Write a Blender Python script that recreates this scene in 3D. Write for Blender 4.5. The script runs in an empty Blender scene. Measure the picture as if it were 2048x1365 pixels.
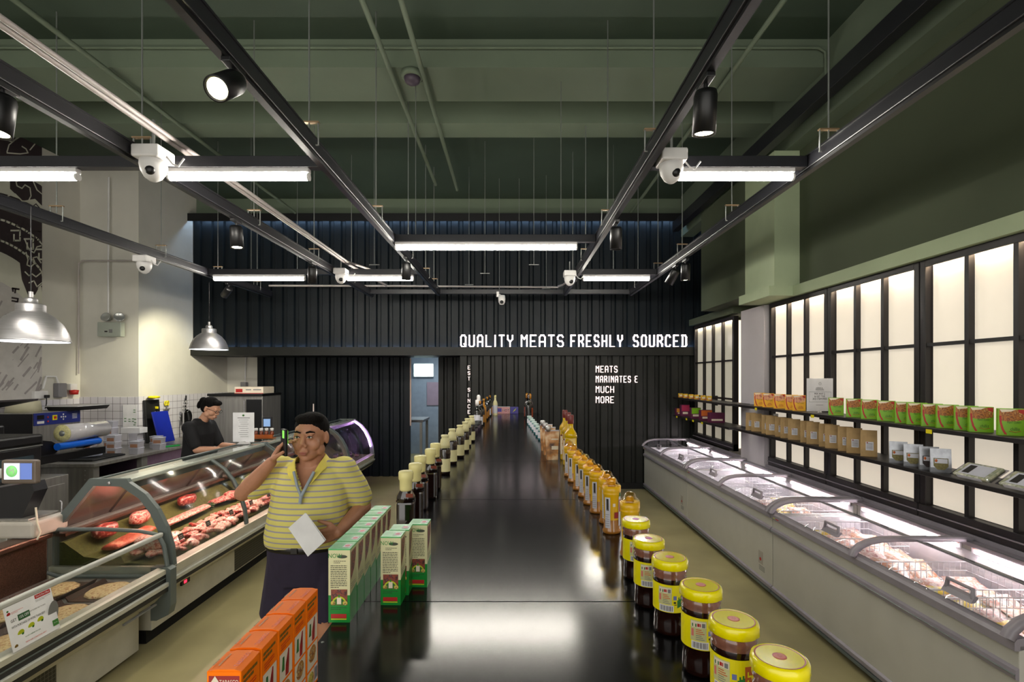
import bpy, bmesh, math, random
from mathutils import Vector, Matrix
random.seed(7)
sc = bpy.context.scene
COL = sc.collection
R = math.radians

# ------------------------------------------------------------------ camera, world, exposure
F = 1024.0                                   # focal length in pixels of the 2048 frame
cam = bpy.data.cameras.new('camera'); camo = bpy.data.objects.new('camera', cam); COL.objects.link(camo)
cam.sensor_width = 36.0; cam.lens = 36.0 * F / 2048.0
cam.shift_y = 0.0354; cam.shift_x = -0.0005
cam.clip_start = 0.05; cam.clip_end = 60
camo.location = (0, 0, 1.85); camo.rotation_euler = (R(90), 0, 0)
sc.camera = camo
w = bpy.data.worlds.new('world'); sc.world = w; w.use_nodes = True
w.node_tree.nodes['Background'].inputs[0].default_value = (1.0, 0.97, 0.90, 1)
w.node_tree.nodes['Background'].inputs[1].default_value = 1.3
sc.view_settings.view_transform = 'Standard'; sc.view_settings.look = 'None'
sc.view_settings.gamma = 1.0; sc.view_settings.use_curve_mapping = False
sc.view_settings.exposure = 0.8
TUBE = 68.0                                  # brightness of the ceiling tubes
try:
    sc.cycles.use_denoising = True; sc.cycles.max_bounces = 8; sc.cycles.transparent_max_bounces = 24
    sc.cycles.caustics_reflective = False; sc.cycles.caustics_refractive = False
    sc.cycles.sample_clamp_indirect = 4.0
except Exception: pass

# ------------------------------------------------------------------ materials
def lin(c):
    o = []
    for v in c[:3]:
        v = v / 255.0
        o.append(v / 12.92 if v <= 0.04045 else ((v + 0.055) / 1.055) ** 2.4)
    return (o[0], o[1], o[2], 1.0)
def mat(name, col, rough=0.5, metal=0.0, emit=None, es=0.0, var=0.06, scale=8.0, col2=None, ramp=None,
        bump=0.0, bscale=60.0, coat=0.0, trans=0.0, stretch=None, spec=0.5, alpha=1.0, ior=1.45):
    m = bpy.data.materials.new(name); m.use_nodes = True
    nt = m.node_tree; b = nt.nodes['Principled BSDF']
    b.inputs['Roughness'].default_value = rough; b.inputs['Metallic'].default_value = metal
    b.inputs['Coat Weight'].default_value = coat; b.inputs['Transmission Weight'].default_value = trans
    b.inputs['Specular IOR Level'].default_value = spec; b.inputs['IOR'].default_value = ior
    b.inputs['Alpha'].default_value = alpha
    tc = nt.nodes.new('ShaderNodeTexCoord'); mp = nt.nodes.new('ShaderNodeMapping')
    nt.links.new(tc.outputs['Object'], mp.inputs[0])
    if stretch: mp.inputs['Scale'].default_value = stretch
    n = nt.nodes.new('ShaderNodeTexNoise'); n.inputs['Scale'].default_value = scale; n.inputs['Detail'].default_value = 4
    nt.links.new(mp.outputs[0], n.inputs['Vector'])
    r = nt.nodes.new('ShaderNodeValToRGB'); nt.links.new(n.outputs['Fac'], r.inputs[0])
    c = lin(col)
    if ramp:
        els = r.color_ramp.elements
        els[0].position = ramp[0][0]; els[0].color = lin(ramp[0][1])
        els[1].position = ramp[-1][0]; els[1].color = lin(ramp[-1][1])
        for p, cc in ramp[1:-1]:
            e = els.new(p); e.color = lin(cc)
    else:
        c2 = lin(col2) if col2 else tuple(min(1, x * (1 + var)) for x in c[:3]) + (1,)
        c1 = c if col2 else tuple(x * (1 - var) for x in c[:3]) + (1,)
        r.color_ramp.elements[0].color = c1; r.color_ramp.elements[0].position = 0.35
        r.color_ramp.elements[1].color = c2; r.color_ramp.elements[1].position = 0.65
    nt.links.new(r.outputs[0], b.inputs['Base Color'])
    if emit:
        b.inputs['Emission Color'].default_value = lin(emit); b.inputs['Emission Strength'].default_value = es
    if bump:
        n2 = nt.nodes.new('ShaderNodeTexNoise'); n2.inputs['Scale'].default_value = bscale; n2.inputs['Detail'].default_value = 3
        nt.links.new(mp.outputs[0], n2.inputs['Vector'])
        bp = nt.nodes.new('ShaderNodeBump'); bp.inputs['Strength'].default_value = bump; bp.inputs['Distance'].default_value = 0.01
        nt.links.new(n2.outputs['Fac'], bp.inputs['Height']); nt.links.new(bp.outputs[0], b.inputs['Normal'])
    return m
def glass(name, tint=(235, 240, 238), refl=0.06, edge=0.35, gr=0.03):
    m = bpy.data.materials.new(name); m.use_nodes = True; nt = m.node_tree
    for n in list(nt.nodes):
        if n.type != 'OUTPUT_MATERIAL': nt.nodes.remove(n)
    out = [n for n in nt.nodes if n.type == 'OUTPUT_MATERIAL'][0]
    t = nt.nodes.new('ShaderNodeBsdfTransparent'); t.inputs[0].default_value = lin(tint)
    g = nt.nodes.new('ShaderNodeBsdfGlossy'); g.inputs['Roughness'].default_value = gr
    lw = nt.nodes.new('ShaderNodeLayerWeight'); lw.inputs[0].default_value = 0.25
    mr = nt.nodes.new('ShaderNodeMapRange'); mr.inputs['To Min'].default_value = refl; mr.inputs['To Max'].default_value = edge
    nt.links.new(lw.outputs['Facing'], mr.inputs[0])
    mx = nt.nodes.new('ShaderNodeMixShader')
    nt.links.new(mr.outputs[0], mx.inputs[0]); nt.links.new(t.outputs[0], mx.inputs[1]); nt.links.new(g.outputs[0], mx.inputs[2])
    nt.links.new(mx.outputs[0], out.inputs[0])
    return m
def grid_mat(name, col, line, ax, size, t, rough=0.3):
    """tiles: ax = two of X Y Z, size of a tile, t = joint share"""
    m = mat(name, col, rough, var=0.02); nt = m.node_tree; b = nt.nodes['Principled BSDF']
    tc = nt.nodes.new('ShaderNodeTexCoord'); sp = nt.nodes.new('ShaderNodeSeparateXYZ'); nt.links.new(tc.outputs['Object'], sp.inputs[0])
    prev = None
    for i, a in enumerate(ax):
        d = nt.nodes.new('ShaderNodeMath'); d.operation = 'DIVIDE'; d.inputs[1].default_value = size[i]; nt.links.new(sp.outputs[a], d.inputs[0])
        f = nt.nodes.new('ShaderNodeMath'); f.operation = 'FRACT'; nt.links.new(d.outputs[0], f.inputs[0])
        l = nt.nodes.new('ShaderNodeMath'); l.operation = 'LESS_THAN'; l.inputs[1].default_value = t; nt.links.new(f.outputs[0], l.inputs[0])
        if prev is None: prev = l
        else:
            mx = nt.nodes.new('ShaderNodeMath'); mx.operation = 'MAXIMUM'
            nt.links.new(prev.outputs[0], mx.inputs[0]); nt.links.new(l.outputs[0], mx.inputs[1]); prev = mx
    mc = nt.nodes.new('ShaderNodeMix'); mc.data_type = 'RGBA'
    nt.links.new(prev.outputs[0], mc.inputs[0])
    old = b.inputs['Base Color'].links[0].from_socket
    nt.links.new(old, mc.inputs[6]); mc.inputs[7].default_value = lin(line)
    nt.links.new(mc.outputs[2], b.inputs['Base Color'])
    return m
def emis(name, col, s):
    return mat(name, col, 0.5, emit=col, es=s, var=0.01)

# ------------------------------------------------------------------ mesh builder
_txt = {}
def text_geo(s, res=2):
    if s in _txt: return _txt[s]
    cu = bpy.data.curves.new('t', 'FONT'); cu.body = s; cu.size = 1.0; cu.resolution_u = res; cu.align_x = 'CENTER'; cu.align_y = 'CENTER'
    ob = bpy.data.objects.new('t', cu); COL.objects.link(ob)
    dg = bpy.context.evaluated_depsgraph_get(); me = ob.evaluated_get(dg).to_mesh()
    g = ([v.co.copy() for v in me.vertices], [tuple(p.vertices) for p in me.polygons])
    ob.evaluated_get(dg).to_mesh_clear(); bpy.data.objects.remove(ob); bpy.data.curves.remove(cu)
    _txt[s] = g; return g
# stencil letters on a 4 x 6 grid: polylines
GL = {
 'A': [((0,0),(0,5),(1,6),(3,6),(4,5),(4,0)), ((0,2.6),(4,2.6))], 'C': [((4,5),(3,6),(1,6),(0,5),(0,1),(1,0),(3,0),(4,1))],
 'D': [((0.7,0),(0.7,6)), ((0,6),(3,6),(4,5),(4,1),(3,0),(0,0))], 'E': [((4,6),(0,6),(0,0),(4,0)), ((0,3),(3,3))],
 'F': [((4,6),(0,6),(0,0)), ((0,3),(3,3))], 'H': [((0,0),(0,6)), ((4,0),(4,6)), ((0,3),(4,3))], 'I': [((0.45,0),(0.45,6))],
 'L': [((0,6),(0,0),(4,0))], 'M': [((0,0),(0,6),(2,4),(4,6),(4,0))], 'N': [((0,0),(0,6),(4,1.4)), ((4,6),(4,0))],
 'O': [((1,0),(0,1),(0,5),(1,6),(3,6),(4,5),(4,1),(3,0),(1,0))], 'Q': [((1,0),(0,1),(0,5),(1,6),(3,6),(4,5),(4,1),(3,0),(1,0)), ((2.6,1.6),(4.4,-0.4))],
 'R': [((0,0),(0,6),(3,6),(4,5),(4,4),(3,3),(0,3)), ((2,3),(4,1.4),(4,0))], 'S': [((4,5),(3,6),(1,6),(0,5),(0,4),(1,3),(3,3),(4,2),(4,1),(3,0),(1,0),(0,1))],
 'T': [((0,6),(4,6)), ((2,6),(2,0))], 'U': [((0,6),(0,1),(1,0),(3,0),(4,1),(4,6))], 'Y': [((0,6),(0,4),(2,2.6),(4,4),(4,6)), ((2,2.6),(2,0))],
 '&': [((4,6),(1,6),(0,5),(1,3.2),(3,3.2)), ((1,3.2),(0,2),(0,1),(1,0),(4,0))], ' ': []}
class MB:
    def __init__(s): s.v = []; s.f = []; s.m = []; s.s = []; s.mats = []
    def mi(s, m):
        if m not in s.mats: s.mats.append(m)
        return s.mats.index(m)
    def add(s, vs, fs, m, sm=False):
        o = len(s.v); s.v += [tuple(v) for v in vs]; i = s.mi(m)
        for f in fs: s.f.append(tuple(k + o for k in f)); s.m.append(i); s.s.append(sm)
        return s
    def box(s, x0, x1, y0, y1, z0, z1, m, bev=0.0, seg=2, M=None):
        if x0 > x1: x0, x1 = x1, x0
        if y0 > y1: y0, y1 = y1, y0
        if z0 > z1: z0, z1 = z1, z0
        if bev:
            bm = bmesh.new(); bmesh.ops.create_cube(bm, size=1)
            for v in bm.verts: v.co = Vector(((x0+x1)/2 + v.co.x*(x1-x0), (y0+y1)/2 + v.co.y*(y1-y0), (z0+z1)/2 + v.co.z*(z1-z0)))
            bmesh.ops.bevel(bm, geom=bm.edges[:], offset=bev, segments=seg, affect='EDGES', profile=0.5)
            bm.verts.index_update(); vs = [v.co.copy() for v in bm.verts]; fs = [tuple(v.index for v in f.verts) for f in bm.faces]; bm.free()
        else:
            vs = [Vector(p) for p in ((x0,y0,z0),(x1,y0,z0),(x1,y1,z0),(x0,y1,z0),(x0,y0,z1),(x1,y0,z1),(x1,y1,z1),(x0,y1,z1))]
            fs = [(0,3,2,1),(4,5,6,7),(0,1,5,4),(1,2,6,5),(2,3,7,6),(3,0,4,7)]
        if M is not None: vs = [M @ v for v in vs]
        return s.add(vs, fs, m, False)
    def tube(s, pts, r, m, n=8, M=None, closed=False, sm=True):
        pts = [Vector(p) for p in pts]; k = len(pts); rs = r if isinstance(r, (list, tuple)) else [r]*k
        vs = []; up0 = None
        for i, p in enumerate(pts):
            if closed: t = pts[(i+1) % k] - pts[i-1]
            elif i == 0: t = pts[1] - p
            elif i == k-1: t = p - pts[i-1]
            else: t = (pts[i+1]-p).normalized() + (p-pts[i-1]).normalized()
            if t.length < 1e-9: t = Vector((0,0,1))
            t.normalize()
            if up0 is None:
                a = Vector((0,0,1)) if abs(t.z) < 0.9 else Vector((1,0,0)); up0 = (a - t*a.dot(t)).normalized()
            else:
                up0 = up0 - t*up0.dot(t)
                if up0.length < 1e-6: up0 = Vector((1,0,0)) - t*t.x
                up0.normalize()
            b = t.cross(up0)
            for j in range(n):
                a = 2*math.pi*j/n; vs.append(p + (up0*math.cos(a) + b*math.sin(a))*rs[i])
        fs = []
        for i in range(k if closed else k-1):
            i2 = (i+1) % k
            for j in range(n): fs.append((i*n+j, i*n+(j+1)%n, i2*n+(j+1)%n, i2*n+j))
        if M is not None: vs = [M @ v for v in vs]
        s.add(vs, fs, m, sm)
        if not closed: s.add([vs[j] for j in range(n)], [tuple(range(n-1,-1,-1))], m); s.add(vs[-n:], [tuple(range(n))], m)
        return s
    def lathe(s, prof, m, c=(0,0,0), n=24, ms=None, M=None, sq=(1,1), sm=True, caps=True):
        k = len(prof); vs = []
        for r, z in prof:
            for j in range(n):
                a = 2*math.pi*j/n; vs.append(Vector((c[0]+r*sq[0]*math.cos(a), c[1]+r*sq[1]*math.sin(a), c[2]+z)))
        if M is not None: vs = [M @ v for v in vs]
        for i in range(k-1):
            mm = ms[i] if ms else m; i0 = s.mi(mm)
        o = len(s.v); s.v += [tuple(v) for v in vs]
        for i in range(k-1):
            i0 = s.mi(ms[i] if ms else m)
            for j in range(n):
                s.f.append((o+i*n+j, o+i*n+(j+1)%n, o+(i+1)*n+(j+1)%n, o+(i+1)*n+j)); s.m.append(i0); s.s.append(sm)
        if caps and prof[0][0] > 1e-5: s.f.append(tuple(o+j for j in range(n-1,-1,-1))); s.m.append(s.mi(ms[0] if ms else m)); s.s.append(False)
        if caps and prof[-1][0] > 1e-5: s.f.append(tuple(o+(k-1)*n+j for j in range(n))); s.m.append(s.mi(ms[-1] if ms else m)); s.s.append(False)
        return s
    def prism(s, poly, ax, a0, a1, m, sm=False, M=None):
        n = len(poly)
        def P(p, a):
            return Vector((p[0], a, p[1])) if ax == 'y' else (Vector((a, p[0], p[1])) if ax == 'x' else Vector((p[0], p[1], a)))
        vs = [P(p, a0) for p in poly] + [P(p, a1) for p in poly]
        if M is not None: vs = [M @ v for v in vs]
        s.add(vs, [tuple(range(n)), tuple(range(2*n-1, n-1, -1))], m, False)
        return s.add(vs, [(i, i+n, (i+1)%n+n, (i+1)%n) for i in range(n)], m, sm)
    def strip(s, line, ax, a0, a1, t, m, sm=True):
        """open 2D line extruded, thickness t"""
        L = [Vector((p[0], p[1])) for p in line]; off = []
        for i, p in enumerate(L):
            d = (L[min(i+1, len(L)-1)] - L[max(i-1, 0)]).normalized(); off.append(p + Vector((-d.y, d.x))*t)
        k = len(L)
        def P(p, a):
            return Vector((p[0], a, p[1])) if ax == 'y' else (Vector((a, p[0], p[1])) if ax == 'x' else Vector((p[0], p[1], a)))
        vs = []
        for p, q in zip(L, off): vs += [P(p, a0), P(p, a1), P(q, a1), P(q, a0)]
        fs = []
        for i in range(k-1):
            for j in range(4): fs.append((i*4+j, i*4+(j+1)%4, i*4+4+(j+1)%4, i*4+4+j))
        s.add(vs, fs, m, sm)
        return s.add(vs[:4] + vs[-4:], [(3,2,1,0), (4,5,6,7)], m)
    def quad(s, a, b, c, d, m): return s.add([a, b, c, d], [(0,1,2,3)], m)
    def ell(s, c, r, m, n=14, M=None):
        vs = []; fs = []; k = max(6, n//2+1)
        for i in range(k+1):
            th = math.pi*i/k
            for j in range(n):
                ph = 2*math.pi*j/n; vs.append(Vector((c[0]+r[0]*math.sin(th)*math.cos(ph), c[1]+r[1]*math.sin(th)*math.sin(ph), c[2]+r[2]*math.cos(th))))
        for i in range(k):
            for j in range(n): fs.append((i*n+j, (i+1)*n+j, (i+1)*n+(j+1)%n, i*n+(j+1)%n))
        if M is not None: vs = [M @ v for v in vs]
        return s.add(vs, fs, m, True)
    def text(s, st, size, m, o, ux=(1,0,0), uy=(0,0,1), sx=1.0):
        vs, fs = text_geo(st); o = Vector(o); ux = Vector(ux); uy = Vector(uy)
        return s.add([o + ux*(v.x*size*sx) + uy*(v.y*size) for v in vs], fs, m)
    def letters(s, st, x, y, z, h, m, d=0.02, t=0.9, gap=1.8, adv=4.0, wfac=1.0):
        u = h/6.0; cx = x
        for ch in st:
            if ch == ' ': cx += u*4.4*wfac; continue
            for pl in GL[ch]:
                for (a, b), (a2, b2) in zip(pl, pl[1:]):
                    p = Vector((cx + a*u*wfac, z + b*u)); q = Vector((cx + a2*u*wfac, z + b2*u)); dd = (q-p)
                    if dd.length < 1e-9: continue
                    dd.normalize(); nn = Vector((-dd.y, dd.x))*t*u/2; e = dd*t*u*0.35
                    s.prism([tuple(p-e-nn), tuple(q+e-nn), tuple(q+e+nn), tuple(p-e+nn)], 'y', y, y-d, m)
            cx += u*(4.0*wfac + gap) if ch != 'I' else u*(0.9*wfac + gap)
        return cx
    def build(s, name, parent=None, loc=None, rz=None):
        me = bpy.data.meshes.new(name); me.from_pydata(s.v, [], s.f)
        for m in s.mats: me.materials.append(m)
        me.polygons.foreach_set('material_index', s.m); me.polygons.foreach_set('use_smooth', s.s); me.update()
        bm = bmesh.new(); bm.from_mesh(me); bmesh.ops.recalc_face_normals(bm, faces=bm.faces[:]); bm.to_mesh(me); bm.free()
        o = bpy.data.objects.new(name, me); COL.objects.link(o)
        if parent is not None: o.parent = parent
        if loc is not None: o.location = loc
        if rz is not None: o.rotation_euler = (0, 0, rz)
        return o
def tag(o, label=None, cat=None, group=None, kind=None):
    if label: o['label'] = label
    if cat: o['category'] = cat
    if group: o['group'] = group
    if kind: o['kind'] = kind
    return o
def thing(name, loc, label, cat, group=None, rz=0.0):
    o = bpy.data.objects.new(name, None); COL.objects.link(o); o.empty_display_size = 0.05
    o.location = loc; o.rotation_euler = (0, 0, rz); return tag(o, label, cat, group)
def struct(o, label, cat=None):
    return tag(o, label, cat or o.name.split('_')[0], None, 'structure')
def dup(root, loc, rz=None, label=None, group=None):
    kids = {}
    for o in COL.objects:
        if o.parent is not None: kids.setdefault(o.parent, []).append(o)
    def cp(o, par):
        c = o.copy(); COL.objects.link(c); c.parent = par
        for k in kids.get(o, []): cp(k, c)
        return c
    r = cp(root, root.parent); r.location = loc
    if rz is not None: r.rotation_euler = (0, 0, rz)
    if label: r['label'] = label
    if group: r['group'] = group
    return r
ORD = ['first','second','third','fourth','fifth','sixth','seventh','eighth','ninth','tenth','eleventh','twelfth','thirteenth','fourteenth','fifteenth','sixteenth']

# ------------------------------------------------------------------ palette
m_green = mat('green_ceiling_paint', (56, 70, 57), 0.75, var=0.05, scale=2)
m_beam = mat('pale_green_beam_paint', (98, 110, 92), 0.75, var=0.05, scale=2)
m_gwall = mat('olive_green_wall_paint', (74, 82, 62), 0.8, var=0.05, scale=1.5)
m_ledge = mat('pale_green_ledge_paint', (165, 178, 145), 0.7, var=0.05, scale=3)
m_white = mat('off_white_wall_paint', (205, 202, 192), 0.8, var=0.03, scale=3)
m_offw = mat('lilac_white_wall_paint', (196, 190, 194), 0.7, var=0.03, scale=3)
m_cont = mat('dark_container_steel', (28, 29, 27), 0.5, spec=0.3, var=0.12, scale=3, bump=0.1, bscale=25)
m_contb = mat('blue_black_container_steel', (14, 21, 26), 0.5, spec=0.25, var=0.12, scale=3, bump=0.1, bscale=25)
m_black = mat('black_satin', (13, 13, 15), 0.4, var=0.1)
m_frame = mat('black_brown_window_frame', (24, 20, 21), 0.45, var=0.1)
m_rail = mat('dark_grey_rail_paint', (32, 32, 37), 0.35, var=0.1)
m_cond = mat('pale_conduit', (176, 168, 165), 0.45, var=0.05)
m_rod = mat('zinc_rod', (135, 138, 135), 0.4, metal=0.6)
m_brass = mat('brassy_clip', (150, 125, 95), 0.4, metal=0.5)
m_steel = mat('stainless_steel', (158, 155, 150), 0.32, metal=0.6, scale=30, stretch=(1, 1, 0.05), var=0.12)
m_alu = mat('brushed_aluminium', (190, 188, 190), 0.42, metal=0.9, scale=40, stretch=(0.2, 0.2, 6), var=0.1)
m_wplast = mat('white_plastic', (215, 213, 212), 0.4)
m_gplast = mat('grey_plastic', (120, 118, 122), 0.45)
m_cream = mat('cream_enamel', (192, 188, 172), 0.35)
m_greyframe = mat('grey_green_cheek_plastic', (92, 100, 98), 0.38, scale=5)
m_lilacgrey = mat('lilac_grey_freezer_frame', (138, 132, 140), 0.4)
m_glass = glass('clear_glass', (240, 243, 242), 0.03, 0.22)
m_glasscool = glass('counter_glass', (238, 240, 238), 0.03, 0.2, 0.14)
m_clearpl = glass('clear_plastic', (215, 215, 222), 0.12, 0.5)
m_dark = mat('dark_gap', (8, 8, 9), 0.7)
m_yellow = mat('yellow_tag', (225, 210, 20), 0.5)
m_red = mat('red_print', (170, 30, 25), 0.5)
m_print = mat('dark_print', (45, 42, 40), 0.6)
m_pgrey = mat('grey_print', (120, 120, 118), 0.6)
m_paper = mat('white_paper', (225, 224, 226), 0.7)
m_skin = mat('skin_tan', (176, 124, 96), 0.5, var=0.08, scale=18)
m_tube = emis('white_tube_light', (255, 249, 236), TUBE)
m_warm = emis('warm_spot_lens', (255, 244, 190), 30.0)
# ------------------------------------------------------------------ the room
YB = 8.5; YL = 9.53; XL = -5.31; XM = -6.14; CE = 4.85
m_floor = mat('polished_olive_concrete', (150, 141, 104), 0.34, var=0.14, scale=1.6, bump=0.03, bscale=3, spec=0.4)
def sbox(name, lab, x0, x1, y0, y1, z0, z1, m, cat=None):
    return struct(MB().box(x0, x1, y0, y1, z0, z1, m).build(name), lab, cat)
sbox('floor', 'polished olive grey concrete floor', -7, 4.2, -3, 13, -0.1, 0, m_floor)
sbox('ceiling', 'dark green painted ceiling slab', -7, 4.2, -3, 13, CE, CE+0.1, m_green)
sbox('ceiling_beam', 'pale green crossing beam nearer the camera', XM, 2.8, 4.54, 5.10, 4.60, CE, m_beam, 'beam')
sbox('ceiling_beam', 'pale green crossing beam farther back', XM, 2.8, 5.54, 5.87, 4.60, CE, m_beam, 'beam')
sbox('ceiling_beam', 'green beam running along the right wall', 2.80, 3.0, -3, YB, 4.18, CE, m_beam, 'beam')
# left walls
m_tile = grid_mat('white_wall_tiles_left', (205, 202, 208), (95, 92, 95), 'YZ', (0.105, 0.105), 0.05)
m_tilef = grid_mat('white_wall_tiles_front', (205, 202, 208), (95, 92, 95), 'XZ', (0.105, 0.105), 0.05)
sbox('wall_left', 'white painted mural wall at the left', XM-0.1, XM, -3, 7.27, 0, CE, m_white)
struct(MB().box(XM, XM+0.012, 3, 7.255, 0, 1.55, m_tile).build('trim_1'), 'white square tiles below the mural')
mb = MB().box(XM-0.1, XL, 7.27, 10.2, 0, CE, m_white)
struct(mb.build('wall_left_block'), 'white wall block stepping out beside the mural wall', 'wall')
struct(MB().box(XM, XL, 7.258, 7.27, 0, 1.57, m_tilef).box(XL, XL+0.012, 7.258, YL, 0, 1.575, m_tile).build('trim_2'), 'white square tiles around the wall block')
sbox('wall_back_upper', 'pale grey wall strip above the dark panelling', XL, 3.5, YB+0.1, YB+0.2, 4.5, CE, m_beam, 'wall')
# right walls
sbox('wall_right', 'olive green upper right wall', 2.95, 3.1, -3, 5.9, 2.79, CE, m_gwall)
sbox('wall_right_lower', 'pale wall behind the lit window panels', 3.03, 3.12, -3, 5.9, 0, 2.79, m_offw, 'wall')
sbox('trim_3', 'pale green ledge above the window panels', 2.88, 3.05, -3, 5.26, 2.685, 2.79, m_ledge)
sbox('trim_4', 'pale green ledge around the pillar', 2.64, 3.4, 5.262, 5.97, 2.69, 2.79, m_ledge)
sbox('trim_5', 'dark green ledge above the far window panels', 2.93, 3.4, 6.8, YB, 2.70, 2.80, m_gwall)
struct(MB().box(2.69, 3.4, 5.26, 5.92, 2.79, 4.18, m_ledge).box(2.69, 3.4, 5.92, 7.3, 2.79, 4.18, m_gwall).build('pillar'), 'pale green pillar on the right wall', 'pillar')
sbox('wall_right_far', 'green wall beside the far window panels', 3.4, 3.5, 5.9, 10, 0, CE, m_gwall, 'wall')
sbox('wall_right_panel', 'lilac white wall panel between the window groups', 2.90, 3.38, 5.90, 6.5, 0, 2.685, m_offw, 'wall')

def corrug(name, lab, x0, x1, y, z0, z1, m, period=0.195, d=0.035, cat='wall'):
    pts = []; x = x0; pts.append((x, y))
    while x < x1 - 0.02:
        for dx, dy in ((period*0.55, 0), (period*0.65, d), (period*0.9, d), (period, 0)):
            if x + dx < x1: pts.append((x+dx, y+dy))
        x += period
    pts.append((x1, y)); poly = pts + [(x1, y+0.08), (x0, y+0.08)]
    return struct(MB().prism(poly, 'z', z0, z1, m).build(name), lab, cat)
corrug('wall_back', 'blue black corrugated steel wall, upper part', XL+0.01, 3.39, YB, 2.35, 4.51, m_contb)
corrug('wall_back_lower', 'dark corrugated steel wall with the white lettering', -0.87, 3.39, YB, 0.0, 2.21, m_cont)
corrug('wall_back_recess', 'dark corrugated steel wall set back at the left', -4.75, -1.91, YL, 0.0, 2.22, m_contb)
sbox('wall_back_white', 'white wall at the left end of the recess', XL, -4.75, YL, YL+0.08, 0.0, 2.22, m_white, 'wall')
corrug('wall_back_jamb', 'dark steel panel right of the doorway', -1.38, -0.87, YL, 0.0, 2.22, m_cont, period=0.17)
struct(MB().box(-0.87, -0.80, YB+0.03, YL+0.08, 0, 2.2, m_cont).build('wall_back_return'), 'dark steel return wall beside the doorway', 'wall')
sbox('trim_6', 'black steel beam across the back wall', XL, 3.39, YB-0.06, YB+0.08, 2.21, 2.35, m_cont)
struct(MB().box(XL, 3.39, YB-0.14, YB-0.125, 4.405, 4.53, m_black).box(XL, 3.39, YB-0.125, YB+0.1, 4.515, 4.53, m_black).build('trim_7'), 'black steel header above the corrugated wall', 'trim')
sbox('ceiling_recess', 'dark soffit over the recess', XL, -0.8, YB+0.08, YL+0.1, 2.22, 2.30, m_contb, 'ceiling')
sbox('trim_8', 'dark plinth below the lettered wall', -0.87, 3.39, YB-0.03, YB, 0, 0.10, m_dark)
# doorway room
m_room = mat('pale_blue_back_room_paint', (150, 158, 168), 0.7)
struct(MB().box(-2.6, -2.52, YL+0.1, 12.4, 0, 2.6, m_room).box(-1.0, -0.92, YL+0.1, 12.4, 0, 2.6, m_room)
       .box(-2.6, -0.92, 12.4, 12.5, 0, 2.6, m_room).box(-2.6, -0.92, YL+0.1, 12.5, 2.5, 2.6, m_room).build('wall_back_room'), 'pale blue walls of the back room', 'wall')
t = thing('wall_light_box', (-2.14, 12.3, 2.02), 'bright white lit box on the back room wall, seen through the doorway', 'light')
MB().box(-0.24, 0.24, 0.02, 0.06, -0.16, 0.16, m_wplast).build('housing', t)
MB().box(-0.22, 0.22, 0.0, 0.02, -0.14, 0.14, emis('lit_box_face', (225, 255, 250), 4.0)).build('lit_face', t)
t = thing('wall_notice', (-1.87, 12.38, 1.45), 'pinkish notice sheet on the back room wall', 'notice')
MB().box(-0.2, 0.2, -0.004, 0, -0.28, 0.28, mat('pinkish_paper', (158, 135, 145), 0.7)).build('sheet', t)
t = thing('work_table', (-2.0, 10.6, 0), 'pale table standing in the back room beyond the doorway', 'table')
MB().box(-0.5, 0.22, -0.4, 0.4, 0.95, 1.0, m_gplast, 0.008).build('tabletop', t)
for dx, dy in ((-0.45, -0.35), (0.17, -0.35), (-0.45, 0.35), (0.17, 0.35)): MB().box(dx-0.025, dx+0.025, dy-0.025, dy+0.025, 0, 0.95, m_steel).build('leg', t)
tag(MB().lathe([(0.01, 0), (0.10, 0.0), (0.12, 0.30), (0.115, 0.30), (0.09, 0.02)], m_yellow, n=16).build('bucket', None, (-1.62, 9.95, 0)), 'yellow bucket on the floor in the doorway', 'bucket')
t = thing('door_bumper_strip', (-1.89, YL-0.03, 0), 'thin pale vertical strip on the left side of the doorway', 'strip')
MB().box(-0.012, 0.012, -0.012, 0.0, 0.95, 2.2, mat('pale_pink_strip', (190, 165, 150), 0.5)).build('strip_face', t)
l = bpy.data.lights.new('back_room_lamp', 'AREA'); l.energy = 14; l.size = 0.6; l.color = (0.8, 0.92, 1)
o = bpy.data.objects.new('back_room_lamp', l); COL.objects.link(o); o.location = (-1.6, 11.3, 2.45)
# led strips on the corrugated wall
for nm, lab, y, z, c, e in (('led_strip', 'cool led strip tucked under the top header of the dark wall', YB-0.075, 4.46, (160, 195, 235), 24.0),
                            ('led_strip', 'cool led strip lying on the beam at the foot of the upper dark wall', YB-0.02, 2.3508, (130, 165, 210), 14.0)):
    tag(MB().box(XL+0.06, 3.3, y-0.008, y+0.008, z-0.0006 if z < 3 else z-0.005, z+0.0006 if z < 3 else z+0.005, emis(nm+'_glow', c, e)).build(nm), lab, 'light strip')
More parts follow.
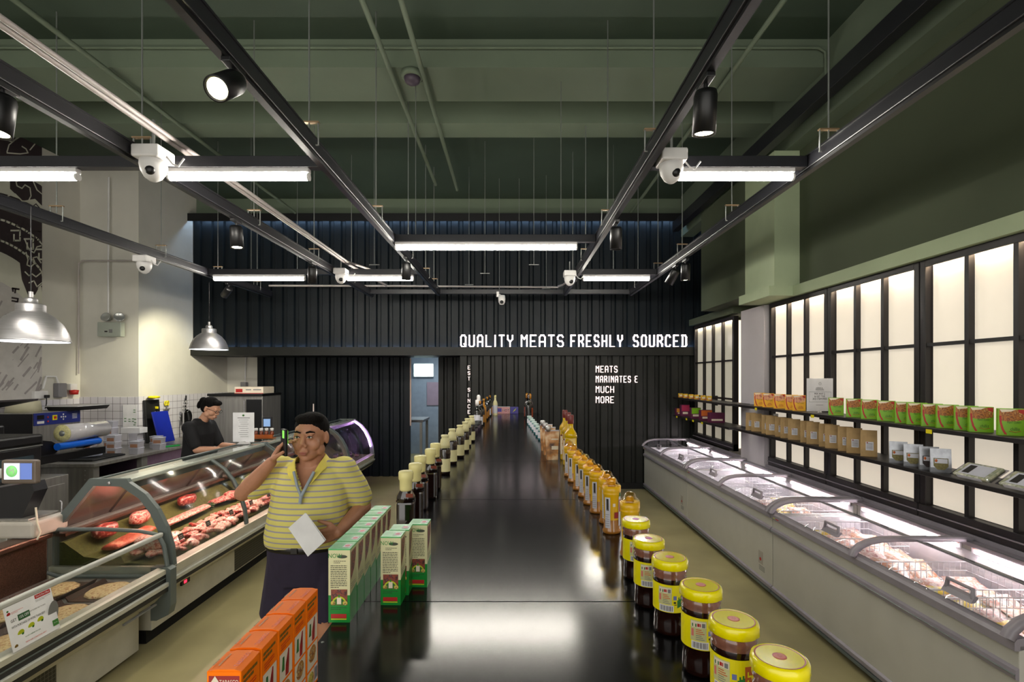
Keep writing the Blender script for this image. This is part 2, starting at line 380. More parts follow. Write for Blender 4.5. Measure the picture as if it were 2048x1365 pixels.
# lettering
m_sign = emis('white_lit_letters', (255, 244, 246), 0.6); m_sign2 = emis('glowing_sign_vinyl', (255, 236, 232), 0.55)  # vinyl on the lower wall is no lamp; its brightness is added as emission
def sign(name, lab, text, x, y, z, h, m, wf, gap=1.9, t=1.0):
    b = MB(); b.letters(text, 0, 0, 0, h, m, d=0.02, gap=gap, wfac=wf, t=t)
    o = b.build('lettering', None); r = thing(name, (x, y, z), lab, 'sign'); o.parent = r; return r
def word_fit(name, lab, s, px0, px1, y, z, h, m, t=1.0):
    X0 = (px0-1025)/F*y; X1 = (px1-1025)/F*y; u = h/6; n = sum(4 if c not in 'I ' else (0.9 if c == 'I' else 4.4) for c in s); g = 1.9
    wf = ((X1-X0)/u - g*(len(s)-1)) / n
    return sign(name, lab, s, X0, y, z, h, m, wf, g, t)
for s, a, b_, l in (('QUALITY', 922, 1025, 'white lit letters QUALITY standing on the black beam'), ('MEATS', 1043, 1126, 'white lit letters MEATS on the black beam, left of FRESHLY'),
                 ('FRESHLY', 1142, 1244, 'white lit letters FRESHLY on the black beam'), ('SOURCED', 1267, 1372, 'white lit letters SOURCED on the black beam')):
    word_fit('sign_word', l, s, a, b_, YB-0.035, 2.352, 0.19, m_sign, 0.82)['group'] = 'lit words on the beam'
for s, a, b_, yy, l in (('MEATS', 1192, 1234, 745, 'small white word MEATS, top line on the lower dark wall'), ('MARINATES &', 1192, 1278, 765, 'small white line MARINATES & on the lower dark wall'),
                 ('MUCH', 1192, 1227, 785.5, 'small white word MUCH on the lower dark wall'), ('MORE', 1192, 1227, 806, 'small white word MORE, bottom line on the lower dark wall')):
    word_fit('sign_word', l, s, a, b_, YB-0.005, 1.85-(yy-755)*YB/F, 0.100, m_sign2, 0.74)['group'] = 'white words on the lower wall'
b = MB(); z = 1.85+(738-755)*-YB/F
for i, ch in enumerate('EST SINCE'):
    if ch != ' ': b.letters(ch, 0, 0, -i*0.092, 0.055, m_sign2, d=0.006, t=0.8, wfac=0.9)
r = thing('wall_sign', ((936-1025)/F*YB, YB-0.005, 1.85+(755-739)*YB/F), 'small white vertical lettering EST SINCE on the dark wall', 'sign'); b.build('lettering', r)
# mural: flat printed wall graphic at X = XM
m_mcream = mat('mural_cream', (205, 204, 188), 0.75, var=0.03); m_mdark = mat('mural_brown_black', (52, 42, 44), 0.75)
m_mgrey = mat('mural_grey_brush', (150, 143, 142), 0.75, var=0.1); m_mpale = mat('mural_pale_field', (190, 186, 182), 0.75)
def W(px, py, d=0.004):
    Y = F*(-XM-d)/(1025-px); return (XM+d, Y, 1.85-(py-755)*Y/F)
mu = thing('wall_mural', (0, 0, 0), 'brown and cream printed mural with swirls, key pattern circle and grey brush strokes', 'mural')
mbm = MB()
def mpoly(pts, m, d): P = [W(min(x, 84), y, d) for x, y in pts]; mbm.add(P, [tuple(range(len(P)))], m)
def mline(pts, wd, m, d):
    for (x0, y0), (x1, y1) in zip(pts, pts[1:]):
        dx, dy = x1-x0, y1-y0; L = math.hypot(dx, dy) or 1; nx, ny = -dy/L*wd/2, dx/L*wd/2; ex, ey = dx/L*wd*0.3, dy/L*wd*0.3
        mpoly([(x0-ex-nx, y0-ey-ny), (x1+ex-nx, y1+ey-ny), (x1+ex+nx, y1+ey+ny), (x0-ex+nx, y0-ey+ny)], m, d)
def arc(cx, cy, r, a0, a1, n=12): return [(cx+r*math.cos(R(a0+(a1-a0)*i/n)), cy+r*math.sin(R(a0+(a1-a0)*i/n))) for i in range(n+1)]
LX = -160
mpoly([(LX, 200), (84, 250), (84, 800), (LX, 830)], m_mcream, 0.003)
# dark ring and outlines
mpoly([(LX, 225), (10, 245), (30, 262), (84, 292), (84, 312), (60, 320), (LX, 320)], m_mdark, 0.005)
mpoly([(20, 335), (40, 330), (50, 352), (66, 362), (84, 372), (84, 412), (70, 398), (45, 402), (20, 378)], m_mdark, 0.005)
mpoly([(0, 395), (20, 400), (34, 412), (46, 425), (30, 430), (0, 422)], m_mdark, 0.005)
ring = arc(-60, 660, 270, -90, -28, 26); inner = arc(-70, 670, 226, -34, -90, 20)
mpoly([p for p in arc(-62, 640, 262, -88, -22, 20)] + arc(-62, 660, 168, -22, -88, 16), m_mdark, 0.0055)
mpoly([(36, 498), (60, 505), (62, 520), (84, 535), (84, 565), (70, 590), (56, 590), (44, 560)], m_mdark, 0.006)
mline(arc(-62, 648, 218, -85, -15, 24), 4, m_mcream, 0.007)
mline(arc(-62, 652, 182, -85, -12, 24), 4, m_mcream, 0.007)
for k in range(6):
    a = -62 + k*9; cx, cy = -62 + 200*math.cos(R(a)), 650 + 200*math.sin(R(a))
    mline([(cx-10, cy-12), (cx+8, cy-12), (cx+8, cy+8), (cx-4, cy+8), (cx-4, cy-4)], 3.2, m_mcream, 0.0075)
mpoly(arc(-62, 700, 150, -180, 0, 20) + [(88-0.0-4, 800), (LX, 830)], m_mpale, 0.0065)
for pts in ([(0, 262), (8, 268), (14, 280), (24, 284), (34, 276), (34, 264), (26, 258)], [(14, 304), (18, 290), (30, 280), (48, 268), (60, 262)],
            [(14, 306), (40, 308), (56, 306)], [(44, 293), (52, 298), (56, 306)], [(60, 300), (70, 288), (84, 276)],
            [(28, 346), (34, 372), (44, 377), (50, 370), (60, 376), (62, 392), (56, 404), (44, 402), (30, 388), (16, 392)],
            [(66, 362), (74, 380), (84, 388)], [(70, 350), (78, 356), (84, 372)], [(2, 400), (22, 404), (34, 416)], [(0, 372), (14, 352), (24, 340)],
            [(52, 505), (56, 520), (54, 530), (62, 534), (70, 526), (66, 516), (74, 514), (82, 526)], [(50, 544), (58, 552), (64, 548), (72, 554), (82, 546)],
            [(58, 566), (68, 562), (74, 574), (84, 566)], [(84, 570), (77, 576), (78, 584), (84, 588)], [(50, 480), (58, 500), (68, 506), (74, 494), (82, 492)]):
    mline(pts, 2.4, m_mcream, 0.0078)
for pts in ([(34, 440), (56, 450), (82, 466)], [(40, 474), (60, 462), (82, 464)], [(46, 430), (64, 456), (72, 480)], [(34, 452), (60, 458)], [(82, 470), (66, 486)], [(60, 418), (72, 408), (82, 420)]):
    mline(pts, 2.0, m_mdark, 0.0078)
for pts in ([(24, 596), (36, 598), (35, 604), (24, 602)], [(26, 583), (25, 577), (38, 579)], [(31, 578), (30, 586)]): mline(pts, 3.5, m_mdark, 0.008)
rr = random.Random(3)
for k in range(46):
    x = rr.uniform(-10, 78); y = rr.uniform(690, 795); L = rr.uniform(8, 34); a = R(-52 + rr.uniform(-8, 8))
    x2 = min(82, x + L*math.cos(a)); y2 = y + L*math.sin(a)
    mline([(x, y), (x2, y2)], rr.uniform(1.2, 5), m_mgrey if k % 3 else m_mpale, 0.0072 + k*0.00003)
for k in range(20):
    x = rr.uniform(-10, 60); y = rr.uniform(600, 700); mline([(x, y), (x+rr.uniform(4, 14), y-rr.uniform(2, 10))], rr.uniform(1, 4), m_mgrey, 0.0069+k*0.00002)
mbm.build('printed_graphic', mu)

# ------------------------------------------------------------------ window light panels on the right wall
m_pane = mat('backlit_frosted_pane', (215, 205, 188), 0.25, emit=(255, 242, 222), es=0.30, var=0.01)
m_paned = mat('dim_frosted_pane', (170, 172, 160), 0.2, emit=(255, 240, 212), es=0.14, var=0.01)
m_strip = emis('warm_strip_light', (255, 234, 205), 80.0)
def window(name, lab, X, y0, y1, zb, zt, n, zs, pm, fw=0.05):
    r = thing(name, (X, y0, zb), lab, 'window'); r['kind'] = 'structure'; L = y1-y0; H = zt-zb
    b = MB(); b.box(0, 0.07, 0.002, fw, 0, H, m_frame, 0.004).box(0, 0.07, L-fw, L-0.002, 0, H, m_frame, 0.004)
    b.box(-0.012, 0.07, 0.002, L-0.002, 0, 0.095, m_frame, 0.004).box(0, 0.018, fw, L-fw, H-0.05, H, m_frame).box(0.018, 0.07, fw, L-fw, H-0.008, H, m_frame)
    b.box(-0.02, 0.0, 0.002, L-0.002, 0.042, 0.05, m_lilacgrey)
    wd = (L-2*fw)/n
    for i in range(1, n): b.box(0.005, 0.06, fw+wd*i-0.016, fw+wd*i+0.016, 0.09, H-0.03, m_frame)
    for z in zs: b.box(0.01, 0.055, fw, L-fw, z-zb-0.012, z-zb+0.012, m_frame)
    b.build('window_frame', r)
    zz = [zb+0.09] + zs + [zt+0.004]
    for i in range(n):
        p = MB()
        for a, c in zip(zz, zz[1:]): p.box(0.045, 0.052, fw+wd*i+0.014, fw+wd*(i+1)-0.014, a-zb+0.01, c-zb-0.01, pm)
        p.build('window_pane', r)
    MB().box(0.022, 0.034, fw+0.01, L-fw-0.01, H-0.026, H-0.014, m_strip).build('strip_light', r)
    return r
zs = [1.475, 2.08]
window('window_1', 'lit window panel farthest along the long right hand group', 2.93, 4.77, 5.85, 0.85, 2.685, 3, zs, m_pane)
window('window_2', 'lit window panel second from the far end of the long group', 2.93, 3.69, 4.765, 0.85, 2.685, 3, zs, m_pane)
window('window_3', 'lit window panel third from the far end of the long group', 2.93, 2.61, 3.685, 0.85, 2.685, 3, zs, m_pane)
window('window_4', 'lit window panel nearest the camera on the right wall', 2.93, 1.53, 2.605, 0.85, 2.685, 3, zs, m_pane)
window('window_5', 'smaller dimmer window panel by the dark back wall', 2.98, 6.9, 8.42, 0.85, 2.68, 4, [1.55, 2.08], m_paned)
t = thing('recess_light', (3.07, 7.2, 0.0), 'warm lit upright panel in the gap beside the far window panel', 'light')
MB().box(0, 0.32, 0.012, 0.06, 0, 2.66, m_wplast).build('housing', t)
MB().box(0.005, 0.315, 0, 0.012, 0.85, 2.65, emis('warm_gap_light', (255, 236, 214), 0.75)).build('lit_face', t)

# wall shelves
def shelf(lab, y0, y1, z, yt=None):
    t = thing('wall_shelf', (2.64, y0, z), lab, 'shelf', 'black wall shelves'); L = y1-y0
    MB().box(0, 0.285, 0, L, -0.028, 0, m_frame, 0.003).build('shelf_board', t)
    n = max(2, int(L/1.07)+1)
    for i in range(n): MB().box(0.27, 0.289, i*(L-0.06)/(n-1), i*(L-0.06)/(n-1)+0.05, -0.08, 0.06, m_frame).build('bracket', t)
    return t
shelf('upper black wall shelf holding the yellow and green meal boxes', 1.2, 6.07, 1.53)
shelf('lower black wall shelf holding the brown paper pouches', 1.2, 6.07, 1.246)
shelf('upper black wall shelf by the far window, holding small yellow packets', 6.25, 8.42, 1.525)
shelf('lower black wall shelf by the far window, holding purple cartons', 6.25, 8.42, 1.235)
def xs(px, X): return F*X/(px-1025)      # depth at which world X shows at column px
for i, (px, z) in enumerate(((1508, 1.505), (1622, 1.505), (1858, 1.505))):
    tag(MB().box(-0.003, 0, 0, 0.045, -0.012, 0.014, m_yellow).build('price_tag', None, (2.64, xs(px+6, 2.64), z)),
        'yellow price tag on the upper shelf edge, ' + ('farthest from the camera', 'under the white sign', 'nearest the camera')[i], 'price tag', 'yellow price tags')
for i, px in enumerate((1348, 1369, 1382, 1400)):
    tag(MB().box(-0.003, 0, 0, 0.06, -0.014, 0.014, m_yellow).build('price_tag', None, (2.64, min(8.2, xs(px, 2.6)), 1.212)),
        'small yellow price tag on the far lower shelf edge, %s from the back wall' % ORD[i], 'price tag', 'yellow price tags')
# ------------------------------------------------------------------ lighting rails, rods, tubes
TX = {'a': -3.74, 'b': -2.17, 'c': -1.12, 'd': 0.80, 'e': 1.79}
ZT = 3.10
def rail(lab, x, y0, y1, rods):
    t = thing('lighting_rail', (x, y0, ZT), lab, 'rail', 'lighting rails hung on rods')
    b = MB(); b.box(-0.03, 0.03, 0, y1-y0, 0, 0.075, m_rail, 0.004); b.box(-0.018, 0.018, 0, y1-y0, -0.016, 0.0, m_black); b.box(-0.036, 0.036, 0, y1-y0, 0.068, 0.078, m_rail)
    b.build('rail_profile', t)
    for y in rods:
        MB().tube([(0, y-y0, 0.10), (0, y-y0, CE-ZT)], 0.005, m_rod, 6).build('hanger_rod', t)
        h = MB(); h.box(-0.055, 0.055, y-y0-0.012, y-y0+0.012, 0.15, 0.158, m_brass)
        h.tube([(0.05, y-y0, 0.15), (0.05, y-y0, 0.03), (0.036, y-y0, 0.03)], 0.005, m_rod, 6).tube([(-0.05, y-y0, 0.15), (-0.05, y-y0, 0.03), (-0.036, y-y0, 0.03)], 0.005, m_rod, 6)
        h.build('clamp', t)
    return t
RODS = [1.5, 2.85, 4.2, 5.45, 6.5, 7.5]
rail('dark grey lighting rail at the far left, over the meat counter', TX['a'], 0.6, 7.9, RODS)
rail('dark grey lighting rail second from the left', TX['b'], 0.6, 7.9, [1.6, 3.0, 4.3, 5.6, 6.9])
rail('dark grey lighting rail third from the left, left of the display table', TX['c'], 0.6, 7.76, [1.6, 2.82, 4.2, 5.5, 6.6, 7.3])
rail('dark grey lighting rail right of the display table', TX['d'], 0.6, 7.76, [1.7, 2.9, 4.3, 5.6, 6.8])
rail('dark grey lighting rail at the right, over the freezers', TX['e'], 0.6, 7.76, [1.55, 2.9, 4.18, 5.4, 6.3, 7.3])
def crossbar(lab, x0, x1, y, rods=()):
    t = thing('rail_crossbar', (x0, y, ZT), lab, 'rail', 'rail crossbars')
    MB().box(0.032, x1-x0-0.032, -0.03, 0.03, 0.004, 0.072, m_rail, 0.003).build('bar', t)
    for x in rods:
        MB().tube([(x-x0, 0, 0.07), (x-x0, 0, CE-ZT)], 0.004, m_rod, 6).build('hanger_rod', t)
crossbar('near crossbar at the far left between two lighting rails', TX['a'], TX['b'], 3.08)
crossbar('near left crossbar above the second bright tube', TX['b'], TX['c'], 3.08)
crossbar('near right crossbar above the bright tube over the freezers', TX['d'], TX['e'], 3.08)
crossbar('middle crossbar above the long bright tube', TX['c'], TX['d'], 4.76, (-0.9, 0.45))
crossbar('farther left crossbar from the outer rail to the next', TX['a'], TX['b'], 6.27, (-3.2,))
crossbar('farther left crossbar next to the display table', TX['b'], TX['c'], 6.27)
crossbar('farther right crossbar over the freezers', TX['d'], TX['e'], 6.27)
crossbar('farthest crossbar in front of the dark wall, left stretch', TX['b'], TX['c'], 7.72)
crossbar('farthest crossbar in front of the dark wall, middle stretch', TX['c'], TX['d'], 7.72, (-0.2, 0.1))
crossbar('farthest crossbar in front of the dark wall, right stretch', TX['d'], TX['e'], 7.72)
def tubelight(lab, x0, x1, y):
    t = thing('tube_light', (x0, y, ZT), lab, 'light', 'linear tube lights'); L = x1-x0
    MB().box(0, L, -0.022, 0.022, -0.022, 0.004, m_wplast, 0.003).build('housing', t)
    MB().tube([(0.01, 0, -0.045), (L-0.01, 0, -0.045)], 0.022, m_tube, 12).build('tube', t)
    for xa in (0.0, L-0.012): MB().tube([(xa, 0, -0.045), (xa+0.012, 0, -0.045)], 0.023, m_wplast, 12).build('end_cap', t)
tubelight('bright tube light at the near left, running off the picture edge', -3.45, -2.61, 3.08)
tubelight('bright tube light at the near left beside the white dome camera', -2.07, -1.22, 3.08)
tubelight('bright tube light at the near right over the freezers', 0.985, 1.69, 3.08)
tubelight('longest bright tube light, over the middle of the display table', -1.09, 0.60, 4.76)
tubelight('far tube light at the left by the small pendant lamp', -3.66, -2.54, 6.27)
tubelight('far short tube light left of the display table', -2.03, -1.21, 6.27)
tubelight('far short tube light right of the display table', 0.86, 1.68, 6.27)
tag(MB().box(2.56, 2.66, -1.5, YB-0.3, 4.18, 4.33, m_rail, 0.004).build('steel_beam'), 'dark steel beam running high along the right side', 'beam')

# spotlights
def spot(lab, x, y, lit, tilt=0, pan=0, aim=None, e=14):
    t = thing('track_spotlight', (x, y, ZT-0.016), lab, 'spotlight', 'black track spotlights')
    MB().box(-0.018, 0.018, -0.06, 0.06, -0.02, 0.0, m_black, 0.003).tube([(0, 0, -0.01), (0, 0, -0.06)], 0.009, m_black, 8).build('track_adapter', t)
    M = Matrix.Translation((0, 0, -0.07)) @ Matrix.Rotation(R(pan), 4, 'Z') @ Matrix.Rotation(R(tilt), 4, 'X')
    MB().lathe([(0.0, 0.02), (0.042, 0.02), (0.047, 0.0), (0.047, -0.15), (0.041, -0.15), (0.036, -0.138), (0.0, -0.138)], m_black, M=M, n=24).build('lamp_body', t)
    MB().lathe([(0.0, -0.139), (0.036, -0.139), (0.036, -0.144), (0.0, -0.144)], m_warm if lit else m_dark, M=M, n=20).build('lens', t)
    if lit:
        l = bpy.data.lights.new('spot', 'SPOT'); l.energy = e; l.spot_size = R(62); l.spot_blend = 0.7; l.color = (1, 0.93, 0.68); l.shadow_soft_size = 0.03
        o = bpy.data.objects.new('spot_lamp', l); COL.objects.link(o); o.parent = t
        o.matrix_local = M @ Matrix.Translation((0, 0, -0.16))
spot('spotlight glaring into the camera on the third rail from the left', TX['c']+0.02, 2.02, True, tilt=-52, pan=0, e=22)
spot('lit spotlight at the near right, under the rail right of the table', TX['d']+0.0, 2.12, True, tilt=8, e=30)
spot('lit spotlight at the left picture edge', TX['b']+0.02, 2.16, True, tilt=-8, e=30)
spot('lit spotlight over the meat counter, second rail from the left', TX['b'], 4.02, True, tilt=-5, pan=60, e=30)
spot('unlit looking spotlight right of the long tube light', TX['d']+0.02, 4.05, False, tilt=4)
spot('lit spotlight on the right rail near the dark wall', TX['e']+0.02, 5.35, True, tilt=5, e=26)
spot('unlit spotlight tilted beside the lit one on the right rail', TX['e'], 5.62, False, tilt=35, pan=40)
spot('unlit spotlight in front of the dark wall, second rail from the left', TX['b']+0.02, 5.5, False)
spot('unlit spotlight in front of the dark wall, third rail from the left', TX['c']+0.02, 5.3, False)
spot('spotlight on the outer left rail aimed at the white wall', TX['a'], 6.75, True, tilt=60, pan=54, e=130)

# conduits and pipes
def pipe(lab, pts, r, m, name='conduit_pipe', clips=()):
    tag(MB().tube(pts, r, m, 10).build(name), lab, 'pipe')
pipe('white cable conduit running above the left rails towards the back', [(-2.04, 0.5, 3.26), (-2.04, 6.3, 3.25), (-1.95, 7.5, 3.25), (-1.92, 7.78, 3.25)], 0.017, m_cond)
pipe('second white cable conduit lying beside the left one', [(-2.0, 0.5, 3.26), (-2.0, 6.2, 3.25), (-1.7, 7.0, 3.24)], 0.013, m_cond)
pipe('white cable conduit running above the rail right of the table', [(0.835, 0.5, 3.27), (0.835, 7.2, 3.25), (0.76, 7.7, 3.24), (0.70, 7.82, 3.24)], 0.016, m_cond)
pipe('white conduit crossing in front of the dark wall', [(-3.72, 7.82, 3.25), (-1.6, 7.85, 3.25), (0.70, 7.85, 3.23)], 0.014, m_cond)
pipe('grey green ceiling pipe left of the dome sensor', [(-1.08, -1, 4.56), (-1.08, 7.2, 4.56)], 0.022, m_beam)
pipe('grey green ceiling pipe just right of the dome sensor', [(-0.80, -1, 4.56), (-0.80, 7.4, 4.56)], 0.022, m_beam)
pipe('grey green ceiling pipe over the right rails', [(1.95, -1, 4.56), (1.95, YB, 4.56)], 0.022, m_beam)
pipe('grey green ceiling pipe over the left rails', [(-3.55, -1, 4.54), (-3.55, 8.4, 4.54)], 0.022, m_beam)
pipe('thin pipe crossing the ceiling in front of the nearer beam', [(-5.9, 4.52, 4.76), (2.70, 4.52, 4.76), (2.76, 4.52, 4.72), (2.78, 4.52, 4.2)], 0.013, m_beam)
for x, y in ((-0.35, 6.5), (0.25, 6.0), (-2.9, 6.9), (-1.62, 6.0), (1.3, 6.6), (0.5, 7.6), (-0.62, 7.3)):
    tag(MB().tube([(x, y, 3.17 if abs(y-6.27) > 1 else 3.175), (x, y, CE)], 0.0035, m_rod, 6).build('hanging_rod'), 'thin steel rod hanging from the ceiling %s' %
        {(-0.35): 'over the middle of the table', 0.25: 'just right of the picture centre', -2.9: 'behind the far left tube light', -1.62: 'between two left rails', 1.3: 'between the right rails', 0.5: 'by the dark wall right of the centre', -0.62: 'by the dark wall left of the centre'}[x], 'rod')
    tag(MB().tube([(x-0.06, y, 3.17), (x+0.06, y, 3.17)], 0.006, m_rod, 6).build('rod_foot'), 'short steel cross piece under the thin rod %s' %
        {(-0.35): 'over the middle of the table', 0.25: 'just right of the picture centre', -2.9: 'behind the far left tube light', -1.62: 'between two left rails', 1.3: 'between the right rails', 0.5: 'by the dark wall right of the centre', -0.62: 'by the dark wall left of the centre'}[x], 'bracket')
t = thing('ceiling_sensor', (-0.905, 4.62, 4.6), 'round dark sensor dome on the nearer ceiling beam', 'sensor')
MB().lathe([(0.0, 0), (0.10, 0), (0.10, -0.04), (0.085, -0.05), (0, -0.05)], m_beam).build('base', t)
MB().lathe([(0.0, -0.045), (0.075, -0.05), (0.065, -0.085), (0.035, -0.105), (0, -0.11)], mat('dark_violet_grille', (70, 60, 72), 0.5)).build('dome', t)

# security cameras
def dome_cam(lab, x, y, z, s=1.0, ax=0, pole=None):
    t = thing('security_camera', (x, y, z), lab, 'camera', 'white dome security cameras'); t.scale = (s, s, s)
    MB().box(-0.07, 0.07, -0.07, 0.07, -0.035, 0.03, m_wplast, 0.01).build('mounting_box', t)
    MB().lathe([(0.0, -0.034), (0.062, -0.034), (0.064, -0.06), (0.058, -0.09), (0.04, -0.122), (0.018, -0.138), (0.0, -0.142)], m_wplast, n=28).build('dome', t)
    M = Matrix.Translation((0.012+ax, -0.042, -0.095))
    MB().ell((0, 0, 0), (0.026, 0.02, 0.026), m_black, M=M).build('lens', t)
    if pole: MB().tube([(0, 0, 0.03), (0, 0, pole)], 0.008, m_rod, 8).build('stem', t)
    MB().tube([(0.06, 0.0, 0.0), (0.10, 0, -0.05), (0.13, 0, -0.06), (0.16, 0, -0.02)], 0.005, m_wplast, 6).build('cable', t)
dome_cam('large white dome security camera between the two near left tubes', -2.055, 2.93, 3.125, 1.1, pole=0.18)
dome_cam('white dome security camera at the left end of the near right tube', 0.915, 2.95, 3.115, 1.05, pole=0.15)
dome_cam('small white dome security camera between the far left tubes', -2.06, 6.15, 3.12, 1.05, pole=0.12)
dome_cam('small white dome security camera left of the far right tube', 0.69, 6.18, 3.10, 1.05, pole=0.14)
dome_cam('white dome security camera under the outer left rail by the white wall', -3.74, 5.2, 3.05, 1.05, pole=0.03)
t = thing('bullet_camera', (-0.17, 7.66, 3.10), 'small white camera hanging in front of the dark wall above the lettering', 'camera')
MB().box(-0.07, -0.03, -0.02, 0.02, -0.05, 0.03, m_wplast, 0.005).tube([(-0.05, 0, 0), (0.01, -0.01, -0.04)], 0.012, m_wplast).build('mount', t)
MB().lathe([(0, 0.05), (0.05, 0.05), (0.055, 0.0), (0.05, -0.05), (0.03, -0.085), (0, -0.09)], m_wplast, c=(0.01, -0.02, -0.08)).build('body', t)
MB().ell((0.01, -0.055, -0.13), (0.028, 0.025, 0.028), m_black).build('lens', t)

# pendant lamps
m_in = mat('white_lamp_inside', (225, 232, 240), 0.5, emit=(190, 215, 255), es=0.25)
def pendant(lab, x, y, zr, top):
    t = thing('pendant_lamp', (x, y, zr), lab, 'lamp', 'aluminium pendant lamps over the meat counter')
    out = [(0.225, 0.0), (0.224, 0.012), (0.212, 0.06), (0.185, 0.12), (0.145, 0.17), (0.10, 0.205), (0.085, 0.215), (0.085, 0.262), (0.078, 0.27), (0.04, 0.273), (0.04, 0.30), (0.03, 0.315), (0, 0.318)]
    MB().lathe(out, m_alu, n=48, caps=False).build('shade', t)
    MB().lathe([(0.222, -0.002), (0.208, 0.055), (0.18, 0.115), (0.14, 0.165), (0.08, 0.20), (0, 0.205)][::-1], m_in, n=40, caps=False).build('inner_shade', t)
    MB().lathe([(0.222, -0.004), (0.228, -0.004), (0.228, 0.004), (0.222, 0.004)], m_alu, n=40, caps=False).build('rim', t)
    MB().tube([(0, 0, 0.318), (0, 0, 0.36)], 0.014, m_alu, 10).build('cord_grip', t)
    MB().tube([(0, 0, 0.35), (0, 0, top-zr)], 0.004, m_black, 6).build('cord', t)
    MB().lathe([(0, 0.15), (0.03, 0.14), (0.04, 0.09), (0.03, 0.055), (0, 0.045)], emis('cool_bulb', (225, 235, 255), 8), n=16).build('bulb', t)
    l = bpy.data.lights.new('pendant', 'POINT'); l.energy = 9; l.color = (1, 0.93, 0.86); l.shadow_soft_size = 0.05
    o = bpy.data.objects.new('pendant_light', l); COL.objects.link(o); o.parent = t; o.location = (0, 0, 0.02)
pendant('large brushed aluminium pendant lamp at the left, nearest the camera', -3.50, 3.72, 2.112, 3.09)
pendant('smaller looking aluminium pendant lamp by the dark back wall', -3.97, 6.7, 2.215, 3.09)

# emergency light on the white block
t = thing('emergency_light', (-5.64, 7.235, 2.52), 'grey emergency light box with two round lamps on the white wall', 'light')
MB().box(-0.165, 0.165, -0.08, 0, -0.1, 0.1, mat('grey_green_box', (160, 166, 155), 0.5), 0.008).build('box', t)
MB().box(-0.06, -0.02, -0.083, -0.08, -0.04, -0.02, m_print).box(0.0, 0.05, -0.083, -0.08, -0.05, 0.0, m_pgrey).build('markings', t)
for x, a in ((-0.05, 0), (0.12, 40)):
    M = Matrix.Translation((x, -0.05, 0.165)) @ Matrix.Rotation(R(a), 4, 'Z') @ Matrix.Rotation(R(70), 4, 'X')
    b = MB().lathe([(0, -0.05), (0.03, -0.045), (0.06, 0.01), (0.064, 0.035), (0.058, 0.035), (0.04, 0.02), (0, 0.02)], mat('grey_lamp_metal', (190, 192, 190), 0.25, metal=0.6), M=M)
    b.build('lamp_head', t)
MB().tube([(-0.05, -0.03, 0.14), (-0.05, -0.02, 2.15)], 0.012, m_wplast).build('conduit', t)
pipe('pale conduit crossing the white wall towards the outer left rail', [(-6.1, 7.20, 1.9), (-6.1, 7.2, 3.45), (-6.05, 7.2, 3.49), (-5.3, 7.2, 3.49), (-4.6, 6.6, 3.35), (-3.8, 5.25, 3.11)], 0.011, m_cond)
# ------------------------------------------------------------------ black display table
TT = 1.28; TXh = 0.42
m_top = mat('glossy_black_table_top', (9, 9, 12), 0.17, var=0.2, scale=3, spec=0.3, bump=0.006, bscale=120)
t = thing('display_table', (0, 0, 0), 'long glossy black display table down the middle of the shop', 'table')
ys = [0.25, 1.3, 2.385, 3.47, 4.55, 5.64, 6.72, 7.3, 8.2]
b = MB()
for a, c in zip(ys, ys[1:]): b.box(-TXh, TXh, a+0.0008, c-0.0008, TT-0.035, TT, m_top, 0.0015, 1)
b.build('table_top', t)
b = MB()
for y in [0.5+0.12*i for i in range(60)]:
    for x in (-0.408, 0.408): b.lathe([(0.0035, 0), (0.003, 0.0012), (0, 0.0016)], m_rod, (x, y, TT), 8)
b.build('edge_screws', t)['kind'] = 'stuff'
MB().box(-TXh+0.04, TXh-0.04, 0.35, 8.12, 0.08, TT-0.035, m_black).box(-TXh+0.06, TXh-0.06, 0.37, 8.1, 0, 0.08, m_dark).build('table_body', t)
DZ = lambda py: (1.85-TT)*F/(py-755)

# ---- orange pepper sauce boxes
m_or = mat('orange_carton', (250, 120, 0), 0.6, spec=0.2, var=0.04)
m_orp = mat('red_orange_print', (205, 62, 20), 0.45); m_olive = mat('olive_print', (120, 92, 22), 0.5)
m_wpan = mat('cream_photo_panel', (225, 212, 190), 0.45)
m_chili = mat('chili_photo', (150, 30, 22), 0.45, var=0.3, scale=60); m_leaf = mat('leaf_photo', (45, 105, 35), 0.5, var=0.3, scale=60)
m_food = mat('food_photo', (140, 90, 45), 0.5, ramp=[(0.3, (95, 40, 25)), (0.45, (205, 150, 70)), (0.55, (120, 60, 30)), (0.7, (225, 200, 140))], scale=140)
m_food2 = mat('green_food_photo', (140, 140, 60), 0.5, ramp=[(0.3, (90, 100, 40)), (0.45, (215, 190, 90)), (0.6, (110, 90, 40)), (0.7, (230, 220, 150))], scale=140)
m_tabred = mat('dark_red_label', (150, 40, 35), 0.45)
bw, bd, bh = 0.0465, 0.0525, 0.172
def lines(b, o, ux, uy, wd, n, dz, h, m, nrm, rnd, wpl=4):
    """rows of small word dashes"""
    o = Vector(o); ux = Vector(ux); uy = Vector(uy); nn = Vector(nrm)*0.0002
    for i in range(n):
        x = 0.0
        while x < wd*(0.97 if i < n-1 else 0.5):
            L = min(wd-x, rnd.uniform(0.05, 0.16)*wd*4/wpl)
            p = o + uy*(-i*dz) + ux*x + nn; b.quad(p, p+ux*L, p+ux*L+uy*h, p+uy*h, m); x += L + 0.025*wd
def face(b, x0, x1, z0, z1, m, y=-0.0002): b.quad((x0, y, z0), (x1, y, z0), (x1, y, z1), (x0, y, z1), m)
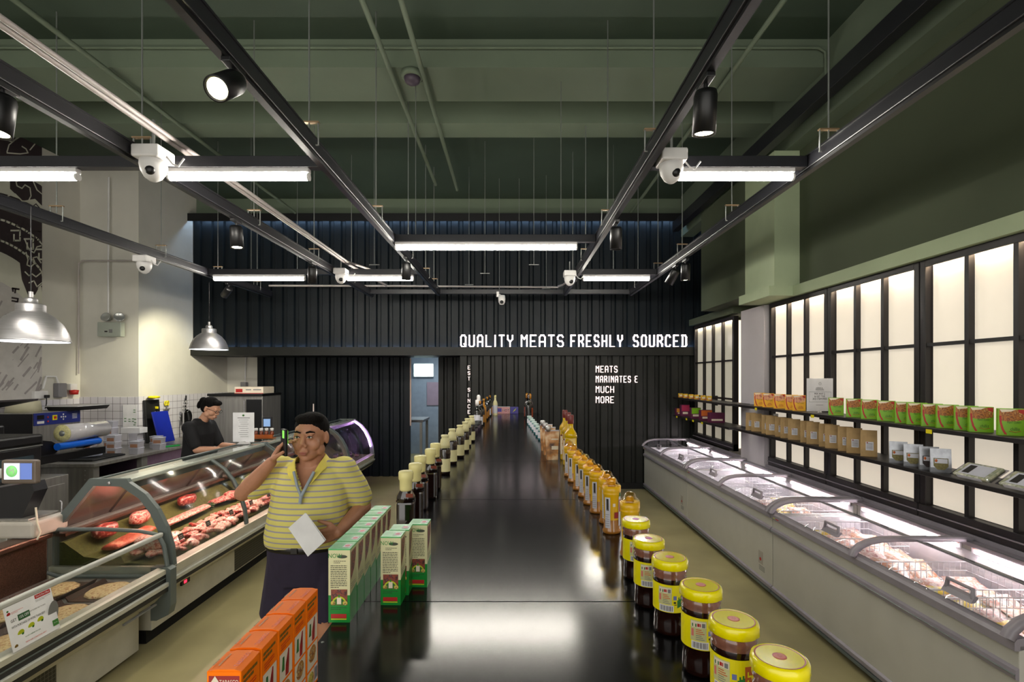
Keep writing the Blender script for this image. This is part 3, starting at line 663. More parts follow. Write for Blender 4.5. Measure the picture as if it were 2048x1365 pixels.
def orange_box():
    t = thing('sauce_carton', (0, 0, 0), 'orange', 'carton', 'orange pepper sauce cartons')
    b = MB(); b.box(0, bw, 0, bd, 0, bh, m_or, 0.001, 1); b.prism([(0.0, bh-0.0005), (bw, bh-0.0005), (bw*0.8, bh+0.002), (bw*0.3, bh+0.002)], 'y', 0.001, bd-0.002, m_or); b.build('carton', t)
    rd = random.Random(2)
    f = MB(); face(f, 0.003, bw-0.002, 0.05, bh-0.006, m_tabred)
    f.add([(0.004, -0.0004, bh-0.028), (0.0165, -0.0004, bh-0.0445), (0.029, -0.0004, bh-0.028)][0:0], [], m_wpan)
    f.quad((0.001, -0.0004, bh-0.022), (0.0115, -0.0004, bh-0.036), (0.022, -0.0004, bh-0.022), (0.0115, -0.0004, bh-0.006), m_wpan)
    f.text('TABASCO', 0.0088, m_wpan, (0.0305, -0.0006, bh-0.0145), sx=0.66)
    f.text('TABASCO', 0.0055, m_orp, (0.0115, -0.0008, bh-0.0225), sx=0.7)
    lines(f, (0.024, 0, bh-0.024), (1, 0, 0), (0, 0, 1), 0.018, 6, 0.004, 0.0014, m_wpan, (0, -3, 0), rd)
    f.build('front_print', t)
    s = MB(); X = bw+0.0003
    def sf(y0, y1, z0, z1, m, dx=0.0): s.quad((X+dx, y0, z0), (X+dx, y1, z0), (X+dx, y1, z1), (X+dx, y0, z1), m)
    lines(s, (X, 0.005, bh-0.014), (0, 1, 0), (0, 0, 1), bd-0.012, 2, 0.007, 0.0045, m_olive, (1, 0, 0), rd, 3)
    lines(s, (X, 0.008, bh-0.029), (0, 1, 0), (0, 0, 1), bd-0.02, 3, 0.004, 0.0018, m_orp, (1, 0, 0), rd)
    sf(0.004, bd-0.004, bh-0.087, bh-0.042, m_wpan); sf(0.004, bd-0.004, bh-0.132, bh-0.091, m_wpan); sf(0.004, bd-0.02, bh-0.166, bh-0.136, m_wpan)
    s.tube([(X, 0.03, bh-0.085), (X, 0.031, bh-0.068), (X, 0.036, bh-0.045)], [0.006, 0.0065, 0.002], m_chili, 8, M=Matrix.Translation((X*0.94, 0, 0)) @ Matrix.Scale(0.06, 4, (1, 0, 0)))
    s.tube([(X, 0.016, bh-0.072), (X, 0.017, bh-0.05)], [0.005, 0.003], m_leaf, 8, M=Matrix.Translation((X*0.94, 0, 0)) @ Matrix.Scale(0.06, 4, (1, 0, 0)))
    s.ell((X, bd/2, bh-0.108), (0.0005, 0.016, 0.015), m_food, 12); s.ell((X, bd/2-0.007, bh-0.151), (0.0005, 0.013, 0.012), m_food2, 12)
    sf(bd-0.018, bd-0.003, 0.006, bh-0.136, m_paper)
    for k in range(9): sf(bd-0.017+k*0.0015, bd-0.0163+k*0.0015, 0.01, bh-0.14, m_print, 0.0002)
    s.build('side_print', t)
    p = MB(); Z = bh+0.0023
    p.text('TABASCO', 0.010, m_orp, (bw*0.76, bd*0.5, Z), (0, 1, 0), (-1, 0, 0), 0.8)
    lines(p, (0.012, 0.01, Z), (0, 1, 0), (-1, 0, 0), 0.03, 2, -0.008, 0.002, m_olive, (0, 0, 1), rd)
    p.build('top_print', t)
    return t
ob = orange_box()
for i, y in enumerate((0.692, 0.748, 0.803, 0.858, 0.912)):
    lab = ('orange pepper sauce carton nearest the camera, cut by the picture bottom', 'orange pepper sauce carton second from the camera', 'orange pepper sauce carton in the middle of the orange row',
           'orange pepper sauce carton fourth from the camera', 'orange pepper sauce carton farthest from the camera')[i]
    loc = (-0.4135, y, TT + (-0.004 if i == 0 else 0)*0)
    if i == 0: ob.location = loc; ob['label'] = lab
    else: dup(ob, loc, R((0.6, -0.5, 0.3, -0.8)[i-1]), lab)

# ---- green jalapeno boxes
m_gr = mat('green_carton', (12, 128, 44), 0.35); m_gtop = mat('light_green_carton_top', (70, 168, 96), 0.35); m_crm = mat('cream_carton', (205, 202, 158), 0.45)
m_lime = mat('lime_print', (180, 190, 30), 0.5); m_pht = mat('dark_photo', (80, 40, 40), 0.4, ramp=[(0.3, (40, 25, 35)), (0.5, (140, 70, 50)), (0.6, (60, 30, 50)), (0.75, (190, 140, 90))], scale=90)
gw, gd, gh = 0.050, 0.052, 0.171
def green_box():
    t = thing('jalapeno_carton', (0, 0, 0), 'green', 'carton', 'green and cream jalapeno sauce cartons')
    b = MB(); b.box(0, gw, 0, gd, 0, gh*0.37, m_gr).box(0, gw, 0, gd, gh*0.37, gh-0.002, m_crm).box(-0.0004, gw+0.0004, -0.0003, gd, gh-0.003, gh, m_gtop)
    b.add([(gw+0.0003, 0, gh*0.37), (gw+0.0003, gd, gh*0.37), (gw+0.0003, gd, gh*0.44)], [(0, 1, 2)], m_gr)
    b.build('carton', t)
    rd = random.Random(5); f = MB()
    f.text('NOW', 0.0145, m_gr, (0.0155, -0.0006, gh-0.0165), sx=0.85)
    f.add([(0.032+0.012*math.cos(a*0.3927), -0.0005, gh-0.018+0.004*math.sin(a*0.3927)) for a in range(16)], [tuple(range(16))], mat('dark_blade_print', (60, 66, 52), 0.5))
    lines(f, (0.012, 0, gh-0.029), (1, 0, 0), (0, 0, 1), 0.03, 2, 0.004, 0.0013, m_print, (0, -1.5, 0), rd)
    lines(f, (0.005, 0, gh-0.040), (1, 0, 0), (0, 0, 1), 0.038, 13, 0.0042, 0.0016, m_print, (0, -1.5, 0), rd, 3)
    face(f, 0.006, gw-0.006, gh*0.235, gh*0.45, m_pht, -0.0004)
    f.add([(gw/2+0.018*math.cos(R(k*15)), -0.0006, gh*0.24+0.020*math.sin(R(k*15))) for k in range(13)], [tuple(range(13))], m_lime)
    f.add([(gw/2+0.0145*math.cos(R(k*15)), -0.0007, gh*0.24+0.016*math.sin(R(k*15))) for k in range(13)], [tuple(range(13))], m_leaf)
    face(f, gw/2-0.005, gw/2+0.005, gh*0.25, gh*0.34, m_wpan, -0.0009); face(f, gw/2-0.0015, gw/2+0.0015, gh*0.34, gh*0.38, m_gr, -0.0009)
    for x in (gw/2-0.014, gw/2+0.014): f.ell((x, -0.0007, gh*0.265), (0.006, 0.0003, 0.005), m_food2, 10)
    face(f, 0.006, gw-0.008, 0.010, 0.020, m_red, -0.0004); face(f, 0.006, gw-0.008, 0.0065, 0.009, m_lime, -0.0004)
    lines(f, (0.006, 0, 0.034), (1, 0, 0), (0, 0, 1), 0.036, 2, 0.004, 0.0012, m_print, (0, -1.5, 0), rd)
    f.build('front_print', t)
    s = MB(); X = gw+0.0006
    s.add([(X, 0.005+0, gh-0.075), (X, 0.03, gh-0.055), (X, 0.042, gh-0.03), (X, 0.044, gh-0.008), (X, 0.008, gh-0.01)], [(0, 1, 2, 3, 4)], m_pht)
    lines(s, (X, 0.006, gh-0.085), (0, 1, 0), (0, 0, 1), 0.035, 3, 0.005, 0.0016, m_pgrey, (1, 0, 0), rd)
    s.build('side_print', t)
    p = MB(); Z = gh+0.0004
    p.quad((0.028, 0.012, Z), (0.046, 0.009, Z), (0.047, 0.034, Z), (0.030, 0.036, Z), m_paper)
    p.add([(0.0375+0.006*math.cos(a*0.5236), 0.022+0.007*math.sin(a*0.5236), Z+0.0003) for a in range(12)], [tuple(range(12))], mat('pink_print', (205, 120, 125), 0.5))
    lines(p, (0.004, 0.034, Z), (1, 0, 0), (0, 1, 0), 0.02, 3, 0.008, 0.002, m_gr, (0, 0, 1), rd)
    p.build('price_sticker', t)
    return t
gb = green_box(); m_gr2 = None
spots = [(-0.4275, 1.189+0.0585*i, R(rr.uniform(-1.2, 1.2))) for i in range(7)] + [(-0.3295, 1.28, R(-1)), (-0.321, 1.337, R(1.0)), (-0.2815, 1.39, R(-2))]
for i, (x, y, a) in enumerate(spots):
    if i < 7: lab = 'green and cream sauce carton in the left row, ' + ('nearest the camera' if i == 0 else ('farthest from the camera' if i == 6 else ORD[i] + ' from the camera'))
    else: lab = ('green and cream sauce carton standing inward of the row, its front lettering in full view', 'green and cream sauce carton tucked behind the front inward one', 'single green and cream carton standing farthest in on the table')[i-7]
    if i == 0: gb.location = (x, y, TT); gb['label'] = lab
    else: dup(gb, (x, y, TT), a, lab)

# ---- marinade jars with yellow lids
m_lid = mat('yellow_jar_lid', (236, 222, 0), 0.22, var=0.04, coat=0.4); m_jred = mat('lid_red_ring', (175, 70, 30), 0.4)
m_sauce = mat('dark_brown_sauce', (34, 14, 10), 0.08, coat=1.0); m_sauce2 = mat('red_brown_sauce', (72, 22, 14), 0.08, coat=1.0)
m_neck = mat('brown_neck_glass', (120, 78, 62), 0.06, coat=1.0, var=0.2, scale=40)
m_ylab = mat('yellow_jar_label', (236, 222, 6), 0.4); m_lab = mat('pale_label_field', (200, 198, 140), 0.5)
m_pine = mat('pineapple_green', (40, 110, 45), 0.5, var=0.4, scale=80); m_blu = mat('blue_badge', (110, 120, 180), 0.5); m_pinkm = mat('pink_badge', (215, 120, 110), 0.4)
m_orn = mat('orange_cartouche', (190, 95, 35), 0.5)
def marinade_jar():
    t = thing('marinade_jar', (0, 0, 0), 'jar', 'jar', 'marinade jars with yellow lids'); r = 0.0365
    prof = [(0, 0.002), (0.030, 0), (0.0345, 0.004), (0.0355, 0.012), (0.0345, 0.03), (0.034, 0.05), (r-0.001, 0.052), (r-0.001, 0.112), (0.0355, 0.118), (0.037, 0.126), (0.0345, 0.131), (0.0375, 0.137), (0.034, 0.144), (0.033, 0.15)]
    ms = [m_sauce]*9 + [m_neck]*4
    MB().lathe(prof, m_sauce, n=40, ms=ms).build('glass_jar', t)
    # wrap label, printed on the side facing the camera
    def cyl(b, a0, a1, z0, z1, m, rad, n=1):
        k = max(1, int(abs(a1-a0)/8))
        for i in range(k):
            p, q = R(a0+(a1-a0)*i/k), R(a0+(a1-a0)*(i+1)/k)
            b.quad((rad*math.cos(p), rad*math.sin(p), z0), (rad*math.cos(q), rad*math.sin(q), z0), (rad*math.cos(q), rad*math.sin(q), z1), (rad*math.cos(p), rad*math.sin(p), z1), m)
    lb = MB(); ra = r+0.0002
    cyl(lb, -200, 100, 0.055, 0.115, m_ylab, ra)
    cyl(lb, -128, -82, 0.072, 0.110, m_lab, ra+0.0002); cyl(lb, -126, -84, 0.097, 0.108, m_wpan, ra+0.0003); cyl(lb, -123, -110, 0.098, 0.104, m_leaf, ra+0.0004); cyl(lb, -108, -98, 0.099, 0.105, m_red, ra+0.0004)
    cyl(lb, -95, -86, 0.098, 0.106, m_pgrey, ra+0.0004)
    for k in range(6): cyl(lb, -112, -88-(k % 3)*4, 0.0745+k*0.0036, 0.0757+k*0.0036, m_orp if k > 2 else m_pgrey, ra+0.0004)
    cyl(lb, -125, -118, 0.080, 0.094, m_pinkm, ra+0.0004)
    cyl(lb, -125, -76, 0.0565, 0.071, m_paper, ra+0.0003)
    for k in range(14):
        a = -122 + k*3.1; cyl(lb, a, a+(1.7 if k % 3 else 0.9), 0.0585, 0.0695, m_print, ra+0.0005)
    cyl(lb, -77, -66, 0.083, 0.092, m_blu, ra+0.0004)
    for k in range(7):
        a = -64 + k*4; cyl(lb, a, a+4, 0.066+0.001*k, 0.083+0.002*((k*3) % 5), m_pine, ra+0.0004)
    cyl(lb, -74, -66, 0.072, 0.0735, m_print, ra+0.0004); cyl(lb, -76, -68, 0.0755, 0.0795, m_print, ra+0.0004)
    cyl(lb, -46, -14, 0.057, 0.105, m_orn, ra+0.0005)
    for k, ch in enumerate((0, 1, 2)):
        z = 0.062+k*0.013
        cyl(lb, -40, -22, z, z+0.003, m_ylab, ra+0.0008); cyl(lb, -40, -36, z, z+0.009, m_ylab, ra+0.0008); cyl(lb, -26, -22, z, z+0.009, m_ylab, ra+0.0008)
    lb.build('label', t)
    n = 48; lid = MB(); vs = []; pr = [(0.037, 0.145), (0.0395, 0.147), (0.0395, 0.160), (0.038, 0.1645), (0.0355, 0.166)]
    for i, (rad, z) in enumerate(pr):
        for j in range(n):
            rr2 = rad*(1+(0.018 if (j % 4 < 2) else -0.006)*(1 if i in (1,) else 0.35 if i == 2 else 0)); a = 2*math.pi*j/n
            vs.append((rr2*math.cos(a), rr2*math.sin(a), z))
    fs = [(i*n+j, i*n+(j+1) % n, (i+1)*n+(j+1) % n, (i+1)*n+j) for i in range(4) for j in range(n)]
    lid.add(vs, fs, m_lid, True)
    lid.lathe([(0.03, 0.15), (0.0355, 0.166), (0.0338, 0.1652), (0.0318, 0.1652), (0, 0.1655)], m_lid, n=48, ms=[m_lid, m_lid, m_jred, m_lid])
    lid.build('lid', t)
    MB().lathe([(0.0095, 0.1654), (0.0095, 0.1658), (0.0075, 0.166), (0, 0.1661)], m_pinkm, n=20, ms=[m_jred, m_pinkm, m_pinkm]).text('CJ', 0.007, m_jred, (0, 0, 0.1664), (1, 0, 0), (0, 1, 0)).build('lid_badge', t)
    return t
mj = marinade_jar()
labs = ['marinade jar with a yellow lid farthest from the camera, half behind the next', 'marinade jar with a yellow lid, second from the far end', 'marinade jar with a yellow lid, third from the far end, pineapple on its label',
        'marinade jar with a yellow lid showing its whole barcode and red brown sauce', 'marinade jar with a yellow lid and orange cartouche, second from the camera', 'marinade jar with a yellow lid nearest the camera, at the bottom of the picture']
for i, (x, y, a) in enumerate(((0.352, 1.461, 12), (0.342, 1.287, 6), (0.354, 1.153, -4), (0.367, 0.998, 2), (0.370, 0.857, -26), (0.387, 0.742, -40))):
    if i == 0: mj.location = (x, y, TT); mj['label'] = labs[0]; mj.rotation_euler = (0, 0, R(a-14))
    else: dup(mj, (x, y, TT), R(a-14), labs[i])

# ---- mustard yellow sauce bottles with clear domed caps
m_must = mat('mustard_yellow_sleeve', (216, 168, 8), 0.3, coat=0.2); m_must2 = mat('peanut_sauce', (165, 108, 40), 0.15, coat=0.8)
m_amb = glass('clear_yellow_cap', (250, 235, 170), 0.12, 0.5); m_wlab = mat('white_lilac_label', (200, 200, 210), 0.4)
def must_bottle():
    t = thing('sauce_bottle', (0, 0, 0), 'bottle', 'bottle', 'mustard yellow sauce bottles'); S = (1, 0.85)
    MB().lathe([(0, 0), (0.030, 0), (0.0335, 0.004), (0.0335, 0.012), (0.030, 0.018), (0.028, 0.05), (0.028, 0.062), (0.029, 0.10), (0.031, 0.138), (0.0335, 0.142), (0.0335, 0.146), (0.032, 0.149), (0.0335, 0.152), (0.0335, 0.172)], m_must, n=32,
               ms=[m_must2]*5+[m_must]*8, sq=S).build('bottle_body', t)
    MB().lathe([(0.032, 0.172), (0.031, 0.178), (0.022, 0.184), (0.020, 0.192), (0.015, 0.20), (0.007, 0.204), (0, 0.205)], m_amb, n=28, sq=S).build('clear_cap', t)
    MB().lathe([(0.014, 0.172), (0.013, 0.184), (0.006, 0.19), (0, 0.19)], m_must, n=16, sq=S).build('nozzle', t)
    lb = MB()
    def cy(a0, a1, z0, z1, m, e):
        k = 4
        for i in range(k):
            p, q = R(a0+(a1-a0)*i/k), R(a0+(a1-a0)*(i+1)/k); f0 = 0.0302+e+(z0-0.02)*0.005; f1 = 0.0302+e+(z1-0.02)*0.012
            lb.quad((f0*math.cos(p), f0*0.85*math.sin(p), z0), (f0*math.cos(q), f0*0.85*math.sin(q), z0), (f1*math.cos(q), f1*0.85*math.sin(q), z1), (f1*math.cos(p), f1*0.85*math.sin(p), z1), m)
    cy(-150, -112, 0.022, 0.133, m_wlab, 0.0012); cy(-138, -122, 0.085, 0.128, m_print, 0.0016)
    for k in range(6): cy(-146, -118, 0.03+k*0.008, 0.0315+k*0.008, m_pgrey, 0.0016)
    cy(-95, -78, 0.10, 0.112, m_wpan, 0.0012); cy(-85, -55, 0.058, 0.08, m_tabred, 0.0012)
    cy(-52, -30, 0.03, 0.135, m_wlab, 0.0014); cy(-48, -34, 0.08, 0.125, m_red, 0.0018); cy(-50, -32, 0.137, 0.15, m_leaf, 0.003)
    lb.build('label', t); return t
mbt = must_bottle()
seq = [(0.329, 2.95), (0.332, 2.79), (0.338, 2.60), (0.346, 2.45), (0.350, 2.30), (0.358, 2.16), (0.372, 2.01), (0.364, 1.88), (0.376, 1.64)]
for i, (x, y) in enumerate(seq):
    lab = 'mustard yellow sauce bottle ' + ('farthest from the camera, beside the oil bottles' if i == 0 else 'standing apart behind the marinade jars' if i == 8 else 'nearest the camera in its row' if i == 7 else ORD[i] + ' from the far end of its row')
    a = R((8, 4, 20, 0, 6, 12, 14, 4, 25)[i])
    if i == 0: mbt.location = (x, y, TT); mbt['label'] = lab
    else: dup(mbt, (x, y, TT), a, lab)

# ---- oil bottles
m_oil = mat('yellow_oil', (228, 188, 0), 0.05, coat=1.0, trans=0.3, var=0.12, scale=20, ior=1.2); m_cap = mat('brown_red_cap', (110, 45, 42), 0.35)
def oil():
    t = thing('oil_bottle', (0, 0, 0), 'oil', 'bottle', 'yellow oil bottles with red brown caps')
    b = MB(); b.box(-0.034, 0.034, -0.034, 0.034, 0, 0.21, m_oil, 0.009, 3); b.lathe([(0.042, 0.205), (0.036, 0.232), (0.02, 0.255), (0.0155, 0.27), (0.0155, 0.305), (0, 0.305)], m_oil, n=24); b.build('bottle_body', t)
    MB().lathe([(0.0165, 0.288), (0.0185, 0.29), (0.0185, 0.338), (0.016, 0.342), (0, 0.342)], m_cap, n=20).build('cap', t)
    MB().box(-0.0345, -0.006, -0.0348, -0.0342, 0.04, 0.175, m_wpan).box(-0.0345, -0.006, -0.0352, -0.0348, 0.165, 0.175, m_cap).box(-0.024, -0.014, -0.0352, -0.0348, 0.11, 0.118, m_cap).build('label', t)
    return t
ol = oil()
for i, (x, y) in enumerate(((0.352, 3.10), (0.36, 3.32), (0.365, 3.56))):
    lab = ('yellow oil bottle nearest the camera', 'yellow oil bottle in the middle of the three', 'yellow oil bottle farthest from the camera')[i]
    if i == 0: ol.location = (x, y, TT); ol['label'] = lab
    else: dup(ol, (x, y, TT), None, lab)
# ---- pouches with silver caps
m_pou = mat('brown_pouch_print', (110, 70, 40), 0.3, ramp=[(0.3, (60, 35, 25)), (0.5, (190, 130, 70)), (0.7, (235, 215, 180))], scale=14)
def pouch():
    t = thing('sauce_pouch', (0, 0, 0), 'p', 'pouch', 'brown sauce pouches with silver caps')
    b = MB()
    for z0, z1, d0, d1 in ((0, 0.05, 0.03, 0.026), (0.05, 0.12, 0.026, 0.018), (0.12, 0.195, 0.018, 0.003)):
        w0 = 0.038 + z0*0.06; w1 = 0.038 + z1*0.06
        b.add([(-w0, -d0, z0), (w0, -d0, z0), (w0, d0, z0), (-w0, d0, z0), (-w1, -d1, z1), (w1, -d1, z1), (w1, d1, z1), (-w1, d1, z1)], [(0, 1, 5, 4), (1, 2, 6, 5), (2, 3, 7, 6), (3, 0, 4, 7), (4, 5, 6, 7), (0, 3, 2, 1)], m_pou)
    b.box(-0.05, 0.05, -0.003, 0.003, 0.195, 0.203, m_wlab); b.build('pouch_body', t)
    MB().lathe([(0.012, 0.19), (0.016, 0.20), (0.019, 0.204), (0.019, 0.228), (0.015, 0.232), (0, 0.232)], m_alu, (-0.026, 0, 0), n=16).build('cap', t)
    MB().quad((-0.005, -0.0245, 0.07), (0.04, -0.0245, 0.07), (0.042, -0.0135, 0.145), (-0.005, -0.0135, 0.145), m_wpan).build('label', t)
    return t
po = pouch()
for i, (x, y) in enumerate(((0.275, 3.56), (0.268, 3.78), (0.262, 4.0))):
    lab = 'brown sauce pouch ' + ('in front, its label facing the camera', 'second in its row', 'at the back of its row')[i]
    if i == 0: po.location = (x, y, TT); po['label'] = lab
    else: dup(po, (x, y, TT), None, lab)
# ---- small teal jars
m_teal = mat('teal_jar_content', (60, 120, 125), 0.15, coat=0.8); m_tlid = mat('pale_blue_green_lid', (175, 195, 190), 0.3)
def teal():
    t = thing('relish_jar', (0, 0, 0), 'j', 'jar', 'small teal jars with pale lids')
    MB().lathe([(0, 0), (0.024, 0), (0.027, 0.005), (0.0275, 0.02), (0.0275, 0.075), (0.024, 0.085)], m_teal, n=20, ms=[m_teal, m_teal, m_teal, m_wlab, m_teal]).build('glass_jar', t)
    MB().lathe([(0.026, 0.085), (0.027, 0.087), (0.027, 0.103), (0.025, 0.106), (0, 0.106)], m_tlid, n=20).build('lid', t); return t
tj = teal()
for i in range(9):
    y = 4.12 + 0.255*i; x = 0.274 - 0.009*i
    lab = 'small teal jar with a pale lid, ' + ('nearest the camera beside the pouches' if i == 0 else ('farthest, by the dark bottles' if i == 8 else ORD[i] + ' from the camera in its row'))
    if i == 0: tj.location = (x, y, TT); tj['label'] = lab
    else: dup(tj, (x, y, TT), None, lab)
# ---- generic bottle maker for the far rows
def bottle(kind, lab, cat, grp, x, y, prof, ms, capprof, mcap, labels=(), n=18, rz=0):
    t = thing(kind, (x, y, TT), lab, cat, grp, rz)
    MB().lathe(prof, ms[0], n=n, ms=ms).build('bottle_body', t)
    MB().lathe(capprof, mcap, n=n).build('cap', t)
    for (r0, z0, z1, m) in labels: MB().lathe([(r0, z0), (r0, z1)], m, n=n, caps=False).build('label', t)
    return t
m_dk = mat('dark_brown_glass', (26, 14, 12), 0.06, coat=1.0); m_crcap = mat('cream_cap', (225, 215, 150), 0.4); m_crl = mat('cream_label', (215, 208, 160), 0.45)
m_blkg = mat('black_green_glass', (12, 13, 12), 0.06, coat=1.0); m_gold = mat('gold_amber_glass', (150, 100, 25), 0.08, coat=1.0); m_cola = mat('amber_red_syrup', (120, 50, 22), 0.08, coat=1.0)
# brown sauce bottles, cream cap, flat shouldered
def brown():
    t = thing('brown_sauce_bottle', (0, 0, 0), 'b', 'bottle', 'brown sauce bottles with cream caps')
    b = MB(); b.box(-0.03, 0.03, -0.028, 0.028, 0, 0.13, m_dk, 0.012, 3)
    b.lathe([(0.036, 0.125), (0.033, 0.145), (0.021, 0.165), (0.018, 0.175), (0.017, 0.19), (0, 0.19)], m_dk, n=24, sq=(1, 0.9)); b.build('bottle_body', t)
    MB().lathe([(0.0205, 0.163), (0.022, 0.17), (0.0225, 0.20), (0.026, 0.205), (0.0265, 0.228), (0.024, 0.233), (0, 0.234)], m_crcap, n=28).build('cap', t)
    MB().box(0.006, 0.031, -0.0315, -0.029, 0.145, 0.158, mat('red_brown_band', (120, 45, 20), 0.4)).build('neck_label', t)
    MB().box(-0.0312, -0.0302, -0.02, 0.02, 0.02, 0.12, m_crl).build('label', t); return t
bb = brown()
for i, (x, y) in enumerate(((-0.383, 1.84), (-0.380, 2.006), (-0.396, 2.20), (-0.386, 2.41), (-0.393, 2.61))):
    lab = 'square shouldered brown sauce bottle with a cream cap, ' + ('nearest the camera' if i == 0 else 'farthest from the camera' if i == 4 else ORD[i] + ' from the camera')
    if i == 0: bb.location = (x, y, TT); bb['label'] = lab
    else: dup(bb, (x, y, TT), R((0, 3, -4, 2, 5)[i]), lab)
# round dressing bottles with cream neck sleeve
def dress():
    t = thing('dressing_bottle', (0, 0, 0), 'd', 'bottle', 'round dressing bottles with cream neck sleeves')
    MB().lathe([(0, 0), (0.028, 0), (0.031, 0.005), (0.031, 0.018), (0.0315, 0.02), (0.0315, 0.095), (0.0315, 0.10), (0.033, 0.12), (0.032, 0.145), (0.0295, 0.158)], m_dk, n=28, ms=[m_dk]*4+[m_crl]+[m_dk]*4).build('bottle_body', t)
    MB().lathe([(0.030, 0.157), (0.0295, 0.18), (0.025, 0.205), (0.019, 0.214), (0.019, 0.218), (0.0225, 0.221), (0.0225, 0.232), (0, 0.234)], m_crl, n=28).build('neck_sleeve', t)
    MB().lathe([(0.0318, 0.022), (0.0318, 0.092)], m_crl, n=28, caps=False).build('label', t); return t
db = dress()
for i, (x, y) in enumerate(((-0.396, 3.0), (-0.396, 3.36), (-0.372, 3.62), (-0.362, 3.90), (-0.37, 4.2), (-0.36, 4.5))):
    lab = 'round dark dressing bottle with a cream neck sleeve, ' + ('nearest the camera' if i == 0 else 'farthest from the camera' if i == 5 else ORD[i] + ' from the camera')
    if i == 0: db.location = (x, y, TT); db['label'] = lab
    else: dup(db, (x, y, TT), None, lab)
# dark lidded jars left of them
m_pj = mat('dark_purple_jar', (44, 30, 48), 0.1, coat=0.8)
def djar():
    t = thing('dark_preserve_jar', (0, 0, 0), 'd', 'jar', 'wide dark preserve jars with black lids')
    MB().lathe([(0, 0), (0.034, 0), (0.038, 0.006), (0.038, 0.07), (0.034, 0.08)], m_pj, n=20).build('glass_jar', t)
    MB().lathe([(0.038, 0.08), (0.039, 0.083), (0.039, 0.098), (0, 0.10)], m_black, n=20).build('lid', t)
    MB().lathe([(0.0395, 0.084), (0.0398, 0.087)], m_rod, n=20, caps=False).build('lid_band', t); return t
dj = djar(); k = 0
for row, (x, y) in enumerate(((-0.375, 5.0), (-0.37, 5.3), (-0.372, 5.55))):
    for s in range(1):
        lab = 'wide dark preserve jar with a black lid, ' + ('nearest the camera', 'middle one', 'farthest from the camera')[row]
        if k == 0: dj.location = (x, y, TT); dj['label'] = lab
        else: dup(dj, (x, y, TT), None, lab)
        k += 1
# stack of dark trays seen left of the dressing bottles
for i in range(4):
    t = thing('dark_tin', (-0.362, 4.75, TT+0.04*i*0+0.0), '', 'tin') if False else None
# wine like bottles, far left
wp = [(0, 0), (0.034, 0), (0.036, 0.004), (0.036, 0.17), (0.03, 0.20), (0.016, 0.225), (0.0145, 0.27)]
for i in range(7):
    y = 5.85 + i*0.30; x = -0.375 + i*0.006; mm = m_gold if i == 2 else m_blkg
    lab = 'tall %s bottle in the far left row, %s' % ('amber' if i == 2 else 'dark', 'nearest the camera' if i == 0 else ('farthest back' if i == 6 else ORD[i] + ' from the camera'))
    bottle('vinegar_bottle', lab, 'bottle', 'tall bottles in the far left row', x, y, wp, [mm]*6, [(0.0155, 0.262), (0.0155, 0.30), (0, 0.301)], m_black if i % 2 else m_gold,
           [(0.0364, 0.03, 0.12, m_wlab if i in (0, 5) else m_gold)])
bottle('vinegar_bottle', 'tall dark bottle with a white cap at the far left end of the table', 'bottle', 'tall bottles in the far left row', -0.395, 5.72, wp, [m_blkg]*6, [(0.02, 0.25), (0.02, 0.315), (0, 0.32)], m_wplast, [(0.0364, 0.03, 0.15, m_wlab)])
bottle('vinegar_bottle', 'cream coloured tall bottle at the far left end of the table', 'bottle', 'tall bottles in the far left row', -0.26, 7.7, wp, [m_crl]*6, [(0.016, 0.262), (0.016, 0.30), (0, 0.301)], m_crcap, [(0.0364, 0.03, 0.15, m_wlab)])
bottle('vinegar_bottle', 'tall white capped bottle rising behind the far left row', 'bottle', 'tall bottles in the far left row', -0.40, 6.05, wp, [m_blkg]*6, [(0.022, 0.23), (0.022, 0.345), (0.014, 0.36), (0, 0.362)], m_wplast, [(0.0364, 0.03, 0.15, m_gold)])
# dark bottles, far right
sp = [(0, 0), (0.038, 0), (0.041, 0.005), (0.041, 0.19), (0.038, 0.22), (0.02, 0.25), (0.016, 0.29)]
for i, (x, y, h) in enumerate(((0.205, 6.62, 0), (0.235, 6.85, 1), (0.20, 7.1, 1), (0.225, 7.35, 0))):
    bottle('syrup_bottle', 'dark syrup bottle on the far right of the table, ' + ('nearest the camera' if i == 0 else 'farthest back' if i == 3 else ORD[i] + ' from the camera'), 'bottle', 'dark syrup bottles', x, y, sp, [m_blkg if not h else m_dk]*6,
           [(0.018, 0.28), (0.02, 0.33), (0.012, 0.35), (0, 0.352)], m_clearpl if i == 0 else (m_gold if h else m_black), [(0.0415, 0.03, 0.16, m_cola if h else m_blkg)])
# flag carton at the far end
t = thing('flag_carton', (-0.34, 8.0, TT), 'striped red and white carton with a blue panel, far end of the table', 'carton')
MB().box(0, 0.30, 0, 0.10, 0, 0.105, m_paper, 0.002).box(0.355-0.05, 0.43, 0.0, 0.10, 0, 0.105, mat('violet_blue_card', (62, 58, 130), 0.5), 0.002).build('carton', t)
b = MB()
for k in range(5): face(b, 0.0, 0.30, 0.004+k*0.021, 0.015+k*0.021, m_red, -0.001)
face(b, 0.08, 0.17, 0.03, 0.085, mat('flag_blue', (70, 60, 150), 0.5), -0.0015)
b.text('HOT', 0.05, m_print, (0.235, -0.002, 0.05)); b.add([(0.34, -0.001, 0.02), (0.36, -0.001, 0.05), (0.40, -0.001, 0.09), (0.38, -0.001, 0.05)], [(0, 1, 2, 3)], m_lime); b.build('front_print', t)
tag(MB().ell((0, 0, 0.022), (0.045, 0.03, 0.022), m_clearpl).build('plastic_lump', None, (-0.36, 7.9, TT)), 'small clear plastic wrap lying left of the striped carton', 'wrap')
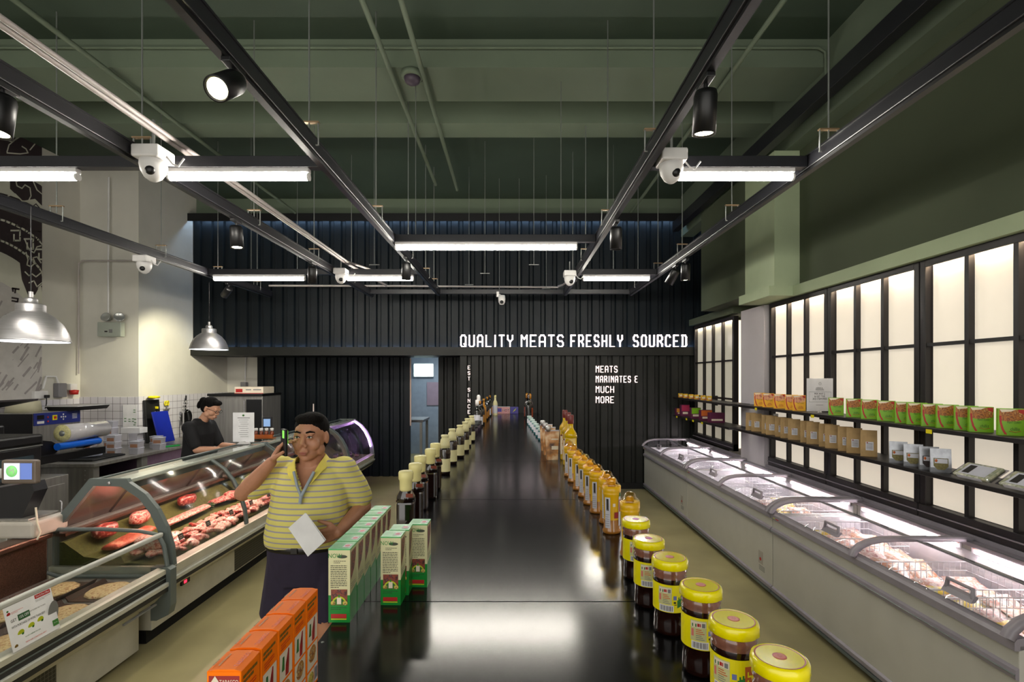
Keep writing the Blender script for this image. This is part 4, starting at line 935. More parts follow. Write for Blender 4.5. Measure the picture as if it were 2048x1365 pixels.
# ------------------------------------------------------------------ glass topped chest freezers
m_fwhite = mat('freezer_white_panel', (186, 184, 176), 0.35, var=0.02); m_fin = mat('freezer_inside_white', (225, 222, 228), 0.4)
m_ftube = emis('pinkish_freezer_tube', (255, 236, 240), 50.0); m_orange_line = mat('orange_edge_line', (230, 120, 70), 0.5)
FX0, FX1 = 2.15, 2.925
ARC = [(0.0, 0.715), (0.015, 0.745), (0.05, 0.775), (0.10, 0.798), (0.17, 0.812), (0.26, 0.816), (0.74, 0.816)]
def freezer(lab, y0, L):
    t = thing('chest_freezer', (FX0, y0, 0), lab, 'freezer', 'white chest freezers along the window wall')
    b = MB(); D = FX1-FX0; e = 0.002
    b.box(0.02, 0.07, e, L-e, 0.09, 0.70, m_fwhite, 0.004); b.box(D-0.05, D, e, L-e, 0.09, 0.80, m_fwhite)
    b.box(0.07, D-0.05, e, 0.045, 0.09, 0.70, m_fwhite).box(0.07, D-0.05, L-0.045, L-e, 0.09, 0.70, m_fwhite)
    b.box(0.07, D-0.05, 0.045, L-0.045, 0.09, 0.24, m_fin); b.box(0.05, D-0.02, 0.03, L-0.03, 0.02, 0.09, m_dark)
    b.build('cabinet_body', t)
    b = MB(); b.box(0.0705, 0.078, 0.045, L-0.045, 0.24, 0.70, m_fin).box(D-0.058, D-0.0505, 0.045, L-0.045, 0.24, 0.76, m_fin).box(0.078, D-0.058, 0.0455, 0.052, 0.24, 0.70, m_fin).box(0.078, D-0.058, L-0.052, L-0.0455, 0.24, 0.70, m_fin); b.build('inner_lining', t)
    b = MB()
    b.prism([(0.0, 0.675), (0.0, 0.712), (0.012, 0.726), (0.05, 0.732), (0.075, 0.715), (0.075, 0.69), (0.02, 0.675)], 'y', e, L-e, m_lilacgrey, sm=False)
    b.build('front_rail', t)
    b = MB(); b.prism([(0.02, 0.545), (0.004, 0.552), (0.0, 0.572), (0.004, 0.592), (0.02, 0.60)], 'y', e, L-e, m_lilacgrey); b.prism([(0.003, 0.566), (-0.004, 0.572), (0.003, 0.578)], 'y', e, L-e, m_greyframe); b.build('bumper', t)
    b = MB(); b.prism([(0.02, 0.07), (0.005, 0.075), (0.005, 0.10), (0.02, 0.11)], 'y', e, L-e, m_lilacgrey); b.box(0.0, 0.02, e, L-e, 0.048, 0.066, m_greyframe); b.build('kick_rail', t)
    b = MB(); b.box(D-0.08, D, e, L-e, 0.795, 0.822, m_lilacgrey, 0.003).box(D-0.012, D, e, L-e, 0.822, 0.85, m_lilacgrey); b.build('rear_rail', t)
    for k, (ya, yb) in enumerate(((e, 0.045), (L/2-0.02, L/2+0.02), (L-0.045, L-e))):
        MB().strip(ARC, 'y', ya, yb, 0.028, m_lilacgrey).build('arched_frame', t)
    for h in range(2):
        ya, yb = (0.045, L/2-0.02) if h == 0 else (L/2+0.02, L-0.045)
        xm = 0.40; ym = (ya+yb)/2
        g = MB().strip(ARC[1:5]+[(0.26, 0.8145), (xm+0.05, 0.8145)], 'y', ya, yb, -0.004, m_glass); g.box(xm+0.03, xm+0.045, ya, yb, 0.806, 0.8145, m_gplast); lid = g.build('sliding_lid', t)
        hd = MB(); hy = ya + (yb-ya)*0.30
        hd.prism([(0.035, 0.768), (0.05, 0.792), (0.068, 0.800), (0.075, 0.794), (0.055, 0.77)], 'y', hy-0.085, hy+0.085, m_lilacgrey)
        hd.tube([(0.055, hy-0.075, 0.785), (0.06, hy-0.07, 0.83), (0.06, hy+0.07, 0.83), (0.055, hy+0.075, 0.785)], 0.011, m_lilacgrey, 8)
        hd.build('handle', lid)
        g = MB().box(xm-0.02, D-0.075, ya, yb, 0.822, 0.8255, m_glass).box(xm-0.02, xm-0.008, ya, yb, 0.820, 0.828, m_gplast); g.build('sliding_lid', t)
        MB().tube([(D-0.075, ya+0.06, 0.772), (D-0.075, yb-0.06, 0.772)], 0.010, m_ftube, 8).build('light_tube', t)
        MB().box(D-0.067, D-0.0585, ya+0.02, yb-0.02, 0.755, 0.79, m_fin).box(D-0.069, D-0.067, ya+0.03, yb-0.03, 0.786, 0.789, m_orange_line).build('light_reflector', t)
    s = MB(); s.box(0.0188, 0.0198, 0.16, 0.24, 0.22, 0.33, mat('warning_sticker_grey', (165, 158, 150), 0.5)); s.ell((0.0186, 0.205, 0.26), (0.0006, 0.018, 0.015), m_red, 10)
    for k in range(4): s.box(0.0188, 0.0198, 0.13, 0.23, 0.20-k*0.012, 0.205-k*0.012, m_pgrey)
    s.build('warning_sticker', t)
    MB().box(-0.0012, 0.0, L-0.13, L-0.085, 0.655+0.03, 0.662+0.03, m_red).box(-0.0012, 0.0, L-0.07, L-0.045, 0.655+0.03, 0.662+0.03, m_lime).build('brand_plate', t)
    return t
fr = freezer('white chest freezer nearest the camera, full of flat frozen packets', 2.19, 2.078)
dup(fr, (FX0, 4.275, 0), None, 'white chest freezer in the middle of the row of three')
dup(fr, (FX0, 6.36, 0), None, 'white chest freezer farthest back by the dark wall')
m_wire = mat('white_wire', (235, 232, 238), 0.35)
def basket(loc, lab, w=0.60, l=0.42, h=0.16):
    b = MB(); r = 0.0028
    for z in (0, h*0.33, h*0.66, h): b.tube([(0, 0, z), (w, 0, z), (w, l, z), (0, l, z)], r if z < h else 0.004, m_wire, 5, closed=True)
    n = int(w/0.035)
    for i in range(n+1):
        x = w*i/n; b.tube([(x, 0, h), (x, 0, 0), (x, l, 0), (x, l, h)], 0.0022, m_wire, 5)
    n = int(l/0.04)
    for i in range(1, n):
        y = l*i/n; b.tube([(0, y, h), (0, y, 0), (w, y, 0), (w, y, h)], 0.0022, m_wire, 5)
    o = b.build('wire_basket', None, loc); return tag(o, lab, 'basket', 'white wire baskets in the freezers')
bk = basket((2.235, 7.55, 0.535), 'white wire basket in the farthest end of the last freezer')
for y, lab in ((7.02, 'white wire basket in the last freezer, left of its middle frame'), (6.50, 'white wire basket at the near end of the last freezer'), (5.55, 'white wire basket in the far half of the middle freezer'),
               (4.95, 'white wire basket around the middle of the middle freezer'), (4.42, 'white wire basket at the near end of the middle freezer'),
               (3.66, 'white wire basket in the far half of the nearest freezer'), (2.78, 'white wire basket in the near half of the nearest freezer'), (2.26, 'white wire basket at the near end of the nearest freezer')):
    c = bk.copy(); COL.objects.link(c); c.location = (2.235, y, 0.535); c['label'] = lab
m_pk1 = mat('frozen_packet_white_pink', (225, 205, 200), 0.3, ramp=[(0.35, (235, 228, 225)), (0.5, (215, 150, 130)), (0.58, (235, 225, 220)), (0.75, (170, 80, 60))], scale=24)
m_pk2 = mat('frozen_packet_brown', (190, 150, 120), 0.3, ramp=[(0.35, (230, 220, 210)), (0.5, (190, 120, 80)), (0.65, (235, 225, 215))], scale=26)
m_pk3 = mat('frozen_packet_yellow', (220, 205, 120), 0.3, ramp=[(0.4, (235, 230, 225)), (0.5, (225, 205, 70)), (0.65, (215, 150, 80))], scale=16)
m_pk4 = mat('frozen_packet_red', (170, 60, 50), 0.35, ramp=[(0.35, (150, 45, 45)), (0.55, (225, 205, 195)), (0.7, (120, 30, 30))], scale=26)
def packet(m, w, l, rd):
    b = MB(); n = 5; vs = []
    for s in (1, -1):
        for i in range(n):
            for j in range(n):
                u, v = i/(n-1)*2-1, j/(n-1)*2-1; h = 0.016*max(0, (1-u**4))*max(0, (1-v**4)) + 0.001
                vs.append((u*w/2, v*l/2, s*h + rd.uniform(-0.002, 0.002)*(h > 0.002)))
    fs = []
    for s in range(2):
        o = s*n*n
        for i in range(n-1):
            for j in range(n-1): fs.append((o+i*n+j, o+(i+1)*n+j, o+(i+1)*n+j+1, o+i*n+j+1))
    b.add(vs, fs, m, True); return b
rd = random.Random(11); protos = [packet(m, 0.19, 0.25, rd).build('frozen_packet') for m in (m_pk1, m_pk2, m_pk3, m_pk4)]
used = [False]*4; k = 0
zones = [(2.24, 3.16, 24, 'near half of the nearest freezer'), (3.30, 4.18, 15, 'far half of the nearest freezer'), (4.36, 5.22, 9, 'near half of the middle freezer')]
for y0, y1, n, place in zones:
    for i in range(n):
        row = i % 3; kk = rd.randrange(4)
        o = protos[kk] if not used[kk] else protos[kk].copy()
        if used[kk]: COL.objects.link(o)
        used[kk] = True
        x = (2.36, 2.54, 2.72)[row] + rd.uniform(-0.01, 0.01); y = y0 + 0.12 + (y1-y0-0.24)*((i//3)/max(1, (n//3-1))) + rd.uniform(-0.02, 0.02)
        o.location = (x, y, 0.548 + 0.025*rd.random()); o.rotation_euler = (R(rd.uniform(14, 26)), R(rd.uniform(-4, 4)), R(rd.uniform(-12, 12)))
        colr = ('white and pink', 'brown and white', 'yellow', 'red')[kk]
        rn = ('front', 'middle', 'back')[row]; tag(o, 'flat %s frozen packet, %s row, %s' % (colr, rn, place), 'frozen packet', '%s frozen packets, %s row, %s' % (colr, rn, place))
# beds the packets lean on: white cardboard trays
for y0, y1, place in ((2.24, 3.16, 'near half of the nearest freezer'), (3.30, 4.18, 'far half of the nearest freezer'), (4.36, 5.22, 'near half of the middle freezer'), (5.40, 6.25, 'far half of the middle freezer'), (6.44, 7.30, 'near half of the last freezer'), (7.50, 8.34, 'far half of the last freezer')):
    tag(MB().box(2.24, 2.86, y0, y1, 0.24, 0.515, m_fin, 0.01).build('white_bin'), 'white bin under the packets in the ' + place, 'bin')

# ------------------------------------------------------------------ service counters with curved glass
m_deck = mat('olive_display_mat', (72, 78, 26), 0.8, var=0.25, scale=60, bump=0.4, bscale=200)
m_mirr = mat('bronze_mirror_door', (150, 130, 125), 0.22, metal=0.9); m_bronze = mat('perforated_bronze', (95, 70, 58), 0.35, metal=0.6, var=0.3, scale=150)
m_pinkt = emis('warm_pink_counter_tube', (255, 202, 186), 125.0); m_purt = emis('violet_counter_tube', (225, 165, 255), 22.0)
m_silv = mat('silver_bumper', (205, 205, 198), 0.25, metal=0.4); m_dkrub = mat('dark_rubber_strip', (38, 38, 38), 0.45)
m_ctop = mat('pale_counter_top', (176, 182, 172), 0.12, var=0.03, coat=0.5); m_dglass = mat('smoked_glass_top', (58, 66, 62), 0.06, coat=1.0)
m_grille = grid_mat('dark_grille', (46, 44, 36), (95, 92, 82), 'YZ', (0.022, 0.022), 0.16, 0.5)
CUR = [(-2.345, 0.555), (-2.36, 0.68), (-2.40, 0.82), (-2.46, 0.94), (-2.545, 1.045), (-2.66, 1.125)]
def counter(name, lab, y0, L, tube, mid=True, base=True, cheeks=(True, True)):
    t = thing(name, (0, y0, 0), lab, 'counter', 'curved glass service counters'); e = 0.002
    b = MB()
    if base:
        b.box(-3.18, -2.49, e, L-e, 0.10, 0.40, m_cream, 0.004); b.box(-3.15, -2.54, 0.02, L-0.02, 0.0, 0.10, m_dark)
    else:
        b.box(-3.1, -2.75, 0.1, L-0.1, 0.0, 0.34, m_dark)
    b.prism([(-2.49, 0.33), (-2.42, 0.345), (-2.365, 0.39), (-2.345, 0.44), (-2.345, 0.485), (-3.2, 0.485), (-3.2, 0.33)], 'y', e, L-e, m_cream)
    b.build('base_cabinet', t)
    b = MB(); b.box(-2.348, -2.328, e, L-e, 0.445, 0.472, m_silv, 0.004).box(-2.349, -2.333, e, L-e, 0.415, 0.443, m_dkrub, 0.003); b.build('bumper', t)
    b = MB(); b.prism([(-2.345, 0.487), (-2.335, 0.55), (-2.40, 0.562), (-2.43, 0.54), (-3.0, 0.54), (-3.2, 0.54), (-3.2, 0.487)], 'y', e, L-e, m_cream); b.build('glass_ledge', t)
    b = MB(); b.prism([(-2.43, 0.541), (-2.70, 0.56), (-2.72, 0.60), (-2.76, 0.60), (-2.78, 0.575), (-2.98, 0.60), (-3.12, 0.70), (-3.15, 0.70), (-3.15, 0.541)], 'y', 0.03, L-0.03, m_deck); b.build('display_mat', t)
    b = MB(); b.box(-3.2, -3.15, 0.03, L-0.03, 0.541, 0.78, m_greyframe); b.box(-3.21, -3.10, 0.02, L-0.02, 0.745, 0.765, m_bronze); b.build('rear_ledge', t)
    n = 4
    for i in range(n):
        ya, yb = 0.04+(L-0.08)*i/n, 0.04+(L-0.08)*(i+1)/n; d = 0.012*(i % 2)
        MB().add([(-3.19+d, ya, 0.78), (-3.19+d, yb, 0.78), (-2.93+d, yb, 1.11), (-2.93+d, ya, 1.11), (-3.20+d, ya, 0.78), (-3.20+d, yb, 0.78), (-2.94+d, yb, 1.11), (-2.94+d, ya, 1.11)],
                 [(0,1,2,3),(7,6,5,4),(0,3,7,4),(1,5,6,2),(0,4,5,1),(3,2,6,7)], m_mirr).build('rear_door', t)
    b = MB(); b.box(-2.90, -2.66, e, L-e, 1.118, 1.135, m_dglass, 0.003).box(-2.78, -2.655, e, L-e, 1.112, 1.142, m_ctop, 0.006).box(-2.93, -2.90, e, L-e, 1.11, 1.14, m_greyframe).box(-2.686, -2.676, 0.04, L-0.04, 1.065, 1.113, m_greyframe); b.build('counter_top', t)
    MB().strip(CUR, 'y', 0.02, L-0.02, 0.006, m_glasscool).build('front_glass', t)
    pro = [(-2.335, 0.54)] + [(x+0.012, z) for x, z in CUR[1:]] + [(-2.66, 1.148), (-2.92, 1.148), (-3.215, 0.79), (-3.215, 0.76), (-3.17, 0.76), (-2.89, 1.10), (-2.70, 1.095), (-2.575, 1.01), (-2.50, 0.91), (-2.45, 0.80), (-2.415, 0.68), (-2.40, 0.56)]
    for k, (ya, yb) in enumerate(((0.0, 0.035), (L-0.035, L))):
        if cheeks[k]:
            MB().prism(pro, 'y', ya, yb, m_greyframe).build('end_frame', t)
            MB().prism([(-2.42, 0.545), (-2.42, 0.68), (-2.47, 0.82), (-2.52, 0.92), (-2.59, 1.01), (-2.70, 1.09), (-2.89, 1.10), (-3.17, 0.76), (-3.17, 0.545)], 'y', ya+0.014, yb-0.014, m_glass).build('end_glass', t)
            MB().lathe([(0.012, 0), (0.012, 0.006), (0, 0.008)], m_alu, M=Matrix.Translation((-2.78, ya if k == 0 else yb, 1.118)) @ Matrix.Rotation(R(90 if k == 0 else -90), 4, 'X'), n=12).build('screw_cap', t)
    if mid: MB().strip([(x+0.004, z) for x, z in CUR], 'y', L/2-0.02, L/2+0.02, 0.02, m_greyframe).build('glass_bracket', t)
    MB().tube([(-2.71, 0.06, 1.098), (-2.71, L-0.06, 1.098)], 0.009, tube, 8).build('light_tube', t)
    if base:
        MB().box(-2.495, -2.4885, L*0.53, L*0.82, 0.11, 0.30, m_grille).build('vent_grille', t)
        b = MB(); b.box(-2.42, -2.405, 0.14, 0.235, 0.355, 0.395, m_black, 0.003, M=Matrix.Translation((0.035, 0, -0.005))); b.box(-2.384, -2.369, 0.165, 0.195, 0.36, 0.38, emis('red_display', (255, 30, 50), 3)); b.build('temperature_display', t)
    return t
counter('service_counter', 'curved glass meat counter holding ribs and red steaks, beside the low case', 3.53, 1.99, m_pinkt)
counter('service_counter', 'curved glass meat counter partly hidden behind the man in yellow', 5.53, 1.86, m_pinkt)
c3 = counter('service_counter', 'violet lit curved glass counter at the far end by the dark wall', 7.40, 1.28, m_purt, mid=False, base=False)
for ya in (0.05, 1.22): MB().tube([(x-0.03, ya, z) for x, z in CUR[1:]], 0.012, m_purt, 8).build('light_tube', c3)

# low open case in front
def low_case():
    y0 = 1.55; L = 1.965; e = 0.002
    t = thing('low_display_case', (0, y0, 0), 'low open glass fronted display case nearest the camera on the left', 'counter')
    b = MB(); b.box(-3.18, -2.49, e, L-e-0.10, 0.03, 0.40, m_cream, 0.004)
    b.prism([(-2.49, 0.30), (-2.42, 0.325), (-2.365, 0.38), (-2.345, 0.44), (-2.345, 0.46), (-3.2, 0.46), (-3.2, 0.30)], 'y', e, L-e, m_cream); b.build('base_cabinet', t)
    b = MB(); b.box(-2.348, -2.325, e, L-e-0.02, 0.432, 0.462, m_silv, 0.005).box(-2.35, -2.33, e, L-e-0.02, 0.400, 0.430, m_dkrub, 0.003); b.build('bumper', t)
    b = MB(); b.box(-2.40, -2.345, e, L-e, 0.462, 0.515, m_dkrub).prism([(-2.345, 0.516), (-2.345, 0.545), (-2.40, 0.558), (-2.43, 0.54), (-2.43, 0.516)], 'y', e, L-e, m_cream)
    b.box(-2.352, -2.342, e, L-e, 0.488, 0.494, m_greyframe); b.build('glass_ledge', t)
    b = MB(); b.box(-3.2, -2.43, 0.02, L-0.03, 0.461, 0.475, m_steel).box(-3.2, -3.17, 0.02, L-0.03, 0.475, 0.76, m_bronze).box(-3.26, -3.12, 0.02, L-0.03, 0.76, 0.80, m_bronze, 0.012); b.build('well', t)
    b = MB(); b.strip([(-2.36, 0.545), (-2.375, 0.62), (-2.405, 0.76)], 'y', 0.02, L-0.02, 0.006, m_glasscool); fg = b.build('front_glass', t)
    MB().box(-2.425, -2.395, 0.0, L-0.0, 0.755, 0.785, mat('pale_grey_rail', (185, 186, 180), 0.3), 0.008).build('glass_rail', t)
    b = MB(); b.tube([(-3.21, L-0.02, 0.79), (-3.1, L-0.02, 0.81), (-2.8, L-0.02, 0.812), (-2.55, L-0.02, 0.80), (-2.42, L-0.02, 0.775), (-2.38, L-0.02, 0.70), (-2.355, L-0.02, 0.56)], 0.014, m_greyframe, 8)
    b.tube([(-3.19, L-0.02, 0.79), (-3.19, L-0.02, 0.52), (-3.1, L-0.02, 0.49), (-2.45, L-0.02, 0.49)], 0.014, m_greyframe, 8); b.build('end_frame', t)
    MB().prism([(-3.18, 0.50), (-3.18, 0.80), (-2.55, 0.80), (-2.42, 0.77), (-2.36, 0.55), (-2.43, 0.50)], 'y', L-0.024, L-0.018, m_glass).build('end_glass', t)
    b = MB(); b.prism([(-2.41, 0.20), (-2.33, 0.24), (-2.315, 0.30), (-2.315, 0.545), (-2.34, 0.56), (-2.45, 0.56), (-2.45, 0.20)], 'y', L-0.05, L+0.012, m_greyframe); b.build('end_bumper', t)
    MB().box(-2.4895, -2.484, 0.30, L*0.63, 0.06, 0.32, m_grille).build('vent_grille', t)
    MB().box(-2.36, -2.345, L-0.42, L-0.14, 0.345, 0.355, m_pgrey).build('model_plate', t)
    return t
low_case()
m_pan = mat('brown_food_pan', (70, 50, 42), 0.35); m_past = mat('beige_prepared_food', (200, 165, 110), 0.6, ramp=[(0.35, (170, 130, 85)), (0.55, (215, 190, 140)), (0.7, (150, 95, 60))], scale=50, bump=0.6, bscale=70)
m_salad = mat('green_orange_salad', (150, 150, 60), 0.5, ramp=[(0.3, (60, 120, 40)), (0.48, (200, 200, 90)), (0.58, (215, 110, 40)), (0.72, (190, 40, 30))], scale=18, bump=0.6, bscale=40)
def tray(x, y, m, lab, w=0.30, l=0.30):
    t = thing('food_tray', (x, y, 0.476), lab, 'tray', 'food trays in the low display case')
    MB().prism([(-w/2+0.02, 0), (w/2-0.02, 0), (w/2, 0.03), (w/2-0.008, 0.03), (w/2-0.026, 0.006), (-w/2+0.026, 0.006), (-w/2+0.008, 0.03), (-w/2, 0.03)], 'y', 0, l, m_pan).build('pan', t)
    MB().ell((0, l/2, 0.012), (w/2-0.03, l/2-0.02, 0.022), m).build('food', t)
trs = [(-2.58, 3.12, m_past, 'tray of beige slices nearest the front glass, beside the meat counter'), (-2.92, 3.12, m_past, 'tray of beige slices at the back, beside the meat counter'),
       (-2.58, 2.79, m_past, 'second tray of beige food from the meat counter, front row'), (-2.92, 2.79, m_past, 'second tray of beige food from the meat counter, back row'),
       (-2.58, 2.46, m_past, 'third tray of beige food from the meat counter, front row'), (-2.60, 2.08, m_salad, 'tray of green and orange salad at the left picture edge, front row'),
       (-2.60, 1.75, m_salad, 'tray of mixed vegetables at the left picture edge, nearest the camera')]
for a in trs: tray(*a)
# promotion sheet hanging on the low case glass
pr = thing('promotion_sheet', (-2.352, 2.385, 0.553), 'white promotion sheet reading GET 15% OFF on the low case front glass', 'poster')
M0 = Matrix.Rotation(R(0), 4, 'Z')
TL = Vector((-0.045, 0.02, 0.205)); BL = Vector((0.006, 0.02, 0.0)); wv = Vector((0, 0.25, 0)); hv = (TL-BL)
def PP(u, v, d=0.0): return BL + wv*u + hv*v + Vector((0.0015+d, 0, 0.0003))
b = MB(); b.quad(PP(0, 0), PP(1, 0), PP(1, 1), PP(0, 1), m_paper).quad(PP(0, 0, -0.001), PP(0, 1, -0.001), PP(1, 1, -0.001), PP(1, 0, -0.001), m_paper); b.build('sheet', pr)
b = MB(); ux = wv.normalized(); uy = hv.normalized()
def prect(u0, u1, v0, v1, m, d=0.0006): b.quad(PP(u0, v0, d), PP(u1, v0, d), PP(u1, v1, d), PP(u0, v1, d), m)
b.text('GET', 0.0198, m_print, PP(0.14, 0.66, 0.0008), ux, uy, 0.8); prect(0.23, 0.47, 0.60, 0.74, mat('dark_green_print', (40, 85, 45), 0.5)); b.text('15% OFF', 0.0191, m_paper, PP(0.35, 0.67, 0.0012), ux, uy, 0.72)
b.text('ANY MODERN MEAT POURING', 0.0086, m_print, PP(0.64, 0.69, 0.0008), ux, uy, 0.7); b.text('WITH PURCHASE OF MORE THAN $50*', 0.0158, m_print, PP(0.42, 0.52, 0.0008), ux, uy, 0.62)
prect(0.63, 0.97, 0.90, 0.99, m_red); b.text('Dine & Dine Offers', 0.0132, m_paper, PP(0.80, 0.945, 0.0012), ux, uy, 0.7); lines(b, PP(0.63, 0.86, 0), tuple(ux), tuple(uy), 0.08, 2, 0.006, 0.002, m_pgrey, (3, 0, 0), rd)
b.ell(PP(0.075, 0.83, 0.0006), (0.0006, 0.0092, 0.0098), m_red, 12); b.ell(PP(0.07, 0.90, 0.0006), (0.0006, 0.0053, 0.0049), m_leaf, 10); lines(b, PP(0.13, 0.84, 0), tuple(ux), tuple(uy), 0.06, 2, 0.006, 0.002, m_pinkm, (3, 0, 0), rd)
for u, v in ((0.22, 0.33), (0.44, 0.37), (0.64, 0.40)):
    b.ell(PP(u, v, 0.0006), (0.0007, 0.0172, 0.0168), m_lime, 14); b.ell(PP(u, v+0.02, 0.001), (0.0007, 0.0145, 0.0098), m_or, 12); b.ell(PP(u+0.03, v-0.03, 0.0012), (0.0007, 0.0059, 0.0056), m_leaf, 8)
    b.ell(PP(u-0.01, v+0.05, 0.0012), (0.0007, 0.0066, 0.0042), m_red, 8)
b.ell(PP(0.93, 0.42, 0.0006), (0.0006, 0.0297, 0.0595), m_pgrey, 20); b.ell(PP(0.945, 0.45, 0.001), (0.0006, 0.0132, 0.0490), m_salad, 16); prect(0.86, 0.99, 0.10, 0.24, mat('leaf_green_box', (60, 120, 50), 0.5), 0.0015)
b.text('BEST DEAL', 0.0053, m_paper, PP(0.925, 0.17, 0.002), ux, uy, 0.8)
b.text('ALL FOR A GREENER MEAL DEAL', 0.0079, m_leaf, PP(0.44, 0.20, 0.0008), ux, uy, 0.7); b.text('TERMS AND CONDITIONS APPLY', 0.0099, m_orp, PP(0.48, 0.08, 0.0008), ux, uy, 0.75)
b.ell(PP(0.08, 0.10, 0.0006), (0.0006, 0.0092, 0.0098), m_olive, 10)
b.build('print', pr)
pr.rotation_euler = (0, 0, 0)

# ---- meat
m_meat = [mat('fresh_red_meat', (170, 60, 58), 0.35, ramp=[(0.32, (140, 40, 42)), (0.48, (196, 92, 84)), (0.56, (232, 196, 178)), (0.70, (178, 66, 62))], scale=45, coat=0.3, bump=0.8, bscale=45),
          mat('marbled_pink_meat', (205, 120, 110), 0.35, ramp=[(0.3, (186, 72, 70)), (0.45, (216, 128, 116)), (0.55, (240, 214, 198)), (0.72, (190, 80, 76))], scale=58, coat=0.3, bump=0.8, bscale=45),
          mat('dark_red_meat', (125, 38, 38), 0.3, ramp=[(0.35, (95, 24, 26)), (0.55, (160, 62, 56)), (0.68, (220, 170, 150))], scale=40, coat=0.5, bump=0.3, bscale=30)]
m_roast = mat('red_orange_rib_meat', (190, 84, 60), 0.4, ramp=[(0.35, (168, 58, 44)), (0.55, (212, 118, 90)), (0.68, (228, 170, 140))], scale=16, coat=0.3, bump=1.0, bscale=45)
def lump(m, rx, ry, rz, seed, n=14, amp=0.22):
    q = random.Random(seed); ph = [q.uniform(0, 6.28) for _ in range(6)]; b = MB(); vs = []; k = 8
    for i in range(k+1):
        th = math.pi*i/k
        for j in range(n):
            a = 2*math.pi*j/n; f = 1 + amp*(math.sin(2*a+ph[0])*0.5 + math.sin(3*a+ph[1])*0.3 + math.sin(5*a+ph[2]+th*2)*0.25)
            z = math.cos(th); z = math.copysign(abs(z)**0.6, z)
            vs.append((rx*f*math.sin(th)**0.7*math.cos(a), ry*f*math.sin(th)**0.7*math.sin(a), rz*(z+0.12*math.sin(4*a+ph[3])*math.sin(th))))
    fs = [(i*n+j, (i+1)*n+j, (i+1)*n+(j+1) % n, i*n+(j+1) % n) for i in range(k) for j in range(n)]
    b.add(vs, fs, m, True); return b
pr_m = [lump(m_meat[i % 3 if i != 3 else 0], 0.062+0.006*(i % 3), 0.045+0.006*(i % 2), 0.016, 20+i).build('meat_cut') for i in range(5)]
um = [0]*5; q = random.Random(4)
def put_meat(k, x, y, z, lab, grp, rz, tilt=0, s=1.0):
    o = pr_m[k] if not um[k] else pr_m[k].copy()
    if um[k]: COL.objects.link(o)
    um[k] = 1; o.location = (x, y, z); o.rotation_euler = (R(tilt), R(q.uniform(-6, 6)), rz); o.scale = (s, s, s); tag(o, lab, 'meat', grp)
names = ['fresh red', 'marbled pink', 'dark red', 'thick red', 'pale marbled']
for (ya, yb, where) in ((3.64, 5.45, 'first meat counter'), (5.62, 7.30, 'second meat counter')):
    n = int((yb-ya)/0.068)
    for i in range(n):
        y = ya + (yb-ya)*i/(n-1); part = ('nearest', 'near middle', 'far middle', 'farthest')[min(3, i*4//n)]
        for r_, x in enumerate((-2.465, -2.56, -2.655)):
            k = q.choice((0, 1, 1, 3, 4, 4, 2)); row = ('front', 'middle', 'back')[r_]
            put_meat(k, x+q.uniform(-0.012, 0.012), y, 0.585+0.004*r_+q.uniform(0, 0.018), '%s meat slice, %s row, %s quarter of the %s' % (names[k], row, part, where),
                     '%s slices, %s row, %s quarter, %s' % (names[k], row, part, where), q.uniform(0, 6.3), 24+q.uniform(-8, 8), q.uniform(0.75, 0.98))
# second deck: ribs, roasts
def rack(x, y, z, L, lab, rz, m=m_roast, wd=0.075):
    b = MB(); n = 28; vs = []
    for i in range(n+1):
        yy = L*i/n; h = (0.030 if i % 2 else 0.022); wv2 = wd*(0.75+0.25*math.sin(math.pi*min(1, (i+0.6)/n)))
        for a in range(10):
            th = 2*math.pi*a/10; vs.append((wv2*math.cos(th), yy, h*math.sin(th)*(1 if math.sin(th) > 0 else 0.5)))
    fs = [(i*10+a, i*10+(a+1) % 10, (i+1)*10+(a+1) % 10, (i+1)*10+a) for i in range(n) for a in range(10)] + [tuple(range(9, -1, -1)), tuple(range(n*10, n*10+10))]
    b.add(vs, fs, m, True); o = b.build('rib_rack' if m is m_roast else 'meat_roast', None, (x, y, z), rz); tag(o, lab, 'meat')
rack(-2.88, 3.66, 0.622, 0.50, 'long flat rack of red orange ribs nearest the low case', R(8))
rack(-2.86, 4.20, 0.632, 0.62, 'long pale pink loin roast behind the rib rack', R(2), m_meat[1], 0.06)
rack(-2.90, 4.95, 0.632, 0.42, 'reddish roast farther along the upper deck', R(-4), m_meat[0], 0.07)
for x, y, rx, ry, rz_, m, lab in ((-2.62, 3.70, 0.10, 0.075, 0.055, m_meat[1], 'pale pink rolled pork roast with a netted end, nearest the low case'), (-2.86, 5.22, 0.07, 0.09, 0.045, m_meat[0], 'red joint of meat near the glass bracket of the first counter'),
                                  (-3.02, 3.80, 0.06, 0.10, 0.05, m_meat[2], 'dark red joint against the mirrored doors, near end'), (-3.02, 4.15, 0.06, 0.09, 0.05, m_meat[0], 'red joint against the mirrored doors, middle'),
                                  (-3.02, 4.75, 0.055, 0.11, 0.045, m_meat[2], 'long dark red joint against the mirrored doors, far end')):
    tag(lump(m, rx, ry, rz_, int(y*100), amp=0.1).build('meat_joint', None, (x, y, 0.60+rz_ if x > -2.95 else 0.685+rz_*0.6)), lab, 'meat')
m_parsley = mat('dark_green_parsley', (45, 70, 25), 0.8, var=0.5, scale=80)
for x, y, lab in ((-2.87, 4.88, 'small bunch of dark green herbs between the roasts'), (-2.88, 5.40, 'small bunch of dark green herbs at the far end of the first counter')):
    b = MB()
    for k in range(26):
        a = q.uniform(0, 6.28); d = q.uniform(0, 0.04); b.ell((d*math.cos(a), d*math.sin(a), q.uniform(0.0, 0.045)), (0.014, 0.010, 0.006), m_parsley, 6)
    tag(b.build('herb_bunch', None, (x, y, 0.60)), lab, 'herbs', None, 'stuff')
